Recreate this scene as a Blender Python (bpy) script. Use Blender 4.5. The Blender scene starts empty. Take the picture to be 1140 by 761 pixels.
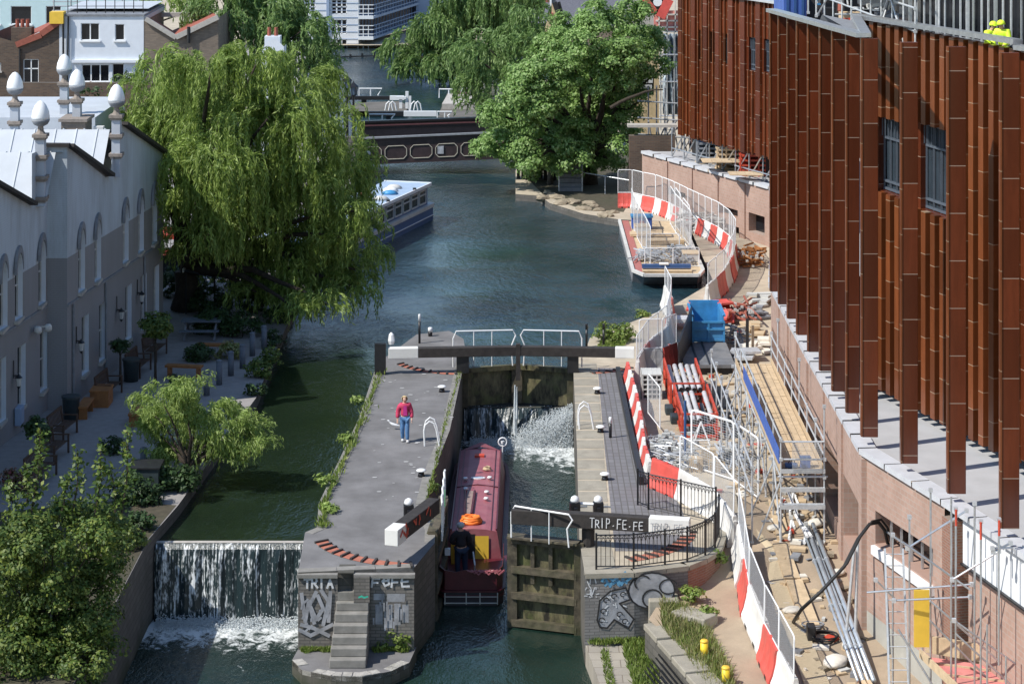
import bpy, bmesh, math, random
import numpy as np
from mathutils import Vector, Matrix
from mathutils.geometry import delaunay_2d_cdt
PI = math.pi; R = math.radians
random.seed(7); RNG = np.random.default_rng(11)
S = bpy.context.scene; COL = S.collection
# ------------------------------------------------------------------ camera (level view camera with a falling front)
F = 2592.0; H = 22.2; CX = 570.0; HY = -195.0
cd = bpy.data.cameras.new('camera'); cam = bpy.data.objects.new('camera', cd); COL.objects.link(cam)
cam.location = (0, 0, H); cam.rotation_euler = (R(90), 0, 0)
cd.sensor_width = 36.0; cd.lens = F / 1140.0 * 36.0; cd.shift_y = -(380.5 - HY) / 1140.0
cd.clip_start = 1.0; cd.clip_end = 3000.0; S.camera = cam
# ------------------------------------------------------------------ light
SUN_EL = 48.0; SD = Vector((0.905, 0.425, 0)).normalized()
w = bpy.data.worlds.new('World'); S.world = w; w.use_nodes = True
nt = w.node_tree; sky = nt.nodes.new('ShaderNodeTexSky'); sky.sky_type = 'NISHITA'; sky.sun_disc = False
sky.sun_elevation = R(SUN_EL); sky.sun_rotation = math.atan2(-SD.x, -SD.y) % (2 * PI); sky.air_density = 1.3; sky.dust_density = 0.2; sky.ozone_density = 3.5
bg = nt.nodes['Background']; bg.inputs['Strength'].default_value = 0.13; nt.links.new(sky.outputs[0], bg.inputs[0])
sl = bpy.data.lights.new('sun', 'SUN'); sl.energy = 4.6; sl.angle = R(0.5); sl.color = (1.0, 0.955, 0.87)
so = bpy.data.objects.new('sun', sl); COL.objects.link(so)
dv = Vector((SD.x * math.cos(R(SUN_EL)), SD.y * math.cos(R(SUN_EL)), -math.sin(R(SUN_EL))))
so.rotation_euler = dv.to_track_quat('-Z', 'Y').to_euler(); so.location = (-60, -20, 80)
S.view_settings.view_transform = 'Standard'; S.view_settings.look = 'None'; S.view_settings.gamma = 1; S.view_settings.exposure = 0.22
S.view_settings.use_curve_mapping = False
S.cycles.max_bounces = 6; S.cycles.diffuse_bounces = 3; S.cycles.glossy_bounces = 3; S.cycles.transparent_max_bounces = 12
S.cycles.caustics_reflective = False; S.cycles.caustics_refractive = False
# ------------------------------------------------------------------ surveying helpers: a sighted point on a level, or at a distance
def G(px, py, z=0.0):
    Y = F * (H - z) / (py - HY); return ((px - CX) * Y / F, Y)
def G3(px, py, z=0.0):
    x, y = G(px, py, z); return (x, y, z)
def D(px, py, Y): return ((px - CX) * Y / F, Y, H - (py - HY) * Y / F)
def lerp(a, b, t): return a + (b - a) * t
def interp(x, tab):
    if x <= tab[0][0]: return tab[0][1]
    for (a, b), (c, d) in zip(tab, tab[1:]):
        if x <= c: return b + (d - b) * (x - a) / (c - a)
    return tab[-1][1]
# ------------------------------------------------------------------ materials
MATS = {}
class NT:
    def __init__(s, name):
        s.m = bpy.data.materials.new(name); s.m.use_nodes = True; s.t = s.m.node_tree; s.b = s.t.nodes['Principled BSDF']; s.out = s.t.nodes['Material Output']
    def n(s, ty, **kw):
        o = s.t.nodes.new(ty)
        for k, v in kw.items():
            if k in o.inputs.keys() if isinstance(k, str) else False: o.inputs[k].default_value = v
            else: setattr(o, k, v)
        return o
    def l(s, a, b): s.t.links.new(a, b)
    def math(s, op, a, b=None, c=None, clamp=False):
        o = s.t.nodes.new('ShaderNodeMath'); o.operation = op; o.use_clamp = clamp
        for i, v in enumerate((a, b, c)):
            if v is None: continue
            if isinstance(v, (int, float)): o.inputs[i].default_value = v
            else: s.l(v, o.inputs[i])
        return o.outputs[0]
    def pos(s):
        if not hasattr(s, '_p'): s._p = s.t.nodes.new('ShaderNodeNewGeometry')
        return s._p
    def sep(s, v):
        o = s.t.nodes.new('ShaderNodeSeparateXYZ'); s.l(v, o.inputs[0]); return o.outputs
    def comb(s, x, y, z):
        o = s.t.nodes.new('ShaderNodeCombineXYZ')
        for i, v in enumerate((x, y, z)):
            if isinstance(v, (int, float)): o.inputs[i].default_value = v
            else: s.l(v, o.inputs[i])
        return o.outputs[0]
    def noise(s, vec, scale, detail=4, rough=.55, stretch=None, dist=0):
        if stretch:
            mp = s.t.nodes.new('ShaderNodeMapping'); mp.inputs['Scale'].default_value = stretch; s.l(vec, mp.inputs['Vector']); vec = mp.outputs[0]
        o = s.t.nodes.new('ShaderNodeTexNoise'); o.inputs['Scale'].default_value = scale; o.inputs['Detail'].default_value = detail
        o.inputs['Roughness'].default_value = rough; o.inputs['Distortion'].default_value = dist; s.l(vec, o.inputs['Vector']); return o.outputs['Fac']
    def ramp(s, f, stops):
        o = s.t.nodes.new('ShaderNodeValToRGB'); cr = o.color_ramp
        while len(cr.elements) < len(stops): cr.elements.new(.5)
        for e, (p, c) in zip(cr.elements, stops):
            e.position = p; e.color = (c, c, c, 1) if isinstance(c, (int, float)) else (*c, 1)
        s.l(f, o.inputs[0]); return o.outputs[0]
    def mix(s, f, a, b, mode='MIX'):
        o = s.t.nodes.new('ShaderNodeMix'); o.data_type = 'RGBA'; o.blend_type = mode
        if isinstance(f, (int, float)): o.inputs['Factor'].default_value = f
        else: s.l(f, o.inputs['Factor'])
        for k, v in (('A', a), ('B', b)):
            i = [x for x in o.inputs if x.name == k and x.type == 'RGBA'][0]
            if isinstance(v, tuple): i.default_value = (*v[:3], 1)
            else: s.l(v, i)
        return [x for x in o.outputs if x.type == 'RGBA'][0]
    def bump(s, h, strength=.3, dist=.02):
        o = s.t.nodes.new('ShaderNodeBump'); o.inputs['Strength'].default_value = strength; o.inputs['Distance'].default_value = dist
        s.l(h, o.inputs['Height']); s.l(o.outputs[0], s.b.inputs['Normal']); return o
def mul(c, k): return tuple(min(1, max(0, x * k)) for x in c)
def mat(name, col, rough=.8, var=.18, scale=2.5, bump=.2, metal=0.0, col2=None, dirt=0.0, dcol=(.06, .055, .04), spec=.5, fine=0.0, bd=.02):
    if name in MATS: return MATS[name]
    s = NT(name); p = s.pos().outputs['Position']
    n1 = s.noise(p, scale, 6, .6)
    a, b = mul(col, 1 - var), (col2 or mul(col, 1 + var))
    c = s.mix(s.ramp(n1, [(.3, 0.), (.7, 1.)]), a, b)
    if fine:
        n3 = s.noise(p, 28, 3, .7); c = s.mix(s.math('MULTIPLY', s.ramp(n3, [(.35, 0.), (.7, 1.)]), fine), c, mul(col, .45))
    if dirt:
        n2 = s.noise(p, .55, 8, .7); c = s.mix(s.math('MULTIPLY', s.ramp(n2, [(.45, 0.), (.68, 1.)]), dirt), c, dcol)
    s.l(c, s.b.inputs['Base Color']); s.b.inputs['Roughness'].default_value = rough; s.b.inputs['Metallic'].default_value = metal
    s.b.inputs['Specular IOR Level'].default_value = spec
    if bump: s.bump(s.noise(p, scale * 6, 4, .6), bump, bd)
    MATS[name] = s.m; return s.m
def wallcoords(s):
    g = s.pos(); c = s.t.nodes.new('ShaderNodeVectorMath'); c.operation = 'CROSS_PRODUCT'; s.l(g.outputs['True Normal'], c.inputs[0]); c.inputs[1].default_value = (0, 0, 1)
    nn = s.t.nodes.new('ShaderNodeVectorMath'); nn.operation = 'NORMALIZE'; s.l(c.outputs[0], nn.inputs[0])
    d = s.t.nodes.new('ShaderNodeVectorMath'); d.operation = 'DOT_PRODUCT'; s.l(nn.outputs[0], d.inputs[0]); s.l(g.outputs['Position'], d.inputs[1])
    return s.comb(d.outputs['Value'], s.sep(g.outputs['Position'])[2], 0.0)
def brickmat(name, c1, c2, mortar, bw=.225, bh=.075, ms=.012, flat=False, dirt=.3, dcol=(.05, .045, .035), rough=.9, off=.5, bstr=.5, spread=.35, lo=None):
    s = NT(name); p = s.pos().outputs['Position']; v = p if flat else wallcoords(s)
    b = s.t.nodes.new('ShaderNodeTexBrick'); b.inputs['Scale'].default_value = 1; b.inputs['Brick Width'].default_value = bw; b.inputs['Row Height'].default_value = bh
    b.inputs['Mortar Size'].default_value = ms; b.offset = off; b.inputs['Color1'].default_value = (*c1, 1); b.inputs['Color2'].default_value = (*c2, 1); b.inputs['Mortar'].default_value = (*mortar, 1)
    s.l(v, b.inputs['Vector']); c = b.outputs['Color']
    n = s.noise(p, 1.3, 8, .65); c = s.mix(s.math('MULTIPLY', s.ramp(n, [(.35, 0.), (.7, 1.)]), spread), c, mul(c1, .55))
    n2 = s.noise(p, .45, 8, .7, stretch=(1, 1, .5)); c = s.mix(s.math('MULTIPLY', s.ramp(n2, [(.42, 0.), (.66, 1.)]), dirt), c, dcol)
    if lo:   # growth and staining that keeps near the water line
        z = s.sep(p)[2]; f = s.math('ADD', s.math('MULTIPLY', s.math('SUBTRACT', z, lo[0]), -1 / lo[1]), s.math('MULTIPLY', s.math('SUBTRACT', n2, .5), 2.2), clamp=True)
        c = s.mix(f, c, lo[2])
    s.l(c, s.b.inputs['Base Color']); s.b.inputs['Roughness'].default_value = rough; s.bump(b.outputs['Fac'], -bstr, .01)
    MATS[name] = s.m; return s.m
def leafmat(name, c1, c2, c3, tr=.35, rough=.55):
    s = NT(name); g = s.pos(); c = s.ramp(g.outputs['Random Per Island'], [(0., c1), (.5, c2), (1., c3)])
    n = s.noise(g.outputs['Position'], .8, 3); c = s.mix(s.ramp(n, [(.35, 0.), (.65, .5)]), c, mul(c1, .8))
    s.l(c, s.b.inputs['Base Color']); s.b.inputs['Roughness'].default_value = rough
    t = s.t.nodes.new('ShaderNodeBsdfTranslucent'); s.l(c, t.inputs['Color']); mx = s.t.nodes.new('ShaderNodeMixShader'); mx.inputs[0].default_value = tr
    s.l(s.b.outputs[0], mx.inputs[1]); s.l(t.outputs[0], mx.inputs[2]); s.l(mx.outputs[0], s.out.inputs['Surface']); MATS[name] = s.m; return s.m
def glassmat(name, col=(.03, .04, .05), rough=.08):
    s = NT(name); p = s.pos().outputs['Position']; n = s.noise(p, 1.1, 3); s.l(s.mix(n, mul(col, .5), mul(col, 1.6)), s.b.inputs['Base Color'])
    s.b.inputs['Roughness'].default_value = rough; MATS[name] = s.m; return s.m
def watermat(name, col, bs, foam=None, sc=1.0, calm=False, foamcol=(.75, .78, .78), bd=.05, st=(1, .45, 1)):
    s = NT(name); p = s.pos().outputs['Position']
    n1 = s.noise(p, 2.6 * sc, 4, .6, stretch=st, dist=.3); n2 = s.noise(p, 9.0 * sc, 3, .6, stretch=st); n3 = s.noise(p, .16, 3, .5)
    amp = s.ramp(n3, [(.36, .25), (.62, 1.)])
    if calm:   # sheltered water between the yard and the island lies flatter; a green tint paints in the willow's reflection
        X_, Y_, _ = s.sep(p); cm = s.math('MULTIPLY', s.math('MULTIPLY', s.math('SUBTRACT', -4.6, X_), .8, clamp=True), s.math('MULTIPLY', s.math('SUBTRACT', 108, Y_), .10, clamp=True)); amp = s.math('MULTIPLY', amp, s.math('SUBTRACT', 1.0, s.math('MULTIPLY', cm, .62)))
    h = s.math('MULTIPLY', s.math('ADD', n1, s.math('MULTIPLY', n2, .45)), amp); s.bump(h, bs, bd)
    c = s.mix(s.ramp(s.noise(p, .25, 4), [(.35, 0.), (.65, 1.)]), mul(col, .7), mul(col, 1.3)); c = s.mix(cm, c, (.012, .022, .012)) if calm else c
    s.b.inputs['Roughness'].default_value = .07; s.b.inputs['IOR'].default_value = 1.5
    if foam:
        f = foam(s, p); c = s.mix(f, c, foamcol); s.l(s.math('ADD', s.math('MULTIPLY', f, .6), .07), s.b.inputs['Roughness'])
    s.l(c, s.b.inputs['Base Color']); MATS[name] = s.m; return s.m
# ------------------------------------------------------------------ mesh building
ORG = {}
def setp(o, label=None, cat=None, group=None, kind=None):
    if label: o['label'] = label
    if cat: o['category'] = cat
    if group: o['group'] = group
    if kind: o['kind'] = kind
    return o
def E(name, loc, label, cat, group=None, rz=0):
    o = bpy.data.objects.new(name, None); COL.objects.link(o); o.location = loc; o.rotation_euler.z = rz; o.empty_display_size = .3
    ORG[o.name] = Vector(loc); return setp(o, label, cat, group)
class MB:
    def __init__(s): s.v = []; s.f = []; s.mi = []; s.cur = 0
    def quad(s, *pts):
        i = len(s.v); s.v += [tuple(p) for p in pts]; s.f.append(tuple(range(i, i + len(pts)))); s.mi.append(s.cur); return s
    def box(s, x0, x1, y0, y1, z0, z1, rot=None, c=None):
        if x0 > x1: x0, x1 = x1, x0
        if y0 > y1: y0, y1 = y1, y0
        if z0 > z1: z0, z1 = z1, z0
        P = [Vector(p) for p in ((x0, y0, z0), (x1, y0, z0), (x1, y1, z0), (x0, y1, z0), (x0, y0, z1), (x1, y0, z1), (x1, y1, z1), (x0, y1, z1))]
        if rot is not None:
            m = rot if isinstance(rot, Matrix) else Matrix.Rotation(rot, 3, 'Z'); c = Vector(c if c else (0, 0, 0)); P = [m @ (p - c) + c for p in P]
        i = len(s.v); s.v += [tuple(p) for p in P]
        for f in ((0, 3, 2, 1), (4, 5, 6, 7), (0, 1, 5, 4), (1, 2, 6, 5), (2, 3, 7, 6), (3, 0, 4, 7)): s.f.append(tuple(i + k for k in f)); s.mi.append(s.cur)
        return s
    def beam(s, a, b, w, h, up=(0, 0, 1)):   # rectangular bar from a to b
        a, b = Vector(a), Vector(b); d = (b - a).normalized(); u = Vector(up)
        if abs(d.dot(u)) > .98: u = Vector((1, 0, 0))
        sx = d.cross(u).normalized() * w / 2; sz = sx.cross(d).normalized() * h / 2; i = len(s.v)
        for p in (a, b): s.v += [tuple(p - sx - sz), tuple(p + sx - sz), tuple(p + sx + sz), tuple(p - sx + sz)]
        for f in ((0, 1, 2, 3), (7, 6, 5, 4), (0, 4, 5, 1), (1, 5, 6, 2), (2, 6, 7, 3), (3, 7, 4, 0)): s.f.append(tuple(i + k for k in f)); s.mi.append(s.cur)
        return s
    def tube(s, pts, r, n=6, cap=True):
        pts = [Vector(p) for p in pts]; rs = r if isinstance(r, (list, tuple)) else [r] * len(pts); i0 = len(s.v); prev = None
        for k, p in enumerate(pts):
            d = (pts[min(k + 1, len(pts) - 1)] - pts[max(k - 1, 0)])
            d = d.normalized() if d.length > 1e-9 else Vector((0, 0, 1))
            u = prev if prev is not None else (Vector((0, 0, 1)) if abs(d.z) < .9 else Vector((1, 0, 0)))
            a = d.cross(u)
            if a.length < 1e-4: a = d.orthogonal()
            a.normalize(); b = a.cross(d).normalized(); prev = b
            for j in range(n):
                t = 2 * PI * j / n; s.v.append(tuple(p + (a * math.cos(t) + b * math.sin(t)) * rs[k]))
        for k in range(len(pts) - 1):
            for j in range(n):
                q = i0 + k * n; s.f.append((q + j, q + n + j, q + n + (j + 1) % n, q + (j + 1) % n)); s.mi.append(s.cur)
        if cap:
            s.f.append(tuple(i0 + j for j in range(n))); s.mi.append(s.cur); q = i0 + (len(pts) - 1) * n; s.f.append(tuple(q + n - 1 - j for j in range(n))); s.mi.append(s.cur)
        return s
    def lathe(s, c, prof, n=12, sx=1, sy=1):
        i0 = len(s.v)
        for r, z in prof:
            for j in range(n): t = 2 * PI * j / n; s.v.append((c[0] + r * sx * math.cos(t), c[1] + r * sy * math.sin(t), c[2] + z))
        for k in range(len(prof) - 1):
            for j in range(n): q = i0 + k * n; s.f.append((q + j, q + (j + 1) % n, q + n + (j + 1) % n, q + n + j)); s.mi.append(s.cur)
        s.f.append(tuple(i0 + n - 1 - j for j in range(n))); s.mi.append(s.cur); q = i0 + (len(prof) - 1) * n; s.f.append(tuple(q + j for j in range(n))); s.mi.append(s.cur); return s
    def prism(s, poly, z0, z1, top=True, bot=True):   # poly: ccw xy list
        A = sum(a[0] * b[1] - b[0] * a[1] for a, b in zip(poly, poly[1:] + poly[:1]))
        if A < 0: poly = poly[::-1]
        n = len(poly); i = len(s.v); s.v += [(p[0], p[1], z0) for p in poly] + [(p[0], p[1], z1) for p in poly]
        for k in range(n): s.f.append((i + k, i + (k + 1) % n, i + n + (k + 1) % n, i + n + k)); s.mi.append(s.cur)
        if top: s.f.append(tuple(i + n + k for k in range(n))); s.mi.append(s.cur)
        if bot: s.f.append(tuple(i + n - 1 - k for k in range(n))); s.mi.append(s.cur)
        return s
    def strip(s, pts, zt, zb):   # vertical skirt along a line of xy points
        for k, (a, b) in enumerate(zip(pts, pts[1:])):
            t0 = zt[k] if isinstance(zt, list) else zt; t1 = zt[k + 1] if isinstance(zt, list) else zt
            s.quad((a[0], a[1], zb), (b[0], b[1], zb), (b[0], b[1], t1), (a[0], a[1], t0))
        return s
    def sheet(s, poly, zf=0.0, step=0, holes=(), mp=None, skirt=None):
        # triangulated polygon; zf number or function; mp maps (u,v) to a 3d point; holes get reveals of depth skirt
        zz = zf if callable(zf) else (lambda x, y: zf); mp = mp or (lambda u, v: (u, v, zz(u, v)))
        V = []; Fc = []
        for lp in [poly] + list(holes): Fc.append(list(range(len(V), len(V) + len(lp)))); V += [Vector(p[:2]) for p in lp]
        E_ = [(f[k], f[(k + 1) % len(f)]) for f in Fc for k in range(len(f))]
        if step:
            xs = [p[0] for p in poly]; ys = [p[1] for p in poly]
            x = min(xs) + step / 2
            while x < max(xs):
                y = min(ys) + step / 2
                while y < max(ys):
                    q = (x + random.uniform(-.2, .2) * step, y + random.uniform(-.2, .2) * step)
                    if inpoly(q, poly) and not any(inpoly(q, h) for h in holes): V.append(Vector(q))
                    y += step
                x += step
        r = delaunay_2d_cdt(V, E_, [], 0, 1e-5)
        i = len(s.v); s.v += [tuple(mp(p.x, p.y)) for p in r[0]]
        for f in r[2]:
            c = (sum(r[0][k].x for k in f) / len(f), sum(r[0][k].y for k in f) / len(f))
            if inpoly(c, poly) and not any(inpoly(c, h) for h in holes): s.f.append(tuple(i + k for k in f)); s.mi.append(s.cur)
        return s
    def build(s, name, m, parent=None, smooth=False, label=None, cat=None, group=None, kind=None, bevel=0, origin=None):
        if isinstance(m, str): m = MATS[m]
        ms = m if isinstance(m, list) else [m]; ms = [MATS[x] if isinstance(x, str) else x for x in ms]
        if parent is not None: o0 = ORG[parent.name]
        elif origin is not None: o0 = Vector(origin)
        else:
            a = np.array(s.v); o0 = Vector(((a[:, 0].min() + a[:, 0].max()) / 2, (a[:, 1].min() + a[:, 1].max()) / 2, a[:, 2].min()))
        me = bpy.data.meshes.new(name); me.from_pydata([(x - o0.x, y - o0.y, z - o0.z) for x, y, z in s.v], [], s.f); 
        for q in ms: me.materials.append(q)
        if len(ms) > 1: me.polygons.foreach_set('material_index', s.mi)
        if smooth: me.polygons.foreach_set('use_smooth', [True] * len(me.polygons))
        me.update(); o = bpy.data.objects.new(name, me); COL.objects.link(o); ORG[o.name] = o0.copy()
        if parent is not None: o.parent = parent
        else: o.location = o0
        if bevel: b = o.modifiers.new('b', 'BEVEL'); b.width = bevel; b.segments = 2; b.limit_method = 'ANGLE'
        return setp(o, label, cat, group, kind)
def inpoly(p, poly):
    x, y = p; c = False; j = len(poly) - 1
    for i in range(len(poly)):
        xi, yi = poly[i][:2]; xj, yj = poly[j][:2]
        if (yi > y) != (yj > y) and x < (xj - xi) * (y - yi) / (yj - yi) + xi: c = not c
        j = i
    return c
KIDS = {}
def copy_tree(o, parent=None):
    c = o.copy(); COL.objects.link(c); ORG[c.name] = ORG.get(o.name, Vector((0, 0, 0)))
    if parent is not None: c.parent = parent
    for ch in list(o.children): copy_tree(ch, c)
    return c
class Proto:
    def __init__(s, make): s.make = make; s.o = None
    def put(s, loc, rz, label, group=None, scale=None):
        if s.o is None: s.o = s.make(); o = s.o
        else: o = copy_tree(s.o)
        o.location = loc; o.rotation_euler = (0, 0, rz) if isinstance(rz, (int, float)) else rz; o['label'] = label
        if scale: o.scale = scale
        if group: o['group'] = group
        return o
ORDS = 'first second third fourth fifth sixth seventh eighth ninth tenth eleventh twelfth thirteenth fourteenth fifteenth sixteenth seventeenth eighteenth nineteenth twentieth'.split()
def npmesh(name, V, Fq, m, parent=None, org=None, smooth=False, **kw):
    o0 = ORG[parent.name] if parent is not None else Vector(org if org is not None else (0, 0, 0))
    V = np.asarray(V, dtype=np.float32) - np.array(o0[:], dtype=np.float32); me = bpy.data.meshes.new(name); n = len(Fq); k = Fq.shape[1]
    me.vertices.add(len(V)); me.vertices.foreach_set('co', V.ravel()); me.loops.add(n * k); me.loops.foreach_set('vertex_index', Fq.astype(np.int32).ravel())
    me.polygons.add(n); me.polygons.foreach_set('loop_start', np.arange(0, n * k, k, dtype=np.int32)); me.update(calc_edges=True)
    me.materials.append(MATS[m] if isinstance(m, str) else m); o = bpy.data.objects.new(name, me); COL.objects.link(o); ORG[o.name] = o0.copy()
    if parent is not None: o.parent = parent
    else: o.location = o0
    return setp(o, **kw)
def leafquads(C, A, B):   # centres, half-length vectors, half-width vectors -> rhombic leaves
    n = len(C); V = np.stack([C - A, C + B - A * .1, C + A, C - B - A * .1], 1).reshape(-1, 3); return V, np.arange(4 * n).reshape(n, 4)
def unit(v): return v / (np.linalg.norm(v, axis=1, keepdims=True) + 1e-9)
# ================================================================== materials
mat('paving', (.20, .195, .198), .9, .26, .8, .15, dirt=.4, dcol=(.085, .08, .078), fine=.4)
mat('coping', (.36, .33, .27), .9, .22, 2.2, .35, dirt=.35, dcol=(.14, .12, .09), fine=.35)
mat('ground', (.50, .43, .33), .95, .2, 1.2, .3, dirt=.4, dcol=(.27, .23, .17), fine=.3)
mat('dirtpath', (.40, .31, .22), .95, .15, .9, .3, dirt=.35, dcol=(.25, .2, .15), fine=.25)
mat('yardpave', (.30, .28, .27), .9, .12, 3, .1, fine=.2)
brickmat('slabs', (.40, .36, .30), (.33, .30, .26), (.18, .15, .12), .9, .6, .015, True, .35, (.22, .18, .13))
brickmat('blockpave', (.21, .205, .22), (.17, .165, .18), (.11, .105, .10), .21, .42, .02, True, .2, (.13, .12, .1), off=0)
brickmat('lockwall', (.17, .155, .14), (.12, .11, .10), (.09, .085, .075), .5, .22, .02, False, .5, (.04, .045, .03), lo=(-2.1, 1.0, (.03, .042, .018)))
brickmat('frontwall', (.23, .21, .19), (.16, .15, .14), (.10, .095, .09), .3, .1, .014, False, .35, (.06, .06, .045), lo=(-2.1, .6, (.10, .12, .05)))
brickmat('greybrick', (.27, .255, .25), (.20, .19, .185), (.14, .135, .13), .3, .09, .012, False, .3, (.08, .08, .07))
brickmat('redbrick', (.33, .15, .10), (.26, .12, .085), (.30, .24, .20), .225, .075, .012, False, .2)
brickmat('podbrick', (.48, .32, .26), (.40, .26, .205), (.43, .35, .30), .225, .15, .013, False, .3, (.3, .17, .12), bstr=.8)
brickmat('brownbrick', (.17, .11, .075), (.10, .065, .05), (.14, .12, .10), .3, .1, .015, False, .35)
brickmat('stockbrick', (.28, .22, .17), (.19, .15, .12), (.2, .17, .14), .3, .1, .014, False, .3)
mat('paintwhite', (.80, .79, .76), .55, .04, 3, .05, dirt=.3, dcol=(.5, .48, .44))
mat('white', (.82, .83, .84), .4, .03, 3, .05); mat('offwhite', (.62, .61, .58), .6, .1, 4, .1, dirt=.2)
mat('black', (.018, .018, .02), .45, .3, 6, .1); mat('iron', (.012, .012, .015), .35, .2, 8, .1)
mat('darkwood', (.035, .03, .028), .8, .35, 5, .4); mat('wetwood', (.07, .055, .04), .7, .5, 4, .6, col2=(.15, .125, .085), dirt=.55, dcol=(.06, .075, .02))
mat('timber', (.55, .42, .27), .85, .18, 4, .15, dirt=.2, dcol=(.3, .22, .14)); mat('ply', (.62, .47, .30), .8, .12, 2, .1)
mat('benchwood', (.08, .045, .03), .7, .3, 5, .2); mat('orangewood', (.32, .13, .04), .7, .25, 5, .2)
mat('steel', (.52, .54, .56), .38, .15, 6, .1, metal=.75); mat('galv', (.60, .62, .64), .45, .15, 8, .1, metal=.4); mat('redpaint', (.55, .07, .035), .5, .15, 5, .1)
mat('barred', (.68, .10, .08), .5, .14, 3, .08, dirt=.45, dcol=(.42, .15, .12), fine=.12); mat('barwhite', (.80, .79, .77), .5, .07, 3, .05, dirt=.6, dcol=(.52, .48, .42), fine=.12)
mat('bluepaint', (.05, .25, .50), .45, .2, 3, .1, dirt=.15, dcol=(.2, .3, .4)); mat('boatblue', (.04, .10, .26), .35, .15, 4, .05); mat('boatgrey', (.22, .22, .23), .5, .2, 4, .1)
mat('maroon', (.34, .10, .12), .45, .2, 1.6, .08, dirt=.55, dcol=(.40, .20, .21), fine=.2); mat('maroondark', (.09, .012, .02), .4, .25, 4, .1); mat('hull', (.022, .018, .03), .45, .3, 4, .1)
mat('yellow', (.80, .52, .06), .5, .06, 4, .05); mat('yellowpost', (.85, .62, .03), .5, .1, 6, .05, dirt=.2); mat('orange', (.95, .22, .03), .5, .1, 5, .05)
mat('redroof', (.30, .09, .06), .8, .2, 5, .2); mat('roofsheet', (.50, .53, .57), .6, .07, 1, .1, dirt=.25, dcol=(.34, .36, .38))
mat('slate', (.12, .12, .14), .7, .2, 4, .2); mat('leadgrey', (.22, .23, .25), .7, .2, 4, .1); mat('roofdark', (.03, .03, .035), .8, .2, 4, .1)
mat('render', (.46, .49, .54), .9, .06, 2, .1, dirt=.15, dcol=(.3, .32, .35)); mat('whiterender', (.72, .76, .82), .9, .04, 2, .06, dirt=.12, dcol=(.5, .53, .58)); mat('teal', (.52, .68, .70), .8, .05, 2, .05)
mat('farwhite', (.74, .75, .77), .8, .05, .8, .05); mat('bluegrey', (.30, .38, .52), .7, .1, 1, .05); mat('browncurtain', (.16, .12, .11), .8, .35, 1.2, .1); mat('cream', (.60, .46, .27), .8, .15, 4, .1)
mat('concrete', (.52, .52, .50), .9, .1, 1.4, .15, dirt=.3, dcol=(.38, .37, .35)); mat('plinth', (.42, .41, .37), .9, .12, 1.4, .2, dirt=.4, dcol=(.28, .27, .22))
mat('stonetrim', (.45, .42, .38), .85, .15, 4, .3); mat('corbel', (.26, .22, .19), .9, .25, 7, .4)
mat('bark', (.05, .038, .028), .95, .35, 5, .8, bd=.05); mat('barkgrey', (.11, .095, .08), .95, .3, 5, .6)
mat('sackwhite', (.7, .66, .58), .8, .1, 6, .3); mat('redarc', (.42, .15, .10), .9, .2, 5, .3); mat('brickdark', (.05, .045, .045), .9, .2, 5, .2)
mat('skin', (.62, .38, .28), .55, .05, 10, 0); mat('hairblond', (.60, .45, .25), .6, .2, 30, .2); mat('hairgrey', (.55, .55, .55), .6, .15, 30, .2)
mat('pinkjacket', (.55, .05, .12), .8, .15, 12, .3); mat('magenta', (.60, .04, .28), .8, .1, 12, .2); mat('jeans', (.10, .22, .42), .85, .25, 14, .3); mat('darkjeans', (.03, .05, .09), .85, .2, 14, .3)
mat('darkcloth', (.025, .022, .028), .85, .25, 10, .3); mat('hivis', (.70, .95, .05), .6, .08, 10, .1); mat('shoe', (.6, .6, .6), .6, .1, 10, .1); mat('shoedark', (.04, .04, .05), .6, .1, 10, .1)
mat('bird', (.75, .76, .78), .7, .1, 10, .1); mat('birdgrey', (.28, .30, .33), .7, .1, 10, .1); mat('bluecover', (.36, .46, .60), .6, .12, 2, .15); mat('bluebanner', (.06, .13, .42), .6, .15, 3, .1)
mat('greenpaint', (.06, .45, .12), .5, .1, 5, .05); mat('sheeting', (.40, .46, .50), .45, .35, .7, .6, bd=.2); mat('rubble', (.30, .25, .18), .95, .25, 3, .6, bd=.05)
mat('spraywhite', (.60, .61, .63), .8, .15, 6, .05); mat('spraygrey', (.33, .34, .37), .8, .4, 3, .05, dirt=.5, dcol=(.17, .16, .15)); mat('sprayblack', (.02, .02, .022), .8, .1, 6, .05); mat('sprayblue', (.10, .28, .45), .8, .3, 6, .05); mat('spraygreen', (.05, .5, .35), .8, .1, 5, .05)
mat('pipesilver', (.50, .55, .60), .3, .15, 3, .1, metal=.5); mat('rubber', (.015, .015, .015), .6, .2, 6, .1); mat('dustbin', (.035, .05, .055), .5, .2, 4, .1); mat('redmesh', (.62, .22, .2), .7, .2, 3, .1, dirt=.3, dcol=(.5, .33, .28))
mat('dirtybarrier', (.42, .42, .42), .7, .1, 2, .1, dirt=.4, dcol=(.3, .29, .28)); mat('palered', (.42, .15, .13), .6, .1, 4, .05)  # first one: greyer, blotchy version of the barrier white
mat('crumbled', (.45, .43, .40), .95, .3, 5, .8, dirt=.3, dcol=(.12, .13, .06), bd=.05)
mat('oldplank', (.30, .22, .2), .8, .15, 4, .1)
mat('cream2', (.50, .46, .38), .6, .1, 4, .05); mat('redtrim', (.34, .12, .11), .6, .15, 4, .05)
mat('bluegrey2', (.25, .42, .66), .7, .1, 2, .1); mat('pinkjacket2', (.7, .35, .45), .7, .1, 2, .1)
mat('bluecover2', (.55, .62, .70), .7, .1, 2, .1)
mat('pipegrey', (.50, .50, .52), .6, .2, 4, .1, dirt=.4, dcol=(.25, .24, .24))
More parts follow.
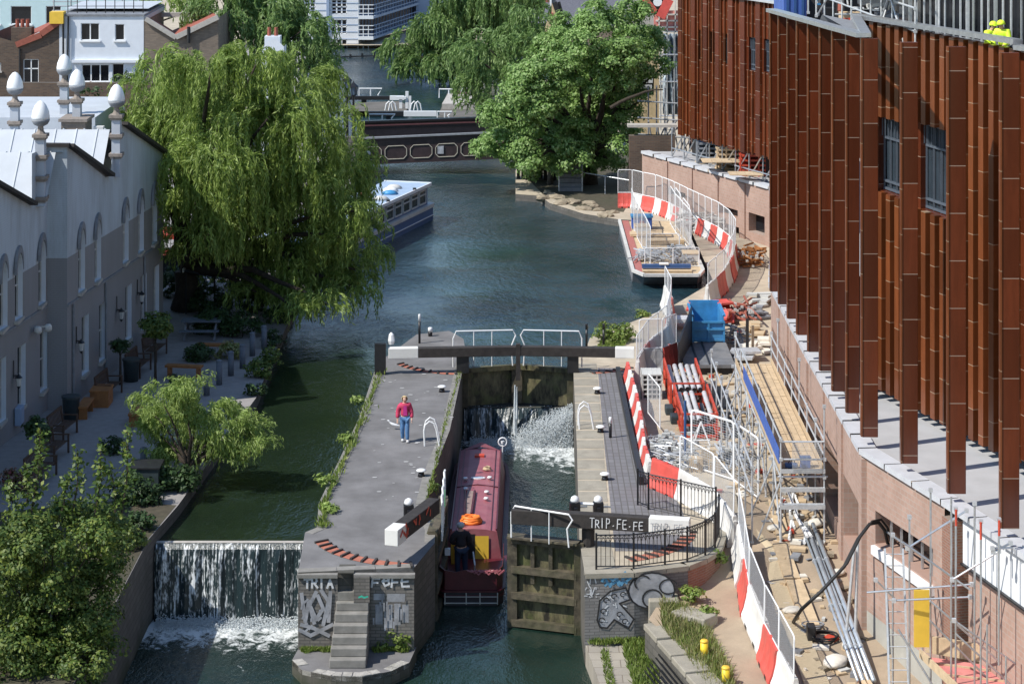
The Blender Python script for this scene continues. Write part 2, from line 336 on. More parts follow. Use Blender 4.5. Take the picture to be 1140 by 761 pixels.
mat('platetop', (.16, .165, .175), .6, .25, 3, .3, dirt=.5, dcol=(.3, .29, .27))
mat('weavemat', (.56, .46, .31), .95, .06, 8, .3, fine=.2)
mat('spot', (.42, .42, .42), .9, .1, 5, 0)
mat('bluegreyd', (.13, .15, .18), .8, .15, 5, .2)
mat('deck', (.42, .42, .43), .9, .08, 1.2, .15, dirt=.3, dcol=(.36, .36, .36)); mat('offcoping', (.56, .57, .60), .5, .08, 3, .1, dirt=.3, dcol=(.45, .46, .47))
leafmat('willowleaf', (.13, .20, .035), (.27, .385, .07), (.50, .62, .18), .4)
leafmat('willowlight', (.20, .30, .06), (.34, .46, .11), (.55, .66, .25), .42)
leafmat('willowfar', (.12, .21, .055), (.19, .31, .085), (.32, .44, .16), .36)
leafmat('mapleleaf', (.14, .26, .055), (.26, .42, .11), (.46, .60, .25), .36)
leafmat('shrubleaf', (.05, .10, .02), (.11, .18, .03), (.27, .31, .06), .3)
leafmat('darkleaf', (.03, .06, .02), (.05, .10, .03), (.08, .15, .04), .3)
leafmat('grassleaf', (.12, .19, .03), (.2, .29, .05), (.34, .38, .12), .3); leafmat('flowerleaf', (.3, .05, .08), (.1, .2, .05), (.5, .3, .3), .3); leafmat('drygrass', (.35, .30, .15), (.3, .32, .12), (.2, .28, .06), .3)
glassmat('glass'); glassmat('glasswin', (.03, .042, .055), .15); glassmat('glassblue', (.10, .14, .19), .12); glassmat('glassdark', (.012, .014, .018), .15)
def fin(name, col, joint, per, jw=.022, rough=.22):
    s = NT(name); g = s.pos(); z = s.sep(g.outputs['Position'])[2]; oi = s.t.nodes.new('ShaderNodeObjectInfo')
    t = s.math('FRACT', s.math('ADD', s.math('DIVIDE', z, per), s.math('MULTIPLY', oi.outputs['Random'], 1.0)))
    cell = s.math('FLOOR', s.math('ADD', s.math('DIVIDE', z, per), s.math('MULTIPLY', oi.outputs['Random'], 1.0)))
    wn = s.t.nodes.new('ShaderNodeTexWhiteNoise'); wn.noise_dimensions = '2D'; s.l(s.comb(cell, oi.outputs['Random'], 0.), wn.inputs['Vector'])
    base = s.mix(wn.outputs['Value'], mul(col, .62), mul(col, 1.35)); n = s.noise(g.outputs['Position'], 4, 7, .7, stretch=(1, 1, .15)); base = s.mix(s.math('MULTIPLY', s.ramp(n, [(.4, 0.), (.7, 1.)]), .55), base, mul(col, .55))
    c = s.mix(s.math('LESS_THAN', t, jw / per), base, joint); s.l(c, s.b.inputs['Base Color']); s.b.inputs['Roughness'].default_value = rough
    s.bump(s.noise(g.outputs['Position'], 40, 2), .06, .01); MATS[name] = s.m
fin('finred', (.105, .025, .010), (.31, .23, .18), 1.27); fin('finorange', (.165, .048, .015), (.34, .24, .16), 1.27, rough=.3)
def paintedwall():
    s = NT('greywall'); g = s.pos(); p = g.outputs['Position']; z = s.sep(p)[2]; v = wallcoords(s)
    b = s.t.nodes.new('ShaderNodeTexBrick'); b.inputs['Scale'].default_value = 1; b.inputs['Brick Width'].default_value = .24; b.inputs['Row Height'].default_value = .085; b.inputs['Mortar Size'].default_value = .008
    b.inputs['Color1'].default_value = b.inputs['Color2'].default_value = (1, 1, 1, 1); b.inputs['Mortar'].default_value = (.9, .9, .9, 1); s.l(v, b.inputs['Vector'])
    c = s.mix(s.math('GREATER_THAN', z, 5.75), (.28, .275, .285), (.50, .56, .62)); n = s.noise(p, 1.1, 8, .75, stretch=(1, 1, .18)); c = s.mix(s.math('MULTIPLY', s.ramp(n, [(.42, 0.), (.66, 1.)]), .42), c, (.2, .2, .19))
    c = s.mix(1.0, c, b.outputs['Color'], 'MULTIPLY'); s.l(c, s.b.inputs['Base Color']); s.b.inputs['Roughness'].default_value = .85; s.bump(b.outputs['Fac'], -.3, .006); MATS['greywall'] = s.m
paintedwall()
def gatemat():
    s = NT('mossgate'); p = s.pos().outputs['Position']; n = s.noise(p, 3, 8, .7, stretch=(1, 1, .35)); c = s.mix(s.ramp(n, [(.4, 0.), (.62, 1.)]), (.022, .018, .012), (.17, .15, .08))
    n2 = s.noise(p, 1.4, 6, .7); c = s.mix(s.ramp(n2, [(.5, 0.), (.66, .6)]), c, (.09, .11, .03)); s.l(c, s.b.inputs['Base Color']); s.b.inputs['Roughness'].default_value = .55; s.bump(n, .5, .03); MATS['mossgate'] = s.m
gatemat()
def fallmat(name, sc, lo, hi, dark=(.02, .035, .04)):   # thin falling water: white threads over a dark sheet
    s = NT(name); p = s.pos().outputs['Position']; n = s.noise(p, sc, 4, .65, stretch=(6.5, 1, .14)); n2 = s.noise(p, sc * 2.2, 3, .6, stretch=(3.0, 1, .9))
    z = s.sep(p)[2]; lf = s.math('MULTIPLY', s.math('SUBTRACT', s.noise(p, .9, 3, .6, stretch=(1.6, 1, .5), dist=.8), .5), .32); f = s.ramp(s.math('ADD', lf, s.math('ADD', s.math('MULTIPLY', n, .55), s.math('MULTIPLY', n2, .45))), [(lo, 0.), (hi, 1.)])
    s.l(s.mix(f, dark, (.85, .88, .9)), s.b.inputs['Base Color']); s.b.inputs['Roughness'].default_value = .25; s.bump(n, .8, .05); MATS[name] = s.m
fallmat('fallwater', 2.6, .51, .62)
def foamtex(fn):
    return fn
def foam_low(s, p):
    x, y, z = s.sep(p); n = s.noise(p, 2.2, 8, .75, stretch=(1, .7, 1), dist=.8); n2 = s.noise(p, 8, 5, .7)
    # weir pool: froth close to the fall, strings of bubbles further out; chamber: froth under the leaking gate
    w1 = s.math('MULTIPLY', s.math('LESS_THAN', x, -6.2), s.math('LESS_THAN', y, 73.4)); a = s.math('SUBTRACT', 1.18, s.math('MULTIPLY', s.math('SUBTRACT', 73.3, y), .20)); a = s.math('MULTIPLY', w1, s.math('MAXIMUM', a, .42))
    w2 = s.math('MULTIPLY', s.math('GREATER_THAN', x, -3.2), s.math('GREATER_THAN', y, 80)); b = s.math('SUBTRACT', 1.1, s.math('MULTIPLY', s.math('SUBTRACT', 95.0, y), .13)); b = s.math('ADD', b, s.math('MULTIPLY', s.math('SUBTRACT', x, .3), .10)); b = s.math('MULTIPLY', w2, s.math('MAXIMUM', b, 0.))
    k = s.math('ADD', a, b); nn = s.math('ADD', s.math('MULTIPLY', n, .75), s.math('MULTIPLY', n2, .25))
    return s.ramp(s.math('ADD', nn, s.math('MULTIPLY', s.math('SUBTRACT', k, .6), .45)), [(.52, 0.), (.64, 1.)])
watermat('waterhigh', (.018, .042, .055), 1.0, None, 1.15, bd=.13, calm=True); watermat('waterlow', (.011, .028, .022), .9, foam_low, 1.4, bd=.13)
mat('foam', (.82, .86, .88), .6, .1, 5, .8, bd=.08, col2=(.55, .62, .66))
# ================================================================== setting
def zg(x, y): return interp(y, [(58, -1.75), (64, -1.4), (67, -1.2), (70, -.8), (72, -.36), (75, -.1), (80, 0), (400, 0)])
ISL = [G(332, 637), G(461, 631.5), G(484, 604), G(484.5, 590), G(473.5, 561), G(481.5, 528), (-2.28, 85.4), G(517, 402), G(519, 394), G(516, 377), G(500, 368), G(464, 372), G(438, 391),
       G(420, 404), G(399, 467), G(379, 509), G(355, 560), G(352.6, 587), G(339.5, 592.6)]
RAIL = [G(651, 639), G(706, 637.5), G(741, 633), G(766, 630), G(786, 622), G(801, 612.5), G(806, 600), G(806, 590)]
LQ = [(-11.35, 56), (-11.3, 72.4), (-10.9, 76), (-10.5, 82), (-9.9, 90.6), (-10.0, 98.4), (-9.9, 120), (-9.7, 150), (-9.9, 160), (-17, 172), (-20, 235)]
RQ = [G(651, 639), G(645, 600), (2.31, 82.8), G(638, 404), G(640, 392), G(653, 387), G(656.6, 376), G(705, 357.6), G(746, 342), (9.8, 113.2), (9.8, 129.6), G(688, 244), G(650, 238), G(612, 226), G(601, 218), G(574, 216), G(574, 190), (1.2, 160), (2.4, 192), (2.6, 235)]
m = MB(); m.sheet([(-60, 56), (60, 56), (60, 20), (-60, 20)], -3.4); 
m.sheet([(-1500, 235), (1500, 235), (1500, 1500), (-1500, 1500)], -.05); m.build('ground', 'ground', kind='structure')
m = MB(); m.sheet([(-300, 56)] + LQ + [(-300, 235)], 0.0); m.build('yard_paving', 'yardpave', kind='structure')
mat('bridgeiron', (.034, .022, .024), .5, .3, 3, .1, dirt=.3, dcol=(.07, .04, .035)); mat('frameblue', (.09, .11, .14), .5, .1, 4, 0); mat('soil', (.07, .06, .04), .95, .3, 3, .5, dirt=.4, dcol=(.03, .05, .015)); m = MB(); m.sheet([(-20, 56), (-11.36, 56), (-11.32, 72.4), (-10.95, 76), (-13, 76.5), (-20, 74)], .006); m.build('planting_bed', 'soil', kind='structure')
m = MB(); m.sheet([(.9, 146.5), (1.9, 139.6), (4.2, 134), (6.4, 133.5), (6.9, 137), (12, 140), (12, 158), (1.2, 158)], .006); m.build('tree_shade_patch', 'soil', kind='structure')  # dark sheet: darker stone and tree shadow painted as one colour
m = MB(); m.sheet(ISL, 0.0, 3); m.build('lock_island_paving', 'paving', kind='structure')
m = MB(); m.strip(ISL + ISL[:1], -.004, -3.6); m.build('lock_island_walls', 'lockwall', kind='structure')
# right bank: level ground beyond, falling ground near
terr = RAIL[::-1]
SPL = [(6.99, 80), (60, 80)]
m = MB(); m.sheet(RQ[:3] + RQ[3:] + [(200, 235), (200, 80), (7.6, 80), (7.3, 75), RAIL[-1], RAIL[-2], RAIL[-3], RAIL[-4], RAIL[-5], RAIL[-6], RAIL[-7]], 0.0)
m.build('towpath', 'ground', kind='structure')
low = [RAIL[-1], (7.3, 75), (7.6, 80), (200, 80), (200, 56), (7, 56), (6.4, 60), G(792, 761, -1.35), G(758, 722, -1.25), G(722, 693, -1.15), (4.4, 69.3), RAIL[3], RAIL[4], RAIL[5], RAIL[6]]
m = MB(); m.sheet(low, lambda x, y: zg(x, y) - (.004 if y > 79 else 0), 1.2); m.build('ramp_path', 'dirtpath', kind='structure')
m = MB(); m.strip(RQ, -.004, -3.6); m.build('canal_side_walls', 'lockwall', kind='structure')
m = MB(); m.strip(LQ, -.004, -3.6); m.build('yard_canal_wall', 'lockwall', kind='structure')
lq = [G(651, 716, -2.1), G(664, 750, -2.1), (2.95, 60), (2.95, 56), (7, 56), (6.4, 60), G(758, 722, -2.1), (4.4, 69.3), (3.6, 69.2)]
m = MB(); m.sheet(lq, -2.1, 1.5); m.strip([lq[0], lq[1], lq[2], lq[3]], -2.104, -3.6); m.build('lower_quay', 'slabs', kind='structure')
# coping stones along the lock's right side, brick paving behind
cp = [G(651, 639), G(645, 600), (2.31, 82.8), G(638, 404)]; cpi = [(p[0] + .95, p[1]) for p in cp]
m = MB()
for (a, b), (c, d) in zip(zip(cp, cp[1:]), zip(cpi, cpi[1:])):
    n = max(1, int(abs(b[1] - a[1]) / 1.3))
    for k in range(n):
        t0, t1 = k / n + .008, (k + 1) / n - .008; q = lambda u, v, t: (lerp(u[0], v[0], t), lerp(u[1], v[1], t)); z = .012 + random.uniform(-.006, .006)
        m.prism([q(a, b, t0), q(c, d, t0), q(c, d, t1), q(a, b, t1)], -.1, z)
m.build('coping_stones', 'coping', kind='structure')
m = MB(); m.sheet([(3.15, 71.2), (5.6, 71.2), (5.5, 76), (4.72, 80.5), (4.6, 95.2), (3.5, 95.2), (3.3, 83)], .005); m.build('brick_paving', 'blockpave', kind='structure')
# island kerb stones
def kerb(line, wdt, name, m_='coping', z=.014, side=1):
    m = MB()
    for a, b in zip(line, line[1:]):
        a, b = Vector(a), Vector(b); L = (b - a).length; d = (b - a) / L; nn = Vector((-d.y, d.x)) * wdt * side; k = max(1, int(L / 1.1))
        for i in range(k):
            p, q = a + d * (L * i / k + .01), a + d * (L * (i + 1) / k - .01); m.prism([tuple(p), tuple(q), tuple(q + nn), tuple(p + nn)], -.12, z + random.uniform(-.005, .005))
    return m.build(name, m_, kind='structure')
mat('kerbgrey', (.24, .23, .215), .9, .2, 3, .3, dirt=.3, dcol=(.12, .12, .09))
kerb(ISL[2:8], .32, 'island_kerb', 'kerbgrey'); kerb(ISL[13:], .3, 'island_kerb', 'kerbgrey'); kerb(ISL[:2], .35, 'island_kerb', 'kerbgrey', .016)
# curved terrace wall below the railing
def terrace():
    z0 = lambda p: min(-1.0, zg(*p)) if p[0] < 4.6 else zg(*p) - .2
    r = E('terrace_wall', (3.6, 70, -2.1), 'curved painted retaining wall with grey graffiti below the black railing', 'wall')
    m = MB(); a = RAIL[:4]; m.strip(a, -.004, -2.3); m.build('grey_face', 'greybrick', r)
    m = MB(); a = RAIL[3:]; m.strip(a, -.004, -1.6); m.build('brick_face', 'redbrick', r)
    m = MB()
    for a, b in zip(RAIL, RAIL[1:]):
        a, b = Vector(a), Vector(b); d = (b - a).normalized(); nn = Vector((-d.y, d.x)); k = max(1, int((b - a).length / .9))
        for i in range(k):
            p, q = a.lerp(b, i / k + .01), a.lerp(b, (i + 1) / k - .01); m.prism([tuple(p - nn * .06), tuple(q - nn * .06), tuple(q + nn * .35), tuple(p + nn * .35)], -.11, .03)
    m.build('coping', 'coping', r)
    return r
TW = terrace()
# stroke lettering: strokes in a unit box, drawn as flat paint slightly proud of a plane
GL = {'T': [[(0, 1), (1, 1)], [(.5, 1), (.45, 0)]], 'R': [[(0, 0), (.05, 1), (.7, .95), (.8, .7), (.6, .5), (.05, .45)], [(.3, .45), (.9, 0)]], 'I': [[(.3, 1), (.3, 0)]], 'P': [[(0, 0), (.05, 1), (.7, .95), (.8, .7), (.6, .5), (.05, .45)]],
      'F': [[(.9, 1), (.1, 1), (0, 0)], [(.05, .5), (.7, .52)]], 'E': [[(.9, 1), (.15, .98), (0, .5), (.1, .03), (.9, .05)], [(0, .5), (.75, .55)]], '.': [[(.3, .3), (.45, .35)]], 'A': [[(0, 0), (.45, 1), (.9, 0)], [(.2, .4), (.75, .42)]], 'C': [[(.9, .9), (.4, 1), (.05, .5), (.4, 0), (.9, .1)]], '@': [[(.9, .8), (.5, 1), (.1, .6), (.4, .1), (.9, .3), (.8, .7), (.4, .6)]]}
EPS = [0]
def strokes(m, lines, O, U, V, N, wd):
    O, U, V, N = (Vector(q) for q in (O, U, V, N)); un, vn = U.normalized(), V.normalized(); eps = 0
    for ln in lines:
        P = [O + U * a + V * b for a, b in ln]
        for a, b in zip(P, P[1:]):
            d = (b - a)
            if d.length < 1e-6: continue
            d.normalize(); sd = N.cross(d).normalized() * wd / 2; EPS[0] = (EPS[0] + 1) % 150; o = N * (.006 + EPS[0] * .00022); e = d * wd * .4
            m.quad(a - sd - e + o, b - sd + e + o, b + sd + e + o, a + sd - e + o)
def word(m, txt, O, U, V, N, wd, gap=.25, jit=.06):
    n = len(txt); O, U, V = Vector(O), Vector(U), Vector(V); cw = 1 / n
    for i, ch in enumerate(txt):
        j = random.uniform(-jit, jit); strokes(m, GL[ch], O + U * (i * cw) + V * j, U * cw * (1 - gap), V * random.uniform(.88, 1.1), N, wd)
def circ(cx, cy, rx, ry, a0=0, a1=360, n=16): return [(cx + rx * math.cos(R(a0 + (a1 - a0) * i / n)), cy + ry * math.sin(R(a0 + (a1 - a0) * i / n))) for i in range(n + 1)]
# graffiti on the terrace wall (plane y = const front)
a, b = Vector(RAIL[0]), Vector(RAIL[1]); d = (b - a).normalized(); N = Vector((d.y, -d.x, 0)).normalized(); U = Vector((d.x, d.y, 0))
def onwall(px, py):   # coordinates on the front wall in metres
    Y = a.y; return ((px - 651) * Y / F, H - (py - HY) * Y / F)
def blob(m, pts, off, U=U, N=N, a=a):
    P = [Vector((a.x, a.y, 0)) + U * u + Vector((0, 0, z)) + N * off for u, z in pts]; m.quad(*P) if len(P) < 5 else m.v.extend([tuple(p) for p in P]) or (m.f.append(tuple(range(len(m.v) - len(P), len(m.v)))), m.mi.append(m.cur))
def wcirc(px, py, rx, ry, a0=0, a1=360, n=20): 
    k = a.y / F; c = onwall(px, py); return [(c[0] + rx * k * math.cos(R(a0 + (a1 - a0) * i / n)), c[1] + ry * k * math.sin(R(a0 + (a1 - a0) * i / n))) for i in range(n + 1)]
m = MB(); blob(m, wcirc(726, 659, 26, 20)[:-1], .004); blob(m, [onwall(665, 690), onwall(668, 668), onwall(680, 658), onwall(697, 655), onwall(702, 668), onwall(690, 672), onwall(706, 690), onwall(700, 700), onwall(684, 690), onwall(676, 699), onwall(668, 698)][::-1], .005)
m.build('graffiti_fill', 'spraygrey', TW)
m = MB()
def wl(pts, wd=.035): strokes(m, [pts], (a.x, a.y, 0), U, (0, 0, 1), N, wd)
wl(wcirc(726, 659, 26, 20), .05); wl(wcirc(727, 668, 11, 10, -200, 160), .05); wl(wcirc(745, 655, 10, 8, 20, 300), .045); wl(wcirc(716, 650, 9, 8, 40, 220), .045)
wl([onwall(665, 690), onwall(668, 668), onwall(680, 658), onwall(697, 655), onwall(702, 668), onwall(690, 672), onwall(706, 690), onwall(700, 700), onwall(684, 690), onwall(676, 699), onwall(668, 698), onwall(665, 690)], .05)
for px, py in ((675, 668), (684, 664), (672, 680), (670, 690), (690, 684), (696, 692), (694, 662)): wl(wcirc(px, py, 3, 2.5, 0, 280, 7), .03)
m.build('graffiti_outline', 'sprayblack', TW)
m = MB(); random.seed(5)
for i in range(26):
    x, y = random.uniform(672, 700), random.uniform(641, 650); wl([onwall(x, y), onwall(x + random.uniform(-5, 5), y + random.uniform(-4, 4))], .07)
m.build('graffiti_tag', 'sprayblue', TW)
m = MB()
x0 = 660
for i in range(22): 
    x, y = random.uniform(653, 664), random.uniform(640, 665); wl([onwall(x, y), onwall(x + random.uniform(-3, 3), y + random.uniform(-6, 6))], .03)
for i in range(14):
    x, y = random.uniform(668, 700), random.uniform(660, 695); wl([onwall(x, y), onwall(x + random.uniform(-5, 5), y + random.uniform(-5, 5))], .04)
m.build('graffiti_highlight', 'spraywhite', TW)
# water
hp = [LQ[1]] + LQ[2:] + RQ[::-1][:-4] + [(2.5, 96.2)] + [(-2.0, 96.2)] + ISL[7:] + [G(339.5, 594), (-6.55, 73.6)]
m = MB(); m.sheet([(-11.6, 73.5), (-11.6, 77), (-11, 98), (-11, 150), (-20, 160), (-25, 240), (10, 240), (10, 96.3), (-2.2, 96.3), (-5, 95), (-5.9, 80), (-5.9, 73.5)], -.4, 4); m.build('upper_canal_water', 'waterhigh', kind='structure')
m = MB(); m.sheet([(-12, 40), (-12, 73.3), (-6, 73.3), (-3, 76), (-3.1, 95.4), (3, 95.4), (3.2, 70), (3.5, 40)], -2.7, 3); m.build('lower_canal_water', 'waterlow', kind='structure')
# weir: sill, wet face, falling sheet
r = E('weir', (-8.9, 73.4, -3.2), 'low concrete weir between the island and the yard wall', 'weir')
m = MB(); m.box(-11.5, -6.1, 73.3, 73.75, -3.4, -.46); m.build('dam', 'lockwall', r)
m = MB(); m.box(-11.4, -6.2, 73.22, 73.42, -.45, -.36); m.build('sill', 'stonetrim', r)
m = MB(); n = 60
for i in range(n):
    x0, x1 = -11.2 + 4.85 * i / n, -11.2 + 4.85 * (i + 1) / n
    prof = [(73.42, -.39), (73.1, -.37), (72.98, -.5), (72.92, -.9), (72.86, -1.6), (72.8, -2.3), (72.78, -2.92)]
    off = lambda x: .05 * math.sin(x * 7) + .03 * math.sin(x * 17.3)
    for (ya, za), (yb, zb) in zip(prof, prof[1:]):
        m.quad((x0, yb + off(x0) * (zb < -.5), zb), (x1, yb + off(x1) * (zb < -.5), zb), (x1, ya + off(x1) * (za < -.5), za), (x0, ya + off(x0) * (za < -.5), za))
m.build('waterfall', 'fallwater', kind='stuff', label='white curtain of water falling over the weir', cat='waterfall')
def froth(name, n, fx, m_='foam', lab=None, smin=.03, smax=.09):
    V = []; Q = []
    for i in range(n):
        x, y, z = fx(); s = random.uniform(smin, smax); b = len(V)
        V += [(x - s, y, z), (x + s, y, z), (x, y - s, z), (x, y + s, z), (x, y, z - s), (x, y, z + s)]
        for f in ((0, 2, 5), (2, 1, 5), (1, 3, 5), (3, 0, 5), (2, 0, 4), (1, 2, 4)): Q.append([b + k for k in f])
    return npmesh(name, np.array(V), np.array(Q), m_, None, V[0], kind='stuff', label=lab, cat='foam')
froth('weir_foam', 6000, lambda: (random.uniform(-11.1, -6.4), 72.75 - abs(random.gauss(0, .35)), -2.7 + abs(random.gauss(0, .09))), lab='white froth where the weir water lands', smin=.008, smax=.03)
# the leak under the top gate: cill, sliding sheet, splash
r = E('gate_sill', (.2, 95, -3.3), 'wet masonry step below the upper lock gates', 'step'); m = MB(); m.box(-2.1, 2.6, 95.0, 96.6, -3.4, -1.55); m.build('step', 'lockwall', r)
m = MB()
for i in range(40):
    x0, x1 = -1.95 + 4.45 * i / 40, -1.95 + 4.45 * (i + 1) / 40; g_ = lambda x: .1 * math.sin(x * 5) + .07 * math.sin(x * 13)
    prof = [(95.2, -1.53), (94.9, -1.6), (94.7, -2.0), (94.4 , -2.5), (94.0, -2.93)]
    for k, ((ya, za), (yb, zb)) in enumerate(zip(prof, prof[1:])):
        m.quad((x0, yb + g_(x0) * (k > 0), zb), (x1, yb + g_(x1) * (k > 0), zb), (x1, ya + g_(x1) * (k > 1), za), (x0, ya + g_(x0) * (k > 1), za))
fallmat('cascade', 2.0, .53, .68); m.build('gate_cascade', 'cascade', kind='stuff', label='water sliding over the step below the upper gates', cat='waterfall')
def spl():
    t = abs(random.gauss(0, .5)); x = 2.45 - abs(random.gauss(0, 1.0)); return (max(-1.6, x), 94.6 - random.random() * 1.6, -2.65 + max(0, (x + .9) * .42) * random.random() ** 1.3)
froth('gate_splash', 11000, spl, lab='white spray of leaking water at the right of the upper gates', smin=.006, smax=.028)
froth('gate_foam', 5000, lambda: (random.uniform(-1.7, 2.4), 94.2 - abs(random.gauss(0, .8)), -2.7 + abs(random.gauss(0, .10))), lab='white foam on the water below the upper gates', smin=.006, smax=.028)
m = MB(); rr = [(.12, 94.55, z) for z in (-.55, -.9, -1.4, -2.0, -2.6)]
m.tube(rr, [.03, .04, .055, .08, .13], 7); m.tube([(.2, 94.5, z) for z in (-.6, -1.2, -1.9)], [.015, .03, .05], 5); m.build('gate_leak', 'foam', kind='stuff', label='thin jet of water spurting between the upper gates', cat='waterfall')
# ================================================================== grey arcaded building on the left
def arch(u0, u1, z0, zs, n=9):   # opening outline: rectangle to zs, pointed-round head above
    c = (u0 + u1) / 2; r = (u1 - u0) / 2; return [(u0, z0), (u1, z0)] + [(c + r * math.cos(PI * i / n), zs + r * 1.55 * math.sin(PI * i / n)) for i in range(n + 1)]
def rect(u0, u1, z0, z1): return [(u0, z0), (u1, z0), (u1, z1), (u0, z1)]
def grey_building():
    r = E('arcade_building', (-17, 90, 0), 'long pale grey painted building with arched windows and sawtooth parapets beside the yard', 'building')
    xf = lambda y: -27.5 + .12 * y; xn = lambda y: -28.25 + .12 * y
    yof = lambda px, c: -(c) / ((px - CX) / F - .12)   # depth at which a sight line meets the facade x = .12y - c
    far_u = [yof(p, 27.5) for p in (91, 109, 140, 157, 172)]; far_l = [yof(p, 27.5) for p in (95, 114, 143, 160, 174)]
    near_u = [yof(p, 28.25) for p in (4, 21, 47)]; near_l = [yof(p, 28.25) for p in (2, 24, 49)]
    def wing(outline, ups, los, X, uw=.42, lw=.45):
        hs = [arch(u - uw, u + uw, 4.15, 5.85) for u in ups] + [rect(u - lw, u + lw, .85, 3.1) for u in los]
        m = MB(); mp = lambda u, v: (X(u), u, v); m.sheet(outline, holes=hs, mp=mp)
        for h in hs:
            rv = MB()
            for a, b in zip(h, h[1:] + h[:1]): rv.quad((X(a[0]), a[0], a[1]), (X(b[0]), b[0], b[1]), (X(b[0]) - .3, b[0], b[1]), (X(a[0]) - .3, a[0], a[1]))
            rv.build('lit_reveal', 'whiterender', r)  # pale colour stands in for light falling on the reveals
        for h, tall in [(h, 1) for h in hs[:len(ups)]] + [(h, 0) for h in hs[len(ups):]]:
            u0, u1 = h[0][0], h[1][0]; z0 = h[0][1]; z1 = max(q[1] for q in h); c = (u0 + u1) / 2
            wn = MB(); wn.quad(*[(X(q[0]) - .24, q[0], q[1]) for q in h]); w_ = wn.build('window', 'glassdark', r)
            f = MB()
            for a, b in zip(h, h[1:] + h[:1]): f.beam((X(a[0]) - .2, a[0], a[1]), (X(b[0]) - .2, b[0], b[1]), .07, .07, (1, 0, 0))
            f.beam((X(c) - .2, c, z0), (X(c) - .2, c, z1), .045, .045); f.beam((X(u0) - .2, u0, lerp(z0, z1, .5)), (X(u1) - .2, u1, lerp(z0, z1, .5)), .05, .05); f.build('frame', 'offwhite', w_)
            s_ = MB(); s_.box(X(c) - .25, X(c) + .1, u0 - .1, u1 + .1, z0 - .12, z0 - .003); s_.build('sill', 'stonetrim', w_)
            if tall:   # raised hood round the arch
                o_ = MB(); n = 12
                for i in range(n):
                    t0, t1 = PI * i / n, PI * (i + 1) / n; P = []
                    for t in (t0, t1):
                        for k in (1.12, 1.55): P.append((c + uw * k * math.cos(t), 5.85 + uw * 1.55 * (k * .97) * math.sin(t)))
                    a, b, c2, d = P; X_ = X(c) + .07
                    o_.quad((X_, a[0], a[1]), (X_, b[0], b[1]), (X_, d[0], d[1]), (X_, c2[0], c2[1])); o_.quad((X_, b[0], b[1]), (X_ - .1, b[0], b[1]), (X_ - .1, d[0], d[1]), (X_, d[0], d[1])); o_.quad((X_, a[0], a[1]), (X_, c2[0], c2[1]), (X_ - .1, c2[0], c2[1]), (X_ - .1, a[0], a[1]))
                o_.build('arch_hood', 'leadgrey', r)
        return m
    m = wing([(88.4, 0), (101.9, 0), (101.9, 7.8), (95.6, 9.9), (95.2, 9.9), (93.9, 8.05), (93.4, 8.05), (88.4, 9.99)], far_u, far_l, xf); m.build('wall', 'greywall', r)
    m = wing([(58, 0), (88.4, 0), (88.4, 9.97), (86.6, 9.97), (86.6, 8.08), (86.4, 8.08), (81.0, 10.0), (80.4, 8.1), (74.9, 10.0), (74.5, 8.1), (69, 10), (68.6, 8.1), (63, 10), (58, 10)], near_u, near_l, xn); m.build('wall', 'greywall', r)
    m = MB(); m.quad((xn(88.4), 88.4, 0), (xf(88.4), 88.4, 0), (xf(88.4), 88.4, 9.99), (xn(88.4), 88.4, 9.99)); m.build('end_wall', 'greywall', r); m = MB(); m.quad((xf(101.9), 101.9, 0), (xf(101.9) - 14, 101.9, 0), (xf(101.9) - 14, 101.9, 7.8), (xf(101.9), 101.9, 7.8)); m.build('end_wall', 'greywall', r)
    m = MB()   # string course
    m.beam((xf(88.4) + .02, 88.4, 3.95), (xf(101.9) + .02, 101.9, 3.95), .08, .1); m.beam((xn(58) + .02, 58, 3.95), (xn(88.3) + .02, 88.3, 3.95), .08, .1); m.build('string_course', 'leadgrey', r)
    def roof(y0, z0, y1, z1, X, dz=.12):
        a, b = X(y0), X(y1); g = MB(); g.quad((a - .15, y0, z0 - dz), (b - .15, y1, z1 - dz), (b - 12, y1, z1 - dz), (a - 12, y0, z0 - dz))
        yv, zv = y0 - 1.25, z0 - 1.95; av = X(yv); g.quad((av - .4, yv, zv), (a - .4, y0, z0 - dz), (a - 12, y0, z0 - dz), (av - 12, yv, zv)); rf = g.build('roof', 'roofsheet', r)
        k = MB()
        for i in range(14): x = -.9 - i * .85; k.beam((av + x, yv, zv + .02), (a + x, y0, z0 - dz + .02), .05, .04)
        for i in range(14): x = -.6 - i * .85; k.beam((a + x, y0, z0 - dz + .02), (b + x, y1, z1 - dz + .02), .05, .05)
        k.build('standing_seam', 'roofsheet', rf)
    roof(88.3, 9.9, 93.9, 8.05, xf); roof(95.3, 9.85, 101.9, 7.75, xf); roof(81.0, 9.9, 86.6, 8.05, xn); roof(74.9, 9.9, 80.6, 8.0, xn); roof(69, 9.9, 74.5, 8.0, xn); roof(60, 9.9, 68.5, 8.0, xn); 
    m = MB()   # dark coping along the parapets
    for a, b, X in (((88.4, 9.99), (93.8, 8.05), xf), ((95.6, 9.9), (101.95, 7.8), xf), ((81.0, 10.0), (86.5, 8.08), xn), ((74.9, 10.0), (80.4, 8.1), xn)): m.beam((X(a[0]) + .02, a[0], a[1] + .05), (X(b[0]) + .02, b[0], b[1] + .05), .5, .13)
    m.beam((xn(88.4) - .2, 88.4, 10.05), (xf(88.4) + .1, 88.4, 10.04), .3, .13); m.build('parapet_coping', 'darkwood', r)
    m = MB(); m.box(-34, xf(98) - 9.5, 74, 102, 0, 7.0); m.build('rear_block', 'roofsheet', r)
    m = MB(); m.box(-34, -18.3, 102.2, 110, 0, 9.35); m.build('rear_annex', 'roofsheet', r)
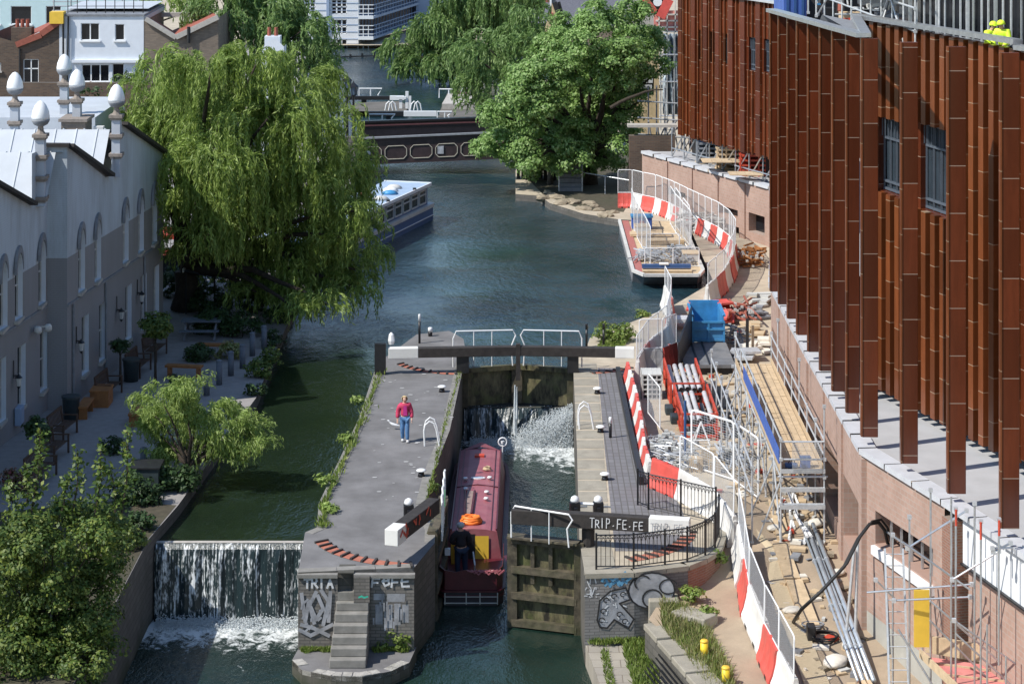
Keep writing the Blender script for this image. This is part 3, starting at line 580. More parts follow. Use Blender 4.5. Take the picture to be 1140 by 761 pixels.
    def pinnacle(x, y, ztop, zb):
        g = MB(); g.box(x - .17, x + .17, y - .2, y + .2, zb, ztop - .35); pn = g.build('pinnacle', 'render', r)
        g = MB(); z = ztop - .36; k = 0
        while z > zb + .2 and k < 5: g.box(x - .27, x + .27, y - .3, y + .3, z - .09, z + .03); g.box(x - .22, x + .22, y - .25, y + .25, z - .18, z - .09); z -= .78; k += 1
        g.lathe((x, y, ztop - .33), [(.2, 0), (.12, .12), (.1, .3)], 8); g.build('corbel', 'corbel', pn)
        g = MB(); g.lathe((x, y, ztop - .05), [(.12, 0), (.26, .07), (.34, .2), (.35, .26)], 14); g.build('dome_cup', 'leadgrey', pn, smooth=True)
        g = MB(); g.lathe((x, y, ztop + .21), [(.33, 0), (.345, .08), (.31, .3), (.22, .52), (.1, .66), (.0, .70)], 16); g.build('dome', 'white', pn, smooth=True)
    pinnacle(xn(87.3) + .1, 87.3, 10.95, 7.9); pinnacle(xf(94.7) + .05, 94.7, 10.75, 7.9); pinnacle(-20.6, 96.5, 11.05, 8.6); pinnacle(-19.9, 103.5, 11.1, 8.2); pinnacle(-18.4, 98.5, 10.95, 9.6)
    m = MB(); m.box(-18.9, -17.9, 97.6, 99.2, 7.5, 9.75); m.build('chimney_stack', 'stockbrick', r)
    m = MB(); m.box(-19.0, -17.8, 97.5, 99.3, 9.75, 9.87); m.build('stack_cap', 'corbel', r)
    m = MB(); m.box(-17.6, -17.2, 97.9, 98.3, 8, 9.5); m.build('vent', 'offwhite', r)
    for X, u in ((xf, 93.2), (xf, 98.8), (xf, 89.0), (xn, 82.6)):   # downpipes
        g = MB(); g.tube([(X(u) + .06, u, 3.9), (X(u) + .06, u, .1)], .045, 6); g.build('downpipe', 'leadgrey', r)
    return xf, xn
XF, XN = grey_building()
def lantern():
    r = E('wall_lantern', (0, 0, 0), 'x', 'lantern'); g = MB(); g.box(0, .22, -.02, .02, .18, .22); g.tube([(0.02, 0, .1), (.02, 0, .75)], .02, 5); g.build('bracket', 'iron', r)
    g = MB(); g.lathe((.2, 0, -.18), [(.07, 0), (.12, .3)], 6); g.build('lamp_glass', 'offwhite', r); g = MB(); g.lathe((.2, 0, .12), [(.15, 0), (.05, .1), (.01, .16)], 6); g.lathe((.2, 0, -.3), [(.01, 0), (.08, .12)], 6); g.build('lantern_cap', 'iron', r); return r
LN = Proto(lantern)
for px, py, c, lab in ((84, 385, 27.5, 'black lantern with pale glass between the second pair of ground floor windows'), (129, 350, 27.5, 'black wall lantern halfway along the arcaded building'), (152, 331, 27.5, 'farthest black lantern on the arcaded building'), (14, 424, 28.25, 'black wall lantern above the white meter box')):
    y = -c / ((px - CX) / F - .12); LN.put((.12 * y - c + .02, y, H - (py - HY) * y / F), 0, lab, 'lanterns on the arcaded building')
def on_f(px, py, c=27.5): y = -c / ((px - CX) / F - .12); return (.12 * y - c, y, H - (py - HY) * y / F)
x, y, z = on_f(38, 366, 28.25); r = E('security_camera', (x, y, z), 'white twin dome security camera on a bracket on the left wall', 'camera')
m = MB(); m.beam((x, y, z + .05), (x + .5, y, z + .1), .05, .05); m.build('bracket', 'offwhite', r)
m = MB(); m.lathe((x + .2, y - .3, z - .12), [(.1, 0), (.15, .08), (.14, .22), (.08, .28)], 10); m.lathe((x + .5, y + .1, z - .12), [(.1, 0), (.15, .08), (.14, .22), (.08, .28)], 10); m.build('camera_dome', 'offwhite', r, smooth=True)
x, y, z = on_f(18, 462, 28.25); r = E('meter_box', (x, y, z), 'pale grey metal meter box fixed to the near wall', 'box'); m = MB(); m.box(x, x + .22, y - .3, y + .3, z - .32, z + .32); m.build('case', 'bluegrey', r, bevel=.02)
m = MB(); m.box(x + .22, x + .24, y - .25, y + .25, z - .27, z + .27); m.build('door', 'bluegrey', r)
# ================================================================== houses behind
def house(name, label, px0, px1, pyt, Y, wallm, wins, roofz=None, depth=9, gable=None, door=None, cat='house', zb=0, bandw=None):
    x0 = (px0 - CX) * Y / F; x1 = (px1 - CX) * Y / F; zt = H - (pyt - HY) * Y / F; r = E(name, ((x0 + x1) / 2, Y + depth / 2, zb), label, cat)
    out = [(x0, zb), (x1, zb), (x1, zt), (x0, zt)] if not gable else [(x0, zb), (x1, zb)] + [((px - CX) * Y / F, H - (py - HY) * Y / F) for px, py in gable]
    hs = []; W = []
    for (a, b, t, bt, kind) in wins:
        u0, u1 = (a - CX) * Y / F, (b - CX) * Y / F; v1, v0 = H - (t - HY) * Y / F, H - (bt - HY) * Y / F; hs.append(rect(u0, u1, v0, v1)); W.append((u0, u1, v0, v1, kind))
    m = MB(); mp = lambda u, v: (u, Y, v); m.sheet(out, holes=hs, mp=mp)
    for h in hs:
        for a, b in zip(h, h[1:] + h[:1]): m.quad((a[0], Y, a[1]), (a[0], Y + .2, a[1]), (b[0], Y + .2, b[1]), (b[0], Y, b[1]))
    m.quad((x0, Y, zb), (x0, Y, out[-1][1]), (x0, Y + depth, out[-1][1]), (x0, Y + depth, zb)); m.quad((x1, Y, zb), (x1, Y + depth, zb), (x1, Y + depth, out[2][1]), (x1, Y, out[2][1])); m.build('wall', wallm, r)
    for u0, u1, v0, v1, kind in W:
        g = MB(); g.quad((u0, Y + .15, v0), (u1, Y + .15, v0), (u1, Y + .15, v1), (u0, Y + .15, v1)); w_ = g.build('door' if kind == 'door' else 'window', 'glassdark', r)
        g = MB()
        for a, b in (((u0, v0), (u1, v0)), ((u1, v0), (u1, v1)), ((u1, v1), (u0, v1)), ((u0, v1), (u0, v0))): g.beam((a[0], Y + .1, a[1]), (b[0], Y + .1, b[1]), .09, .09, (0, 1, 0))
        if kind in (2, 3):
            for i in range(1, kind): x = lerp(u0, u1, i / kind); g.beam((x, Y + .1, v0), (x, Y + .1, v1), .08, .06, (0, 1, 0))
        if kind == 4:
            x = (u0 + u1) / 2; g.beam((x, Y + .1, v0), (x, Y + .1, v1), .07, .06, (0, 1, 0)); g.beam((u0, Y + .1, lerp(v0, v1, .62)), (u1, Y + .1, lerp(v0, v1, .62)), .07, .06, (0, 1, 0))
        g.build('frame', 'white', w_)
        if kind != 'door': g = MB(); g.box(u0 - .1, u1 + .1, Y - .14, Y + .1, v0 - .12, v0 - .003); g.build('sill', 'white' if 'brown' not in wallm else 'stonetrim', w_)
    return r, x0, x1, zt
r, x0, x1, zt = house('white_house', 'white rendered house with flat grey roof above the arcaded building', 66, 160, 18, 160, 'whiterender', [(90, 110.5, 26, 45, 2), (128, 138.5, 27, 45, 1), (91, 121.5, 72, 91, 3), (125, 138, 71, 94, 'door')])
m = MB(); m.box(x0 - .05, x1 + .05, 159.9, 169, zt, zt + .12); m.build('parapet_edge', 'leadgrey', r)
m = MB(); m.box(x0 - .1, x1 + .1, 160.1, 169, zt - .3, zt - .02); m.sheet([(x0, 162), (x1, 162), (x1, 169), (x0, 169)], zt + .35); m.build('roof', 'roofsheet', r)
m = MB(); zb = H - (68 - HY) * 160 / F; m.box(x0 + .9, x1, 159.75, 159.995, zb - .1, zb + .08); m.build('ledge', 'whiterender', r)
m = MB(); m.tube([(x0 + .3, 159.85, zt), (x0 + .3, 159.85, 3)], .07, 6); m.tube([(x0 + .65, 159.85, zt), (x0 + .55, 159.85, 3)], .06, 6); m.build('drainpipe', 'black', r)
m = MB(); 
for i in range(9): m.tube([(x0 + .4 + i * .65, 161, zt), (x0 + .4 + i * .65, 161, zt + 1.1)], .03, 4)
m.tube([(x0 + .4, 161, zt + 1.1), (x0 + 5.6, 161, zt + 1.1)], .03, 4); m.tube([(x0 + .4, 161, zt + .6), (x0 + 5.6, 161, zt + .6)], .02, 4); m.build('roof_railing', 'iron', r)
m = MB(); m.box(x0 - .6, x0 + .35, 159.6, 160.6, zt - .5, zt + .3); m.build('yellow_tarp', 'yellow', r)
r, x0, x1, zt = house('brick_house', 'dark brown brick house with pitched roof and chimney pots at the left', -10, 66, 62, 160, 'brownbrick', [(26, 43, 66, 94, 4), (-8, 1, 70, 79, 1)], gable=[(66, 26), (48, 38), (20, 48), (0, 42), (-10, 38)])
m = MB(); m.beam(D(66, 24, 159.9), D(46, 38, 159.9), .4, .25, (0, 1, 0)); m.beam(D(46, 39, 159.9), D(18, 50, 159.9), .4, .2, (0, 1, 0)); m.quad(D(66, 25, 160), D(20, 47, 160), D(20, 40, 168), D(66, 20, 168)); m.build('roof', 'redroof', r)
cx_, _, cz_ = D(25, 40, 161); m = MB(); m.box(cx_ - .7, cx_ + .7, 160.6, 161.6, cz_ - 2.5, cz_ + .6); ch = m.build('chimney', 'brownbrick', r)
m = MB(); [m.lathe((cx_ + k, 161, cz_ + .6), [(.14, 0), (.12, .5), (.15, .55)], 8) for k in (-.35, 0, .35)]; m.build('chimney_pot', 'redroof', ch)
m = MB(); m.tube([D(22, 55, 159.9), D(22, 96, 159.9)], .07, 6); m.build('drainpipe', 'black', r)
r, x0, x1, zt = house('butterfly_roof_house', 'brown brick house with a V shaped roof behind the big willow', 160.5, 243, 18, 160.02, 'stockbrick', [(183, 195, 58, 82, 1)], gable=[(243, 20), (196, 42), (160.5, 22)])
m = MB(); m.quad(D(243, 18.5, 160), D(196, 41, 160), D(192, 34, 169), D(236, 14, 169)); m.quad(D(196, 41, 160), D(161, 20, 160), D(161, 14, 169), D(192, 34, 169)); m.build('roof', 'redroof', r)
m = MB(); m.beam(D(243, 19, 159.9), D(196, 41.5, 159.9), .35, .3, (0, 1, 0)); m.beam(D(196, 42, 159.9), D(162, 21, 159.9), .3, .25, (0, 1, 0)); m.beam(D(161, 17, 168), D(222, 16, 168), .3, .3); m.build('coping', 'stonetrim', r)
m = MB(); m.tube([D(210, 30, 159.8), D(210, 48, 159.8)], .12, 6); m.build('drainpipe', 'black', r)
r, x0, x1, zt = house('teal_building', 'tall pale teal building with dark square windows behind the brick house', -30, 160, -60, 190, 'teal', [(12, 35, 7, 27, 1), (51, 68, 7, 30, 1), (-14, 0, 7, 27, 1)])
m = MB()
for i in range(26): X0 = lerp((88 - CX) * 189 / F, (148 - CX) * 189 / F, i / 25); m.box(X0 - .03, X0 + .03, 188.9, 189, H + (195 - 12) * 189 / F * -1 - .2, H - 193 * 189 / F)
m.build('balcony_screen', 'bluegrey', r)
m = MB()
for k in range(4): _, _, z = D(0, 2 + k * 5, 172); m.tube([((58 - CX) * 172 / F, 172, z), ((157 - CX) * 172 / F, 172, z)], .04, 4)
for k in range(6): x = (lerp(60, 155, k / 5) - CX) * 172 / F; m.tube([(x, 172, 0), (x, 172, D(0, -6, 172)[2])], .05, 4)
m.build('roof_scaffold', 'steel', label='scaffold rails above the white house roof', cat='scaffold')
r, x0, x1, zt = house('white_chimney_house', 'small white gabled house end with chimney behind the willow', 290, 316, 48, 150, 'whiterender', [], gable=[(316, 52), (308, 44), (300, 44), (290, 56)], depth=1.6)
x, _, z = D(304, 40, 151); m = MB(); m.box(x - .5, x + .5, 150.5, 151.5, z - 2, z); ch = m.build('chimney', 'whiterender', r); m = MB(); [m.lathe((x + k, 151, z), [(.13, 0), (.11, .55)], 8) for k in (-.25, .2)]; m.build('chimney_pot', 'redroof', ch)
# white apartment block at the far end of the water
def far_block():
    Y = 236; r = E('apartment_block', ((410 - CX) * Y / F, Y, 0), 'white warehouse block with gridded windows and long balconies at the far end of the water', 'building')
    X = lambda px: (px - CX) * Y / F; Z = lambda py: H - (py - HY) * Y / F
    hs = []
    for a, b in ((333, 351), (369, 386)):
        for t, bt in ((-22, -6), (0, 16), (22, 38), (44, 57)): hs.append(rect(X(a), X(b), Z(bt), Z(t)))
    m = MB(); m.sheet([(X(300), 0), (X(399), 0), (X(399), Z(-60)), (X(300), Z(-60))], holes=hs, mp=lambda u, v: (u, Y, v))
    for h in hs:
        for a, b in zip(h, h[1:] + h[:1]): m.quad((a[0], Y, a[1]), (a[0], Y + .3, a[1]), (b[0], Y + .3, b[1]), (b[0], Y, b[1]))
    m.quad((X(399), Y, 0), (X(399), Y + 6, 0), (X(399), Y + 6, Z(-60)), (X(399), Y, Z(-60))); m.build('wall', 'farwhite', r)
    m = MB()
    for k in range(16): z = Z(60 - 8 * k); m.box(X(300), X(399) + .02, Y - .04, Y + .001, z, z + .07)
    m.build('cladding_joint', 'bluegrey', r)
    m = MB(); m.box(X(363.5), X(366.5), Y - .15, Y - .045, 0, Z(-60)); m.build('downpipe', 'bluegrey', r)
    for h in hs:
        (u0, v0), _, (u1, v1), _ = h; g = MB(); g.quad((u0, Y + .25, v0), (u1, Y + .25, v0), (u1, Y + .25, v1), (u0, Y + .25, v1)); w_ = g.build('window', 'glassdark', r); g = MB()
        for i in range(4): x = lerp(u0, u1, i / 3); g.beam((x, Y + .2, v0), (x, Y + .2, v1), .14, .08, (0, 1, 0))
        for i in range(3): z = lerp(v0, v1, i / 2); g.beam((u0, Y + .2, z), (u1, Y + .2, z), .14, .08, (0, 1, 0))
        g.build('frame', 'white', w_)
    # recessed balcony side running away from the canal
    a, b = (X(399), Y + 2), (X(472), Y + 26)
    m = MB(); m.quad((*a, 0), (*b, 0), (*b, Z(-60)), (*a, Z(-60))); m.build('recessed_wall', 'browncurtain', r)
    m = MB(); n = 26
    for i in range(n): x, y = lerp(a[0], b[0], i / n), lerp(a[1], b[1], i / n) - .1; m.box(x - .06, x + .06, y - .1, y, 0, Z(-60))
    m.build('window_post', 'bluegrey', r)
    for py in (18, 41, 63, -8):
        z = Z(py); g = MB(); g.prism([(a[0], a[1]), (a[0], a[1] - 2.4), (X(416), Y - .4), (b[0], b[1] - 2.0), b], z - .25, z); bl = g.build('balcony', 'bluegrey', r); g = MB()
        P = [(a[0], a[1] - 2.4), (X(416), Y - .4)]; Q = [P[1], (b[0], b[1] - 2.0)]
        for (p, q), mm, k in ((P, 'white', 3), (Q, 'bluegrey', 22)):
            g = MB()
            for zz in (.3, .75, 1.15): g.beam((*p, z + zz), (*q, z + zz), .08, .08)
            for i in range(k + 1): x, y = lerp(p[0], q[0], i / k), lerp(p[1], q[1], i / k); g.beam((x, y, z), (x, y, z + 1.15), .07, .07)
            if mm == 'white': g.beam((*p, z - .1), (*q, z - .1), .2, .35)
            g.build('railing', mm, bl)
    m = MB(); m.quad((X(455), Y + 18, 0), (X(500), Y + 20, 0), (X(500), Y + 20, Z(-70)), (X(455), Y + 18, Z(-70))); m.quad((X(500), Y + 20, 0), (X(500) + 1, Y + 40, 0), (X(500) + 1, Y + 40, Z(-70)), (X(500), Y + 20, Z(-70))); m.build('pale_wing', 'bluegrey', r)
far_block()
x0, x1 = (455 - CX) * 262 / F, (500 - CX) * 262 / F
# slate-roofed hall
def hall():
    Y = 232; X = lambda px: (px - CX) * Y / F; Z = lambda py: H - (py - HY) * Y / F
    r = E('slate_roofed_hall', (X(630), Y, 0), 'stone hall with slate roofs and a cream pointed gable above the trees', 'building')
    m = MB(); m.quad((X(560), Y, Z(26)), (X(613), Y, Z(26)), (X(613), Y + 6, Z(8)), (X(560), Y + 6, Z(8))); m.quad((X(620), Y + .5, Z(30)), (X(700), Y + .5, Z(30)), (X(700), Y + 8, Z(2)), (X(620), Y + 8, Z(2))); m.build('roof', 'slate', r)
    m = MB(); m.box(X(560), X(613), Y + 6, Y + 6.4, Z(9), Z(6)); m.build('ridge_tiles', 'redroof', r)
    m = MB(); m.box(X(558), X(700), Y + .6, Y + 8, 0, Z(30)); m.build('wall', 'stockbrick', r)
    m = MB(); m.quad((X(607), Y - .5, Z(60)), (X(626), Y - .5, Z(60)), (X(626), Y - .5, Z(34)), (X(614.5), Y - .5, Z(3)), (X(607), Y - .5, Z(30))); m.build('gable', 'cream', r)
    m = MB(); m.beam((X(617), Y - .6, Z(2)), (X(627), Y - .6, Z(30)), .5, .35, (0, 1, 0)); m.beam((X(622), Y - .3, Z(2)), (X(628), Y - .3, Z(24)), .3, .4, (0, 1, 0)); m.build('gable_coping', 'black', r)
    m = MB(); m.box(X(612.5), X(615.5), Y - .62, Y - .5, Z(21), Z(14)); m.build('gable_panel', 'pinkjacket', r)
    m = MB(); m.box(X(612), X(614), Y - .5, Y, Z(14), Z(-12)); m.build('finial_post', 'white', r)
    m = MB(); m.box(X(600), X(745), Y + 10, Y + 12, 0, Z(1.5)); m.build('rear_wall', 'stonetrim', r)
    m = MB(); m.box(X(560), X(612), Y + 9, Y + 16, 0, Z(-30)); b = m.build('glazed_block', 'glassblue', r)
    m = MB(); [m.box(X(p) - .15, X(p) + .15, Y + 8.8, Y + 9, Z(7), Z(-30)) for p in (563, 571, 582, 586, 596, 610)]; m.build('glazing_bar', 'white', r)
    m = MB(); m.box(X(562), X(612), Y + 8.7, Y + 8.9, Z(8), Z(5)); m.build('cornice', 'black', r)
hall()
# hoarding and sheeted scaffold behind the trees
Y = 170; X = lambda px: (px - CX) * Y / F; Z = lambda py: H - (py - HY) * Y / F
r = E('sheeted_scaffold', (X(745), Y, 0), 'tall scaffold wrapped in grey white sheeting beside the brown cladding', 'scaffold')
m = MB(); n = 24
for i in range(n):
    for j in range(18):
        f = lambda a, b: (X(lerp(738, 770, a / n)), Y + .5 * math.sin(a * 1.3 + b * .3) + .15 * math.sin(b * 2.1 + a), Z(lerp(128, 38, b / 18)))
        m.quad(f(i, j), f(i + 1, j), f(i + 1, j + 1), f(i, j + 1))
m.build('sheeting', 'sheeting', r, smooth=True)
m = MB(); [m.tube([(X(p), Y - .6, 0), (X(p), Y - .6, Z(35))], .06, 5) for p in (735, 742, 750, 758)]; [m.tube([(X(733), Y - .6, Z(q)), (X(765), Y - .6, Z(q))], .05, 5) for q in (60, 90, 128)]; m.build('scaffold_tube', 'steel', r)
r = E('red_mesh_hoarding', (X(740), 176, 0), 'red and white mesh screen at the top of the far building site', 'screen')
Y = 176; m = MB(); m.box(X(728), X(775), 176, 176.2, Z(36), Z(12)); m.build('mesh_panel', 'redmesh', r); m = MB(); [m.box(X(730), X(775), 175.8, 176, Z(q), Z(q - 1.6)) for q in (17, 24, 31, 36)]; [m.box(X(p), X(p + 1.2), 175.8, 175.99, Z(36), Z(-4)) for p in (733, 742, 751)]; m.build('rail', 'offwhite', r)
r = E('red_black_banner', (X(727), 176, 0), 'slanted red and black banner with white emblem at the top of the tree', 'banner'); m = MB(); m.quad((X(712), 175, Z(2)), (X(728), 175, Z(16)), (X(742), 175, Z(6)), (X(742), 175, Z(-10)), (X(716), 175, Z(-10))); m.build('cloth', 'black', r)
m = MB(); m.beam((X(716), 174.9, Z(-3)), (X(728), 174.9, Z(12)), .5, .3, (0, 1, 0)); m.beam((X(744), 174.9, Z(-2)), (X(734), 174.9, Z(18)), .7, .3, (0, 1, 0)); m.build('red_band', 'barred', r); m = MB(); m.quad(*[(X(731 + 5 * math.cos(t * PI / 5)), 174.8, Z(1 + 5 * math.sin(-t * PI / 5))) for t in range(10)][::-1]); m.build('emblem', 'white', r)
# black sign with two lines of white lettering on a pale wall, glimpsed through the branches
Y = 150; X = lambda px: (px - CX) * Y / F; Z = lambda py: H - (py - HY) * Y / F
r = E('black_sign', (X(708), 150, 4), 'black signboard with two lines of white lettering behind the tree branches', 'sign')
m = MB(); m.box(X(690), X(728), 150, 150.15, Z(106), Z(80)); m.build('board', 'black', r)
m = MB(); random.seed(3)
for row, (a, b) in enumerate(((697, 725), (695, 727))):
    x = a
    while x < b:
        wd_ = random.uniform(1.0, 2.0); strokes(m, [[(0, 0), (0, 1), (.7, 1), (.7, .5), (0, .5)]] if random.random() < .5 else [[(0, 0), (0, 1)], [(0, .5), (.8, .5)], [(.8, 0), (.8, 1)]], (X(x), 149.99, Z(99 - row * 7)), (X(x + wd_) - X(x), 0, 0), (0, 0, .24), (0, -1, 0), .07); x += wd_ + .9
strokes(m, [circ(.5, .5, .5, .5)], (X(700), 149.99, Z(86)), (.5, 0, 0), (0, 0, .3), (0, -1, 0), .09)
m.build('lettering', 'spraywhite', r)
r = E('cream_wall', (X(716), 152, 0), 'cream brick wall glimpsed through the gap in the tree', 'wall'); m = MB(); m.box(X(706), X(736), 152, 152.4, 0, Z(52)); m.build('wall_face', 'cream', r); m = MB(); m.box(X(705.5), X(736.5), 151.9, 152.5, Z(52), Z(50)); m.build('coping', 'stonetrim', r)
# ================================================================== the building going up on the right
ZT = 3.9
POD = [(7.6, 136.0, 3.02), (13.6, 122.3, 3.05), (12.6, 112, 3.2), (10.35, 93, 3.75), (10.2, 80.4, 3.88), (10.2, 67.8, 3.9), (11.65, 62.7, 3.9), (12.95, 57.6, 3.9), (14.3, 52, 3.9)]
def right_building():
    r = E('terracotta_building', (14, 80, 0), 'unfinished building clad in tall glossy brown terracotta fins over a pink brick base', 'building')
    zb = lambda x, y: zg(x, y) - .3
    # brick base, bay by bay with openings
    def wallseg(a, b, holes, m_='podbrick', z0=None, z1=None, name='brick_wall', depth=.45, nrm=1):
        A, B = Vector(a[:2]), Vector(b[:2]); L = (B - A).length; d = (B - A) / L; nn = Vector((-d.y, d.x)) * nrm   # inward
        za0 = z0 if z0 is not None else min(zb(*A), zb(*B)); t0, t1 = (a[2] if z1 is None else z1), (b[2] if z1 is None else z1)
        mp = lambda u, v: (A.x + d.x * u, A.y + d.y * u, v); m = MB(); m.sheet([(0, za0), (L, za0), (L, t1 - .002), (0, t0 - .002)], holes=holes, mp=mp)
        for h in holes:
            for p, q in zip(h, h[1:] + h[:1]):
                P, Q = mp(*p), mp(*q); o = (nn.x * depth, nn.y * depth); m.quad(P, (P[0] + o[0], P[1] + o[1], P[2]), (Q[0] + o[0], Q[1] + o[1], Q[2]), Q)
        m.build(name, m_, r)
        for h in holes:
            g = MB(); g.quad(*[(mp(*p)[0] + nn.x * depth, mp(*p)[1] + nn.y * depth, p[1]) for p in h]); g.build('dark_opening', 'glassdark', r)
        return mp, L, nn
    wallseg(POD[0], POD[1], [rect(2.9, 5.4, 1.1, 1.45), rect(9.3, 11.4, .95, 1.4), rect(10.2, 11.6, -.1, .5), rect(12.6, 14.3, .5, 1.5)])
    wallseg(POD[1], POD[2], [rect(4, 6, .6, 1.8)])
    wallseg(POD[2], POD[3], [rect(3, 5.4, .6, 2.4), rect(9, 12, .6, 2.4)])
    def bays(a, b, n):
        L = (Vector(b[:2]) - Vector(a[:2])).length; s = L / n; return [rect(s * k + .35, s * (k + 1) - .35, .35, 2.25) for k in range(n)]
    wallseg(POD[3], POD[4], bays(POD[3], POD[4], 4)); wallseg(POD[4], POD[5], bays(POD[4], POD[5], 3))
    for a, b, n in ((POD[3], POD[4], 4), (POD[4], POD[5], 3), (POD[0], POD[1], 5)):   # brick piers standing proud
        A, B = Vector(a[:2]), Vector(b[:2]); d = (B - A).normalized(); nn = Vector((-d.y, d.x))
        for k in range(1, n + 1):
            p = A.lerp(B, k / n) ; zz = min(a[2], b[2]) - .06; g = MB(); q = [p - d * .3 - nn * .07, p + d * .3 - nn * .07, p + d * .3 + nn * .2, p - d * .3 + nn * .2]
            g.prism([tuple(v) for v in q], zb(*p), zz); g.build('brick_pier', 'podbrick', r)
    # corner pier, strip opening with its white sill, plinth
    a, b = POD[5], POD[6]; mp, L, nn = wallseg(a, b, [rect(.9, 4.6, 1.55, 2.5)], z0=-.55, depth=.8)
    wallseg(a, b, [], 'plinth', z0=-2.2, z1=-.55, name='concrete_plinth')
    g = MB(); A, B = Vector(mp(.85, 0)), Vector(mp(4.7, 0)); o = Vector((nn.x, nn.y, 0)); g.prism([tuple((A - o * .12)[:2]), tuple((B - o * .12)[:2]), tuple((B + o * .6)[:2]), tuple((A + o * .6)[:2])], 1.25, 1.5); g.build('white_sill', 'white', r)
    g = MB(); A, B = Vector(mp(.9, 0)), Vector(mp(4.6, 0))
    for t in (.12, .3, .48, .66, .84): p = A.lerp(B, t) + o * .3; g.tube([(p.x, p.y, 1.5), (p.x, p.y, 2.5)], .045, 5)
    g.tube([tuple(A + o * .3 + Vector((0, 0, 1.9))), tuple(B + o * .3 + Vector((0, 0, 1.9)))], .04, 5); g.build('prop', 'steel', r)
    a2, b2 = POD[6], POD[7]; g = MB(); A, B = Vector(a2[:2]), Vector(b2[:2]); d = (B - A).normalized(); n2 = Vector((-d.y, d.x))
    q = [A - d * .05 - n2 * .05, A + d * .55 - n2 * .05, A + d * .55 + n2 * .5, A - d * .05 + n2 * .5]; g.prism([tuple(v) for v in q], -2, 3.6); g.build('brick_pier', 'redbrick', r)
    A2 = A + d * .9; wallseg((A2.x + .1, A2.y, 3.9), (POD[8][0], POD[8][1], 3.9), [], 'farwhite', z0=2.62, z1=3.89, name='white_fascia'); wallseg((A2.x + .25, A2.y, 3.9), (POD[8][0] + .15, POD[8][1], 3.9), [], 'podbrick', z0=-2, z1=2.6, name='brick_wall')
    g = MB(); g.beam((A2.x + .08, A2.y, 2.6), (POD[8][0] - .02, POD[8][1], 2.6), .12, .05); g.build('drip_edge', 'black', r)
    # coping and deck
    def offs(P, dd):
        out = []
        for i, p in enumerate(P):
            a = Vector(P[max(i - 1, 0)][:2]); b = Vector(P[min(i + 1, len(P) - 1)][:2]); d = (b - a).normalized(); out.append((p[0] - d.y * dd, p[1] + d.x * dd, p[2]))
        return out
    o1, i1 = offs(POD, -.12), offs(POD, .42); g = MB()
    for k in range(8):
        n = max(1, int((Vector(POD[k + 1]) - Vector(POD[k])).length / 1.5))
        for j in range(n):
            t0, t1 = j / n + .006, (j + 1) / n - .006; A, B, C, D_ = (Vector(o1[k]).lerp(Vector(o1[k + 1]), t0), Vector(o1[k]).lerp(Vector(o1[k + 1]), t1), Vector(i1[k]).lerp(Vector(i1[k + 1]), t1), Vector(i1[k]).lerp(Vector(i1[k + 1]), t0))
            z = Vector((0, 0, .16)); g.quad(A + z, B + z, C + z, D_ + z); g.quad(A, B, B + z, A + z); g.quad(D_ + z, C + z, C, D_)
    g.build('coping', 'white' if 0 else 'offcoping', r)
    dk = i1[3:]; g = MB(); g.sheet([(p[0], p[1]) for p in dk] + [(30, 52), (30, 93)], 3.93); g.sheet([(p[0], p[1]) for p in i1[:4]] + [(30, 93.1), (30, 136)], 3.1); g.build('deck', 'deck', r)
    # main fins along the edge
    pxs = [858.4, 867.6, 877.6, 888, 900.5, 913.7, 927.6, 943.4, 960.3]; pys = [324.7, 339, 355, 373, 391.8, 413, 435.8, 460, 486.6]; rights = [868.5, 878, 887, 899, 912, 926, 941, 957, 977.6]
    FN = []
    for a, c, b in zip(pxs, rights, pys):
        Y = F * (H - 4.3) / (b - HY); FN.append(((a - CX) * Y / F, (c - CX) * Y / F, Y, lerp(15.95, 15.0, (Y - 68) / 21)))
    for a, c, b, t in ((1004.5, 1022, 516, 16.1), (1056.5, 1075.5, 549.7, 16.26), (1115.5, 1135, 588.6, 16.4), (1182, 1204, 632, 16.5)):
        Y = F * (H - 4.3) / (b - HY); FN.append(((a - CX) * Y / F, (c - CX) * Y / F, Y, t))
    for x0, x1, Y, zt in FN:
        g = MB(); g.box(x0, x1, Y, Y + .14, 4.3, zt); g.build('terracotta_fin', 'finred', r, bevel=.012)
        g = MB(); g.box(x0 - .045, x0 - .002, Y - .02, Y + .19, 4.32, zt); g.build('fin_lit_edge', 'finorange', r)  # strip paints the sunlit side of the fin in brighter terracotta
    # backing wall behind the near fins: slim orange fins with dark panels between
    def screen(A, B, step, z0, z1, slots=(), wz=None, depth=.22, wid=.2, jit=0, back='finred'):
        A, B = Vector(A), Vector(B); L = (B - A).length; d = (B - A) / L; nn = Vector((-d.y, d.x)); n = int(L / step)
        mp = lambda u, v, o=0: (A.x + d.x * u + nn.x * o, A.y + d.y * u + nn.y * o, v); hs = [rect(u0, u1, v0, v1) for u0, u1, v0, v1 in slots]
        g = MB(); g.sheet([(0, z0 + .1), (L, z0 + .1), (L, z1), (0, z1)], holes=hs, mp=mp)
        for h in hs:
            for p, q in zip(h, h[1:] + h[:1]): g.quad(mp(*p), mp(*p, .3), mp(*q, .3), mp(*q))
        g.build('cladding_panel', back, r)
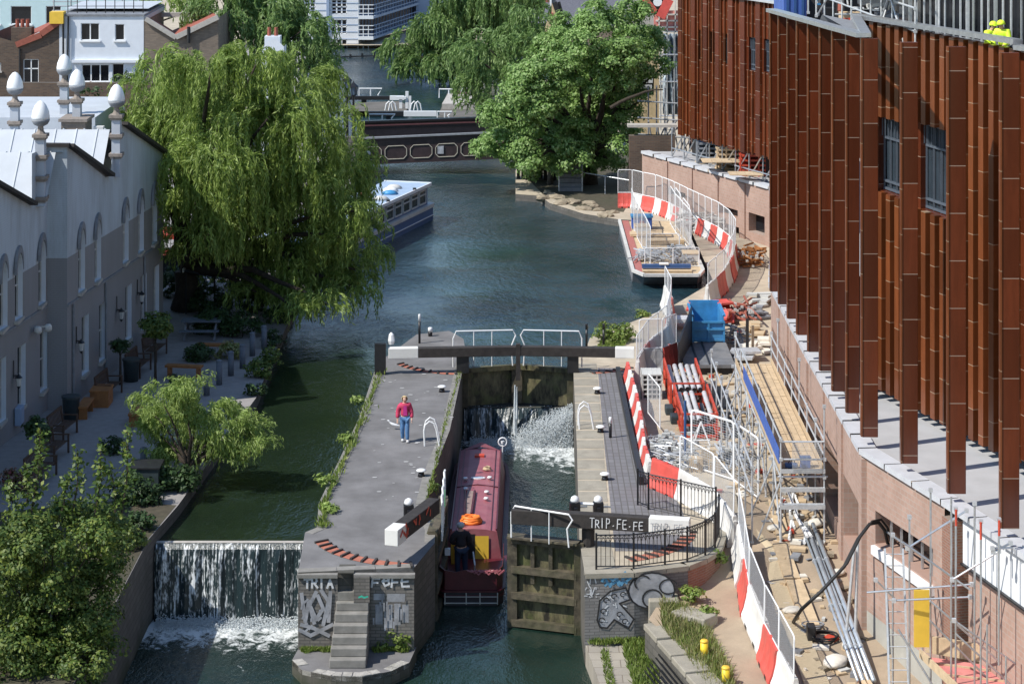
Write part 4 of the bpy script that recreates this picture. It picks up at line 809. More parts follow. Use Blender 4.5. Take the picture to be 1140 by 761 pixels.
        for h in hs:
            g = MB(); g.quad(*[mp(*p, .25) for p in h]); w_ = g.build('window', 'glasswin', r); u0, v0 = h[0]; u1, v1 = h[2]
            if u1 - u0 > .7:
                g = MB()
                for k in range(5): u = lerp(u0, u1, k / 4); g.beam(mp(u, v0, .2), mp(u, v1, .2), .035, .06)
                for v in (v0 + .06, v0 + .3, v1 - .06, v1 - .7): g.beam(mp(u0, v, .2), mp(u1, v, .2), .07, .07)
                for k in range(9): u = lerp(u0, u1, k / 8); g.beam(mp(u, v1 - .65, .12), mp(u, v1 - .1, .12), .025, .025)
                g.build('frame', 'frameblue', w_)
        for k in range(n):
            u = (k + .5) * step; 
            segs = [(z0, z1)]
            for u0, u1, v0, v1 in slots:
                if u0 - .12 < u < u1 + .12 and u1 - u0 > .7: segs = [(z0, v0), (v1, z1)]
            for s0, s1 in segs:
                g = MB(); c = Vector(mp(u, 0)); q = [Vector(mp(u - wid / 2, 0, -depth)), Vector(mp(u + wid / 2, 0, -depth)), Vector(mp(u + wid / 2, 0, .02)), Vector(mp(u - wid / 2, 0, .02))]
                g.prism([tuple(v[:2]) for v in q], s0, s1); g.build('slim_fin', 'finorange', r)
    screen((10.95, 92), (10.75, 74.5), 1.25, 4.3, 14.6)
    # recessed near part
    A = (11.4, 75.3); B = (14.4, 64.9); L = math.hypot(B[0] - A[0], B[1] - A[1]); C = (15.9, 59.6)
    def uof(px):   # where a sight line meets the recessed line
        dx, dy = (B[0] - A[0]) / L, (B[1] - A[1]) / L; k = (px - CX) / F; return (k * A[1] - A[0]) / (dx - k * dy)
    def zat(px, py): u = uof(px); y = A[1] + (B[1] - A[1]) / L * u; return H - (py - HY) * y / F
    sl_ = []
    for a, c, t, bt in ((978.5, 1006, 128, 211), (1025, 1059, 136, 232)): sl_.append((uof(a), uof(c), zat(a, bt), zat(a, t)))
    for a, c, t, bt in ((1077.5, 1082, 147, 300), (1092, 1096.5, 150, 305), (1107, 1112, 152, 320), (1092, 1096, 312, 345), (978, 980.5, 218, 265), (987, 989.5, 225, 272), (998, 1001, 230, 275), (1022, 1026, 238, 285), (1036, 1039, 243, 290), (1049, 1053, 246, 295)): sl_.append((uof(a), uof(c), zat(a, bt), zat(a, t)))
    def fixed(A, B, slots):
        screen(A, B, .62, 4.3, 15.9, slots, wid=.30, depth=.2)
    fixed(A, B, sl_); screen(B, C, .62, 4.3, 16.2, [(1.2, 1.4, 8, 12.5), (2.3, 2.5, 8, 12.5)], wid=.30, depth=.2)
    g = MB(); g.quad((13.5, 77, 3.94), (17.5, 63, 3.94), (17.5, 63, 7), (13.5, 77, 7)); g.quad((11.0, 79, 3.94), (13.5, 77, 3.94), (13.5, 77, 7), (11.0, 79, 7)); g.build('undercroft_shade', 'black', r)  # black sheets stand in for the shade of the open undercroft
    # far wing
    A2_, B2_ = (9.55, 133.2), (14.3, 121.6); L2 = math.hypot(B2_[0] - A2_[0], B2_[1] - A2_[1])
    def u2(px): dx, dy = (B2_[0] - A2_[0]) / L2, (B2_[1] - A2_[1]) / L2; k = (px - CX) / F; return (k * A2_[1] - A2_[0]) / (dx - k * dy)
    def z2(px, py): y = A2_[1] + (B2_[1] - A2_[1]) / L2 * u2(px); return H - (py - HY) * y / F
    s2 = [(u2(a), u2(c), z2(a, bt), z2(a, t)) for a, c, t, bt in ((777.5, 783, 33, 66), (790.5, 796, 35, 69), (804.5, 811, 37, 71), (833.5, 841, 41, 78), (850.5, 858, 43, 80))]
    screen(A2_, B2_, .46, 4.5, 12.75, s2, wid=.09, depth=.10)
    g = MB(); k = 0; u = 0.0
    Av, Bv = Vector(A2_), Vector(B2_); d = (Bv - Av).normalized(); nn = Vector((-d.y, d.x))
    FU = [.35] + [(s2[i][1] + s2[i + 1][0]) / 2 for i in range(2)] + [s2[0][0] - .45, s2[2][1] + .45, s2[3][0] - .5, (s2[3][1] + s2[4][0]) / 2, L2 - .2]
    for k in range(8):
        p = Av + d * FU[k]; q = [p - d * .24 - nn * .13, p + d * .24 - nn * .13, p + d * .26, p - d * .26]; g = MB(); g.prism([tuple(v) for v in q], 4.5, 12.75); g.build('terracotta_fin', 'finred', r)
    g = MB(); g.beam((A2_[0], A2_[1] - .1, 12.85), (B2_[0], B2_[1] - .1, 12.85), .5, .12); g.build('parapet_cap', 'galv', r)
    g = MB(); g.box(10.6, 30, 133.4, 140, 3, 12.6); g.quad((14.3, 121.6, 3.1), (14.3, 108, 3.1), (14.3, 108, 12.8), (14.3, 121.6, 12.8)); g.build('rear_wall', 'finred', r)
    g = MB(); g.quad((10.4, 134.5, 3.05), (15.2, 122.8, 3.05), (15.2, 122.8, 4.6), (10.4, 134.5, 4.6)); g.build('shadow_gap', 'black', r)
    # top capping and slab
    g = MB(); P = [(F_[0] - .1, F_[2], F_[3]) for F_ in FN]
    for a, b in zip(P[:8], P[1:9]): g.beam((a[0] + .1, a[1], a[2] + .1), (b[0] + .1, b[1], b[2] + .1), .4, .13)
    rt = [(11.15, 75.6), (14.1, 64.9), (15.6, 59.6)]; g.beam((FN[8][0] + .1, FN[8][2], 16.05), (*rt[0], 16.0), .3, .12)
    for a, b in zip(rt, rt[1:]): g.beam((*a, 16.0), (*b, 16.15), .3, .14)
    g.build('steel_edge_angle', 'steel', r)
    g = MB(); g.sheet([(F_[0] + .45, F_[2]) for F_ in FN[:8]] + [(11.6, 75.3), (14.6, 64.9), (16.1, 59.6), (18, 52), (32, 55), (32, 92)], mp=lambda x, y: (x, y, 14.6 if y > 80 else 15.75)); g.build('roof_slab', 'leadgrey', r)
    # upper storey: steel studs before dark glazing
    g = MB(); g.quad((12.9, 73.5, 15.5), (17.9, 60.5, 15.5), (17.9, 60.5, 24), (12.9, 73.5, 24)); g.quad((12.9, 73.5, 15.5), (12.8, 77, 15.5), (12.8, 77, 24), (12.9, 73.5, 24)); g.build('upper_glazing', 'glassdark', r)
    a, b = Vector((12.5, 72.9)), Vector((17.4, 59.9)); random.seed(4)
    for k in range(34):
        p = a.lerp(b, k / 34 + random.uniform(-.006, .006)); wd_ = .10 if k % 4 == 0 else .045; g = MB(); g.box(p.x - wd_ / 2, p.x + wd_ / 2, p.y, p.y + .1, 15.7 - (.4 if k % 4 == 0 else 0), 23); g.build('steel_stud', 'galv' if k % 3 else 'steel', r)
    return FN
FN = right_building()
# ------------------------------------------------------------------ scaffolds
def scaf(name, label, tubes, boards=(), mt='steel', rad=.028, boardm='timber', extra=None, cat='scaffold', group=None):
    a = tubes[0][0]; r = E(name, (a[0], a[1], min(p[2] for t in tubes for p in t)), label, cat, group); g = MB()
    for t in tubes: g.tube([t[0], t[1]], rad, 6)
    g.build('scaffold_tube', mt, r); g = MB()
    for t in tubes:
        for p in t: 
            if random.random() < .6: g.box(p[0] - .05, p[0] + .05, p[1] - .05, p[1] + .05, p[2] - .05, p[2] + .05)
    if g.v: g.build('coupler', 'galv', r)
    for (x0, x1, y0, y1, z, n) in boards:
        g = MB(); w_ = (x1 - x0) / n
        k = 0; y = y0
        while y < y1 - .1:
            ye = min(y + 2.4, y1)
            for i in range(n): dz = random.uniform(0, .01); g.box(x0 + i * w_ + .01, x0 + (i + 1) * w_ - .01, y + random.uniform(0, .06), ye - .02, z + dz, z + .04 + dz)
            y = ye
        g.build('scaffold_board', boardm, r)
    if extra: extra(r)
    return r
random.seed(21)
# top-of-building scaffold (behind the fins)
T = []
for k in range(12): x, y = lerp(11.2, 12.3, k / 11), lerp(88, 71, k / 11); T.append(((x, y, 15.1), (x, y, 22))); T.append(((x + 2.0, y, 15.1), (x + 2.0, y, 22))); T.append(((x, y, 17.0), (x + 2.0, y, 17.0)))
for z in (15.9, 16.6, 17.3, 19): T.append(((11.2, 88, z), (12.3, 71, z))); T.append(((13.2, 88, z), (14.3, 71, z)))
random.seed(2)
for k in range(46): x, y, z = random.uniform(11.4, 13.6), random.uniform(70.5, 88), random.uniform(15.2, 18); L_ = random.uniform(.8, 2.4); T.append(((x, y, z), (x + random.choice((0, 0, L_ * .5)), y + random.choice((0, L_)), z + random.choice((0, 0, L_)))))
T += [((11.3, 86, 15.2), (12.2, 72, 21)), ((12.2, 72, 15.2), (11.6, 80, 21)), ((11.9, 76.5, 15.2), (12.3, 71.5, 19))]
scaf('roof_scaffold', 'dense silver scaffold standing on top of the brown fins', T, [(11.4, 13.0, 73, 88, 17.0, 6), (13.6, 17, 76, 88, 15.6, 12)], 'galv', .035)
r = E('material_stack', (14.5, 84, 15.1), 'stacked steel beams and materials on the roof behind the scaffold', 'materials')
for k in range(44): x, y, z = random.uniform(11.2, 16), random.uniform(78, 91), random.uniform(14.9, 16.9); m = MB(); m.beam((x, y, z), (x + random.uniform(-.6, 2.2), y + random.uniform(-1, 1), z + random.uniform(-.1, .3)), .12, .12); m.build('beam', ('redroof', 'galv', 'leadgrey', 'redpaint', 'offwhite')[k % 5], r)
for k in range(30): x, y, z = random.uniform(11.4, 16), random.uniform(80, 91), random.uniform(14.8, 16.6); m = MB(); m.box(x, x + random.uniform(.3, 1.2), y, y + .8, z, z + random.uniform(.2, .5)); m.build('crate', ('ply', 'black', 'concrete', 'leadgrey')[k % 4], r)
r = E('unfinished_storey', (18, 93, 14), 'dark open storey with timber floor edges behind the roof scaffold', 'building'); m = MB(); m.box(11.9, 30, 93.2, 94, 14, 25); m.build('wall', 'brickdark', r)
for z in (16.9, 18.6, 20.4): m = MB(); m.box(11.8, 30, 92.7, 93.19, z, z + .28); m.build('floor_edge', 'ply' if z < 17 else 'orangewood', r)
for k in range(9): m = MB(); m.box(12.2 + k * .9, 12.32 + k * .9, 92.9, 93.1, 15, 22); m.build('column', 'bluepaint' if k % 3 == 0 else 'galv', r)
r = E('blue_container', (13, 95, 15), 'blue site cabin at the top left of the roof scaffold', 'cabin'); m = MB(); m.box(10.8, 11.7, 92.5, 96, 13.5, 15.5); m.build('body', 'bluebanner', r); m = MB(); [m.box(10.9 + k * .3, 11.0 + k * .3, 92.46, 92.5, 13.6, 15.8) for k in range(3)]; m.build('cladding_rib', 'boatblue', r)
# under-croft clutter below the far wing
T = []
for k in range(9): p = Vector((9.2, 134.0)).lerp(Vector((14.0, 122.9)), k / 8); T += [((p.x, p.y, 3.05), (p.x, p.y, 4.7)), ((p.x, p.y, 3.6), (p.x + .6, p.y - 1.3, 3.6)), ((p.x, p.y, 3.1), (p.x + .6, p.y - 1.3, 4.6))]
scaf('deck_scaffold', 'low scaffold frames on the deck under the far cladding', T, [(10.4, 12.6, 127, 128.6, 3.75, 4), (11.6, 13.4, 124, 125.4, 3.5, 4)], 'steel', .04)
for px, py, lab, mt in ((838, 190, 'stack of red steel frames on the deck under the cladding', 'redpaint'), (812, 183, 'stack of yellow timber beams on the deck under the cladding', 'ply'), (790, 176, 'grey palletised frames on the deck under the cladding', 'leadgrey')):
    x, y = G(px, py + 6, 3.1); r = E('frame_stack', (x, y, 3.1), lab, 'stack', 'stacks on the podium deck'); m = MB()
    for k in range(5): m.box(x - .7, x + .7, y - .3, y + .9, 3.15 + k * .26, 3.25 + k * .26)
    for k in (-.7, -.2, .3, .7): m.box(x + k - .04, x + k + .04, y - .32, y - .26, 3.1, 4.4)
    m.build('frame', mt, r); m = MB(); m.box(x - .75, x + .75, y - .3, y + .9, 3.06, 3.14); m.build('pallet', 'timber', r)
# beyond the deck end: dark tangle of scaffold against the brick stub
T = []
for k in range(8): x, y = lerp(8.2, 11.5, k / 7), lerp(140, 137.5, k / 7); T += [((x, y, 0), (x, y, 6.5)), ((x, y, 2 + (k % 3) * .7), (x + 1.2, y - .2, 4.5)), ((x, y, 4.4), (x + .4, y, 2.2))]
for z in (2.6, 3.6, 4.6, 5.6): T.append(((7.6, 140, z), (12, 137.4, z)))
scaf('dark_scaffold', 'dark tangled scaffold between the tree and the far cladding', T, [], 'leadgrey', .05)
r = E('brick_stub_wall', (8, 138, 0), 'old brown brick wall beside the tree roots behind the barriers', 'wall'); m = MB(); m.box(6.9, 9.6, 137, 137.6, 0, 3.9); m.build('wall_face', 'brownbrick', r); m = MB(); m.box(6.8, 9.7, 136.9, 137.7, 4.4, 4.55); m.build('coping', 'stonetrim', r)
# scaffold walkway along the brick base
def walkway():
    T = []; x0, x1, z = 8.42, 9.78, 1.9
    ys = [72.9 + k * 2.12 for k in range(8)]
    for k, y in enumerate(ys):
        for x in (x0, x1): T.append(((x, y, zg(x, y) - .02), (x, y, z + (2.1 if k % 3 == 0 and x == x1 else 1.15))))
        T.append(((x0 - .1, y, z - .1), (x1 + .1, y, z - .1))); T.append(((x0 - .7, y + .3, zg(x0, y)), (x0, y, z - .2)))
        T.append(((x0 - .9, y, zg(x0, y)), (x0 - .9, y, z + .5)))
    for x in (x0, x1):
        for zz in (.55, 1.05, -.12): T.append(((x, ys[0], z + zz), (x, ys[-1], z + zz)))
    for zz in (.45, 1.0, -.45, -.95): T.append(((x0, ys[0] - .02, z + zz), (x1, ys[0] - .02, z + zz)))
    T.append(((x0, ys[0], -.42), (x1, ys[0], -.42))); T.append(((x0 - .9, ys[0], z + .2), (x0 - .9, ys[-1], z + .2))); T.append(((x0 - .9, ys[0], z - .6), (x0 - .9, ys[-1], z - .6)))
    for k in range(0, 7, 2): T.append(((x0, ys[k], zg(x0, ys[k])), (x0, ys[k + 1], z)))
    def ex(r):
        g = MB()
        for zz in (-1.1, -.56, .02): g.box(x0 - .02, x1 + .02, ys[0] - .08, ys[0] - .04, z + zz, z + zz + .13)
        g.build('end_board', 'galv', r)
        g = MB(); g.box(x0 - .06, x0 - .03, ys[0] + .1, 84.2, z + .28, z + .72); g.build('banner', 'bluebanner', r)
        g = MB()
        for i in range(24): x = lerp(x0 + .35, x1 - .1, i / 23); g.tube([(x, ys[0] - .1, z + .05), (x, ys[0] - .1, z + 1.0)], .006, 3)
        for i in range(16): zz = lerp(z + .05, z + 1.0, i / 15); g.tube([(x0 + .35, ys[0] - .1, zz), (x1 - .1, ys[0] - .1, zz)], .006, 3)
        g.build('brick_guard', 'galv', r)
        g = MB(); g.box(x1 - .03, x1 + .01, ys[0], ys[-1], z, z + .2); g.box(x0 - .01, x0 + .03, ys[0], ys[-1], z, z + .2); g.build('toe_board', 'timber', r)
    return scaf('scaffold_walkway', 'long boarded scaffold walkway with blue banner beside the brick wall', T, [(x0 + .05, x1 - .05, 72.95, 87.6, z, 6)], 'galv', .03, extra=ex)
walkway()
r = E('blue_box', (9.2, 73.5, 1.95), 'small blue box on the near end of the walkway', 'box'); m = MB(); m.box(9.1, 9.4, 73.3, 73.55, 1.96, 2.25); m.build('box_body', 'bluebanner', r); m = MB(); m.box(9.08, 9.42, 73.28, 73.57, 2.25, 2.29); m.build('lid', 'boatblue', r)
r = E('blue_tool_bag', (8.85, 73.4, 1.95), 'dark blue tool bag on the near end of the walkway', 'bag'); m = MB(); m.box(8.6, 9.0, 73.25, 73.5, 1.96, 2.1); m.build('bag_body', 'boatblue', r, bevel=.04); m = MB(); m.tube([(8.7, 73.35, 2.1), (8.75, 73.35, 2.2), (8.88, 73.35, 2.2), (8.92, 73.35, 2.1)], .015, 5); m.build('handle', 'black', r)
# foreground scaffold at the bottom right
def fg():
    Y = 60.5; P = lambda px, py, Y=Y: D(px, py, Y); T = []
    for px, t, b, y in ((994, 595, 790, 62), (1012.5, 575, 790, 61.5), (1036, 545, 790, 61), (1059, 553, 780, 60), (1064, 566, 790, 59.6), (1085, 560, 770, 59.5), (1092, 580, 790, 58.6), (1112, 578, 740, 58.2), (1027, 670, 730, 61.5), (1099, 695, 790, 58.3), (1120, 730, 790, 57.5)): T.append((P(px, t, y), P(px, b, y)))
    for a, b, y in (((965, 659), (1082, 650), 61), ((995, 668), (1080, 664), 60.6), ((1005, 603), (1080, 656), 60.6), ((975, 645), (998, 668), 61.5), ((1010, 610), (1076, 568), 60.8), ((1060, 645), (1112, 613), 59.4), ((1035, 668), (1140, 760), 60), ((1035, 690), (1110, 765), 60.1), ((1062, 690), (1140, 745), 59.2), ((1105, 610), (1140, 609), 58.4), ((1106, 614), (1125, 604), 58.4), ((1000, 700), (1040, 765), 61.2), ((1064, 705), (1140, 775), 59)): T.append((P(*a, y), P(*b, y + random.uniform(-.4, .2))))
    def ex(r):
        g = MB(); [g.tube([P(a, b, y), P(a, c, y)], .032, 6) for a, b, c, y in ((1064.5, 567, 585, 59.5), (1092, 581, 600, 58.5), (1112.5, 579, 596, 58.1))]; g.build('painted_tube_end', 'redpaint', r)
        g = MB(); a, b = P(1022, 727, 60.8), P(1016, 655, 60.8); g.box(a[0] - .12, a[0] + .28, 60.7, 60.74, a[2] + .2, b[2]); g.build('yellow_gate', 'yellow', r)
        g = MB(); q = [(10.9, 61.6), (12.3, 61.0), (13.6, 56.0), (12.0, 56.0)]; g.sheet(q, .22); g.build('red_decking', 'redmesh', r)
        g = MB(); [g.beam((lerp(10.9, 12.0, t), lerp(61.6, 56, t), .24), (lerp(12.3, 13.6, t), lerp(61.0, 56, t), .24), .05, .05) for t in (.1, .25, .4, .55, .7, .85)]; g.beam((10.8, 61.6, .3), (11.9, 56, .3), .06, .22); g.beam((11.0, 61.9, .45), (12.3, 61.2, .45), .08, .45); g.build('edge_board', 'timber', r)
    return scaf('foreground_scaffold', 'silver scaffold frame with red decking against the brick wall at the lower right', T, [], 'steel', .028, extra=ex)
fg()
def ladder():
    r = E('ladder', (10, 61.8, -1.7), 'silver aluminium ladder leaning inside the lower right scaffold', 'ladder'); a0, a1 = D(990, 765, 61.5), D(985, 610, 62.6); b0, b1 = D(1011.5, 765, 61.5), D(1005, 610, 62.6); g = MB(); g.beam(a0, a1, .05, .07); g.beam(b0, b1, .05, .07); g.build('rail', 'galv', r)
    for k in range(12): t = (k + .5) / 12; g = MB(); g.tube([Vector(a0).lerp(Vector(a1), t), Vector(b0).lerp(Vector(b1), t)], .016, 5); g.build('rung', 'galv', r)
ladder()
# ================================================================== lock gates, rails, bollards
def arcbricks(c, r0, r1, a0, a1, lab, n=9):
    r = E('foothold_arc', (c[0], c[1], 0), lab, 'brick arc', 'brick foothold arcs beside the balance beams'); g = MB()
    def pt(rr, a, z): return (c[0] + rr * math.cos(R(a)), c[1] + rr * math.sin(R(a)), z)
    N_ = 18; g.sheet([pt(r0, lerp(a0, a1, i / N_), 0)[:2] for i in range(N_ + 1)] + [pt(r1, lerp(a1, a0, i / N_), 0)[:2] for i in range(N_ + 1)], .012); g.build('brick_band', 'redarc', r)
    g = MB()
    for i in range(n + 1): a = lerp(a0, a1, i / n); g.beam(pt(r0 - .02, a, .03), pt(r1 + .02, a + 2, .03), .07, .07)
    g.build('raised_brick', 'brickdark', r)
arcbricks((-2.6, 73.3), 3.3, 3.72, 199, 262, 'curved band of red foothold bricks at the near end of the island', 10)
arcbricks((2.3, 73.4), 3.05, 3.5, -68, -8, 'curved band of red foothold bricks behind the black railing', 9)
arcbricks((-1.8, 97.2), 2.95, 3.25, 205, 260, 'curved band of red foothold bricks under the upper left beam', 8)
arcbricks((2.6, 97.2), 2.85, 3.15, -78, -44, 'short band of red foothold bricks under the upper right beam', 5)
def gate(name, label, heel, mitre, ztop, zbot, mt, rails, frame=True, down=-1):
    r = E(name, (heel[0], heel[1], zbot), label, 'lock gate', 'lock gates'); a, b = Vector(heel), Vector(mitre); d = (b - a).normalized(); nn = Vector((-d.y, d.x));
    if nn.y > 0: nn = -nn
    P = lambda t, o, z: (a.x + (b.x - a.x) * t + nn.x * o, a.y + (b.y - a.y) * t + nn.y * o, z)
    g = MB(); q = [P(0, 0, 0), P(1, 0, 0), P(1, -.12, 0), P(0, -.12, 0)]; g.prism([p[:2] for p in q], zbot, ztop - .08); g.build('planking', mt, r)
    g = MB(); 
    for z in rails: g.beam(P(0.03, .12, z), P(.97, .12, z), .24, .2)
    g.build('cross_rail', 'wetwood' if frame else mt, r); g = MB()
    for t in (.02, .98): k_ = MB(); k_.beam(P(t, .06, zbot), P(t, .06, ztop), .3, .3, (0, 1, 0)); k_.build('gate_post', 'wetwood', r)
    if frame: g.beam(P(.42, .1, zbot + 1.8), P(.42, .1, ztop - .1), .12, .12, (0, 1, 0)); g.beam(P(.68, .1, zbot + 1.8), P(.68, .1, ztop - .1), .12, .12, (0, 1, 0))
    if frame: g.build('stile', 'wetwood', r)
    return r, P
def handrail(r, pts, h, rad=.03):
    g = MB(); a, b = Vector(pts[0]), Vector(pts[1]); n = 4; u = (b - a).normalized(); z = Vector((0, 0, 1))
    g.tube([a, a + z * (h * .8), a + z * h + u * .12, b + z * h - u * .12, b + z * (h * .85), b + z * .55 * h - u * .18, b - u * .12], rad, 7)
    for t in (.33, .62): g.tube([a.lerp(b, t), a.lerp(b, t) + z * h], rad * .8, 6)
    return g.build('handrail', 'white', r)
def bbeam(r, a, b, split, w_=.36, h=.38, end='paintwhite', z0=None):
    a, b = Vector(a), Vector(b); s_ = a.lerp(b, split); g = MB(); g.beam(a, s_, w_, h); o = g.build('balance_beam', 'darkwood', r, bevel=.02); g = MB(); g.beam(s_, b, w_ + .03, h + .03); g.build('painted_end', end, r, bevel=.02); return o
g1, P = gate('lock_gate', 'upper left lock gate with black balance beam and white square end', (-2.0, 94.9), (.16, 95.6), .08, -1.5, 'mossgate', [.0], False)
bbeam(g1, (.22, 94.55, .86), (-5.0, 94.15, .86), .77); handrail(g1, ((-2.4, 94.95, .1), (.15, 95.2, .1)), 1.45)
m = MB(); m.box(-2.25, -1.75, 94.3, 94.9, 0, .66); m.build('heel_block', 'black', g1); m = MB(); m.box(-5.55, -5.1, 94.0, 94.25, 0, 1.25); m.build('end_shield', 'black', g1)
m = MB(); m.lathe((-4.9, 94.6, 1.1), [(.1, 0), (.14, .15), (.1, .4), (.03, .48)], 8); m.build('paddle_gear', 'white', g1)
g2, P = gate('lock_gate', 'upper right lock gate with black balance beam and white end behind the barrier', (2.45, 94.9), (.24, 95.6), .08, -1.5, 'mossgate', [.0], False)
bbeam(g2, (.30, 94.55, .86), (4.95, 94.2, .86), .835); handrail(g2, ((2.85, 94.95, .1), (.35, 95.2, .1)), 1.45)
m = MB(); m.box(2.25, 2.7, 94.3, 94.9, 0, .66); m.build('heel_block', 'black', g2); m = MB(); m.box(.16, .34, 94.35, 94.6, -.3, 1.15); m.build('mitre_post', 'darkwood', g2)
g3, P = gate('lock_gate', 'closed lower right lock gate with mossy timber frame and painted black beam', (2.12, 71.75), (-.02, 72.5), .12, -3.1, 'mossgate', [.02, -.9, -1.7, -2.55])
m = MB(); m.beam(P(.0, .2, .14), P(1, .2, .14), .5, .06); m.build('walkway_plank', 'wetwood', g3)
a, b = (-.0, 72.0), (5.42, 70.9); bo = bbeam(g3, (a[0], a[1], .85), (b[0], b[1], .85), .775, .34, .44); handrail(g3, ((-.02, 72.05, .15), (1.85, 71.2, .1)), 1.0, .028)
d = (Vector(b) - Vector(a)).normalized(); Nn = Vector((d.y, -d.x, 0)); A = Vector((a[0], a[1], 0)) + Nn * .19
m = MB(); word(m, 'TRIP.FE.FE', A + Vector((d.x, d.y, 0)) * 2.48 + Vector((0, 0, .70)), (d.x * 1.68, d.y * 1.68, 0), (0, 0, .27), Nn, .028, .25, .035); m.build('graffiti', 'spraywhite', g3)
m = MB(); word(m, 'TRIP.FE', A + Nn * .02 + Vector((d.x, d.y, 0)) * 4.36 + Vector((0, 0, .69)), (d.x * 1.0, d.y * 1.0, 0), (0, 0, .26), Nn, .025, .2, .02); m.build('graffiti', 'spraygrey', g3)
m = MB(); m.lathe((2.35, 71.75, 0), [(.2, 0), (.2, .5), (.14, .62)], 10); m.build('heel_post', 'darkwood', g3)
g4, P = gate('lock_gate', 'open lower left lock gate folded against the island wall with white rails', (-2.55, 72.9), (-2.32, 76.6), .12, -3.1, 'mossgate', [.0, -.9, -1.8, -2.6])
bbeam(g4, (-2.45, 73.1, .85), (-3.62, 69.75, .85), .8, .4, .46)
m = MB()
for k in range(4): y = 73.2 + k * .9; m.tube([(-2.2, y, -.3), (-2.2, y, .9), (-2.22, y + .15, 1.05), (-2.2, y + .5, 1.05), (-2.2, y + .5, -.3)], .03, 6)
m.build('handrail', 'white', g4); m = MB(); m.box(-2.24, -2.16, 75.2, 75.3, .2, .7); m.build('green_mark', 'greenpaint', g4)
m = MB(); a_, b_ = Vector((-2.45, 73.1, 0)), Vector((-3.62, 69.75, 0)); d_ = (b_ - a_).normalized(); N4 = Vector((-d_.y, d_.x, 0)); N4 = N4 if N4.x > 0 else -N4
for i in range(12): t = random.uniform(.2, .95); p = a_.lerp(b_, t) + N4 * .215 + Vector((0, 0, random.uniform(.7, 1.0))); strokes(m, [[(0, 0), (random.uniform(-.2, .2), .2)]], p, d_, (0, 0, .7), N4, .08)
m.build('red_graffiti', 'redpaint', g4)
# iron railing round the terrace
def railing(name, label, pts, h=1.05, per=.135, zb=0.0):
    r = E(name, (pts[0][0], pts[0][1], zb), label, 'railing'); g = MB(); bars = MB(); hoops = MB(); post = MB()
    for a, b in zip(pts, pts[1:]):
        a, b = Vector((*a, zb)), Vector((*b, zb)); z = Vector((0, 0, 1)); g.tube([a + z * h, b + z * h], .022, 6); g.tube([a + z * .12, b + z * .12], .018, 6); g.tube([a + z * (h - .1), b + z * (h - .1)], .012, 5); n = max(2, round((b - a).length / per))
        q_ = MB(); q_.beam(a, a + z * (h + .06), .06, .06); q_.build('post', 'iron', r)
        for i in range(1, n): p = a.lerp(b, i / n); bars.tube([p + z * .12, p + z * (h - .02)], .010, 5)
        for i in range(0, n - 1, 1):
            p, q = a.lerp(b, i / n), a.lerp(b, (i + 2) / n) if i + 2 <= n else b; hoops.tube([p + z * (h - .22), p.lerp(q, .2) + z * (h - .08), p.lerp(q, .5) + z * (h - .02), p.lerp(q, .8) + z * (h - .08), q + z * (h - .22)], .008, 4)
    p = Vector((*pts[-1], zb)); post.beam(p, p + Vector((0, 0, h + .06)), .06, .06)
    g.build('top_rail', 'iron', r); bars.build('vertical_bars', 'iron', r); hoops.build('hoop_tops', 'iron', r); post.build('post', 'iron', r); return r
inn = [(p[0] - .0, p[1] + .18) for p in RAIL[:5]] + [(RAIL[5][0] - .12, RAIL[5][1] + .1), (RAIL[6][0] - .15, RAIL[6][1]), (RAIL[7][0] - .15, RAIL[7][1])]
sub = [G(664, 636)] + inn[1:]
railing('iron_railing', 'black hoop topped iron railing curving along the top of the graffiti wall', [(s[0], s[1] + .12) for s in sub])
railing('iron_railing', 'straight black hoop topped iron railing in front of the red and white barrier', [G(710, 562), G(722, 567), G(758, 575), G(797, 584)], 1.15)
def hoop_rail(x, y, lab, k=2):
    r = E('ladder_rail', (x, y, 0), lab, 'handrail', 'white ladder rails'); 
    for i in range(k):
        g = MB(); o = i * .55; g.tube([(x + o * .05, y - o, 0), (x, y - o, .55), (x + .05, y - o, .75), (x + .2, y - o, .88), (x + .36, y - o, .8), (x + .45, y - o, .55), (x + .55, y - o, 0)], .03, 7); g.build('hoop', 'white', r)
hoop_rail(-3.15, 83.8, 'pair of white hoop handrails above the ladder on the island edge'); hoop_rail(2.45, 86.1, 'white hoop handrails above the ladder on the right coping')
def mushroom():
    r = E('mooring_bollard', (0, 0, 0), 'x', 'bollard'); g = MB(); g.lathe((0, 0, 0), [(.13, 0), (.11, .06), (.09, .16)], 12); g.build('stem', 'iron', r, smooth=True); g = MB(); g.lathe((0, 0, .16), [(.10, 0), (.17, .03), (.17, .06), (.11, .09)], 14); g.build('cap', 'white', r, smooth=True); return r
MU = Proto(mushroom)
for px, py, lab in ((492, 436, 'white capped low bollard nearest the upper left gate'), (469, 530, 'white capped low bollard on the island beside the maroon boat'), (665, 438, 'white capped low bollard nearest the upper right gate'), (668.5, 481, 'white capped low bollard beside the small white topped post'), (673.5, 534, 'white capped low bollard at the near end of the brick paving')): MU.put(G3(px, py), random.random(), lab, 'low mooring bollards')
def paddle():
    r = E('paddle_stand', (0, 0, 0), 'x', 'paddle stand'); g = MB(); g.box(-.16, .16, -.13, .13, 0, .62); g.box(-.06, .06, -.25, -.13, .1, .5); g.build('frame', 'iron', r, bevel=.02); g = MB(); g.lathe((0, 0, .62), [(.13, 0), (.15, .06), (.12, .15), (.04, .2)], 10); g.build('cap', 'white', r, smooth=True); g = MB(); g.beam((.16, 0, .45), (.4, 0, .45), .05, .05); g.build('spindle', 'steel', r); return r
PD = Proto(paddle)
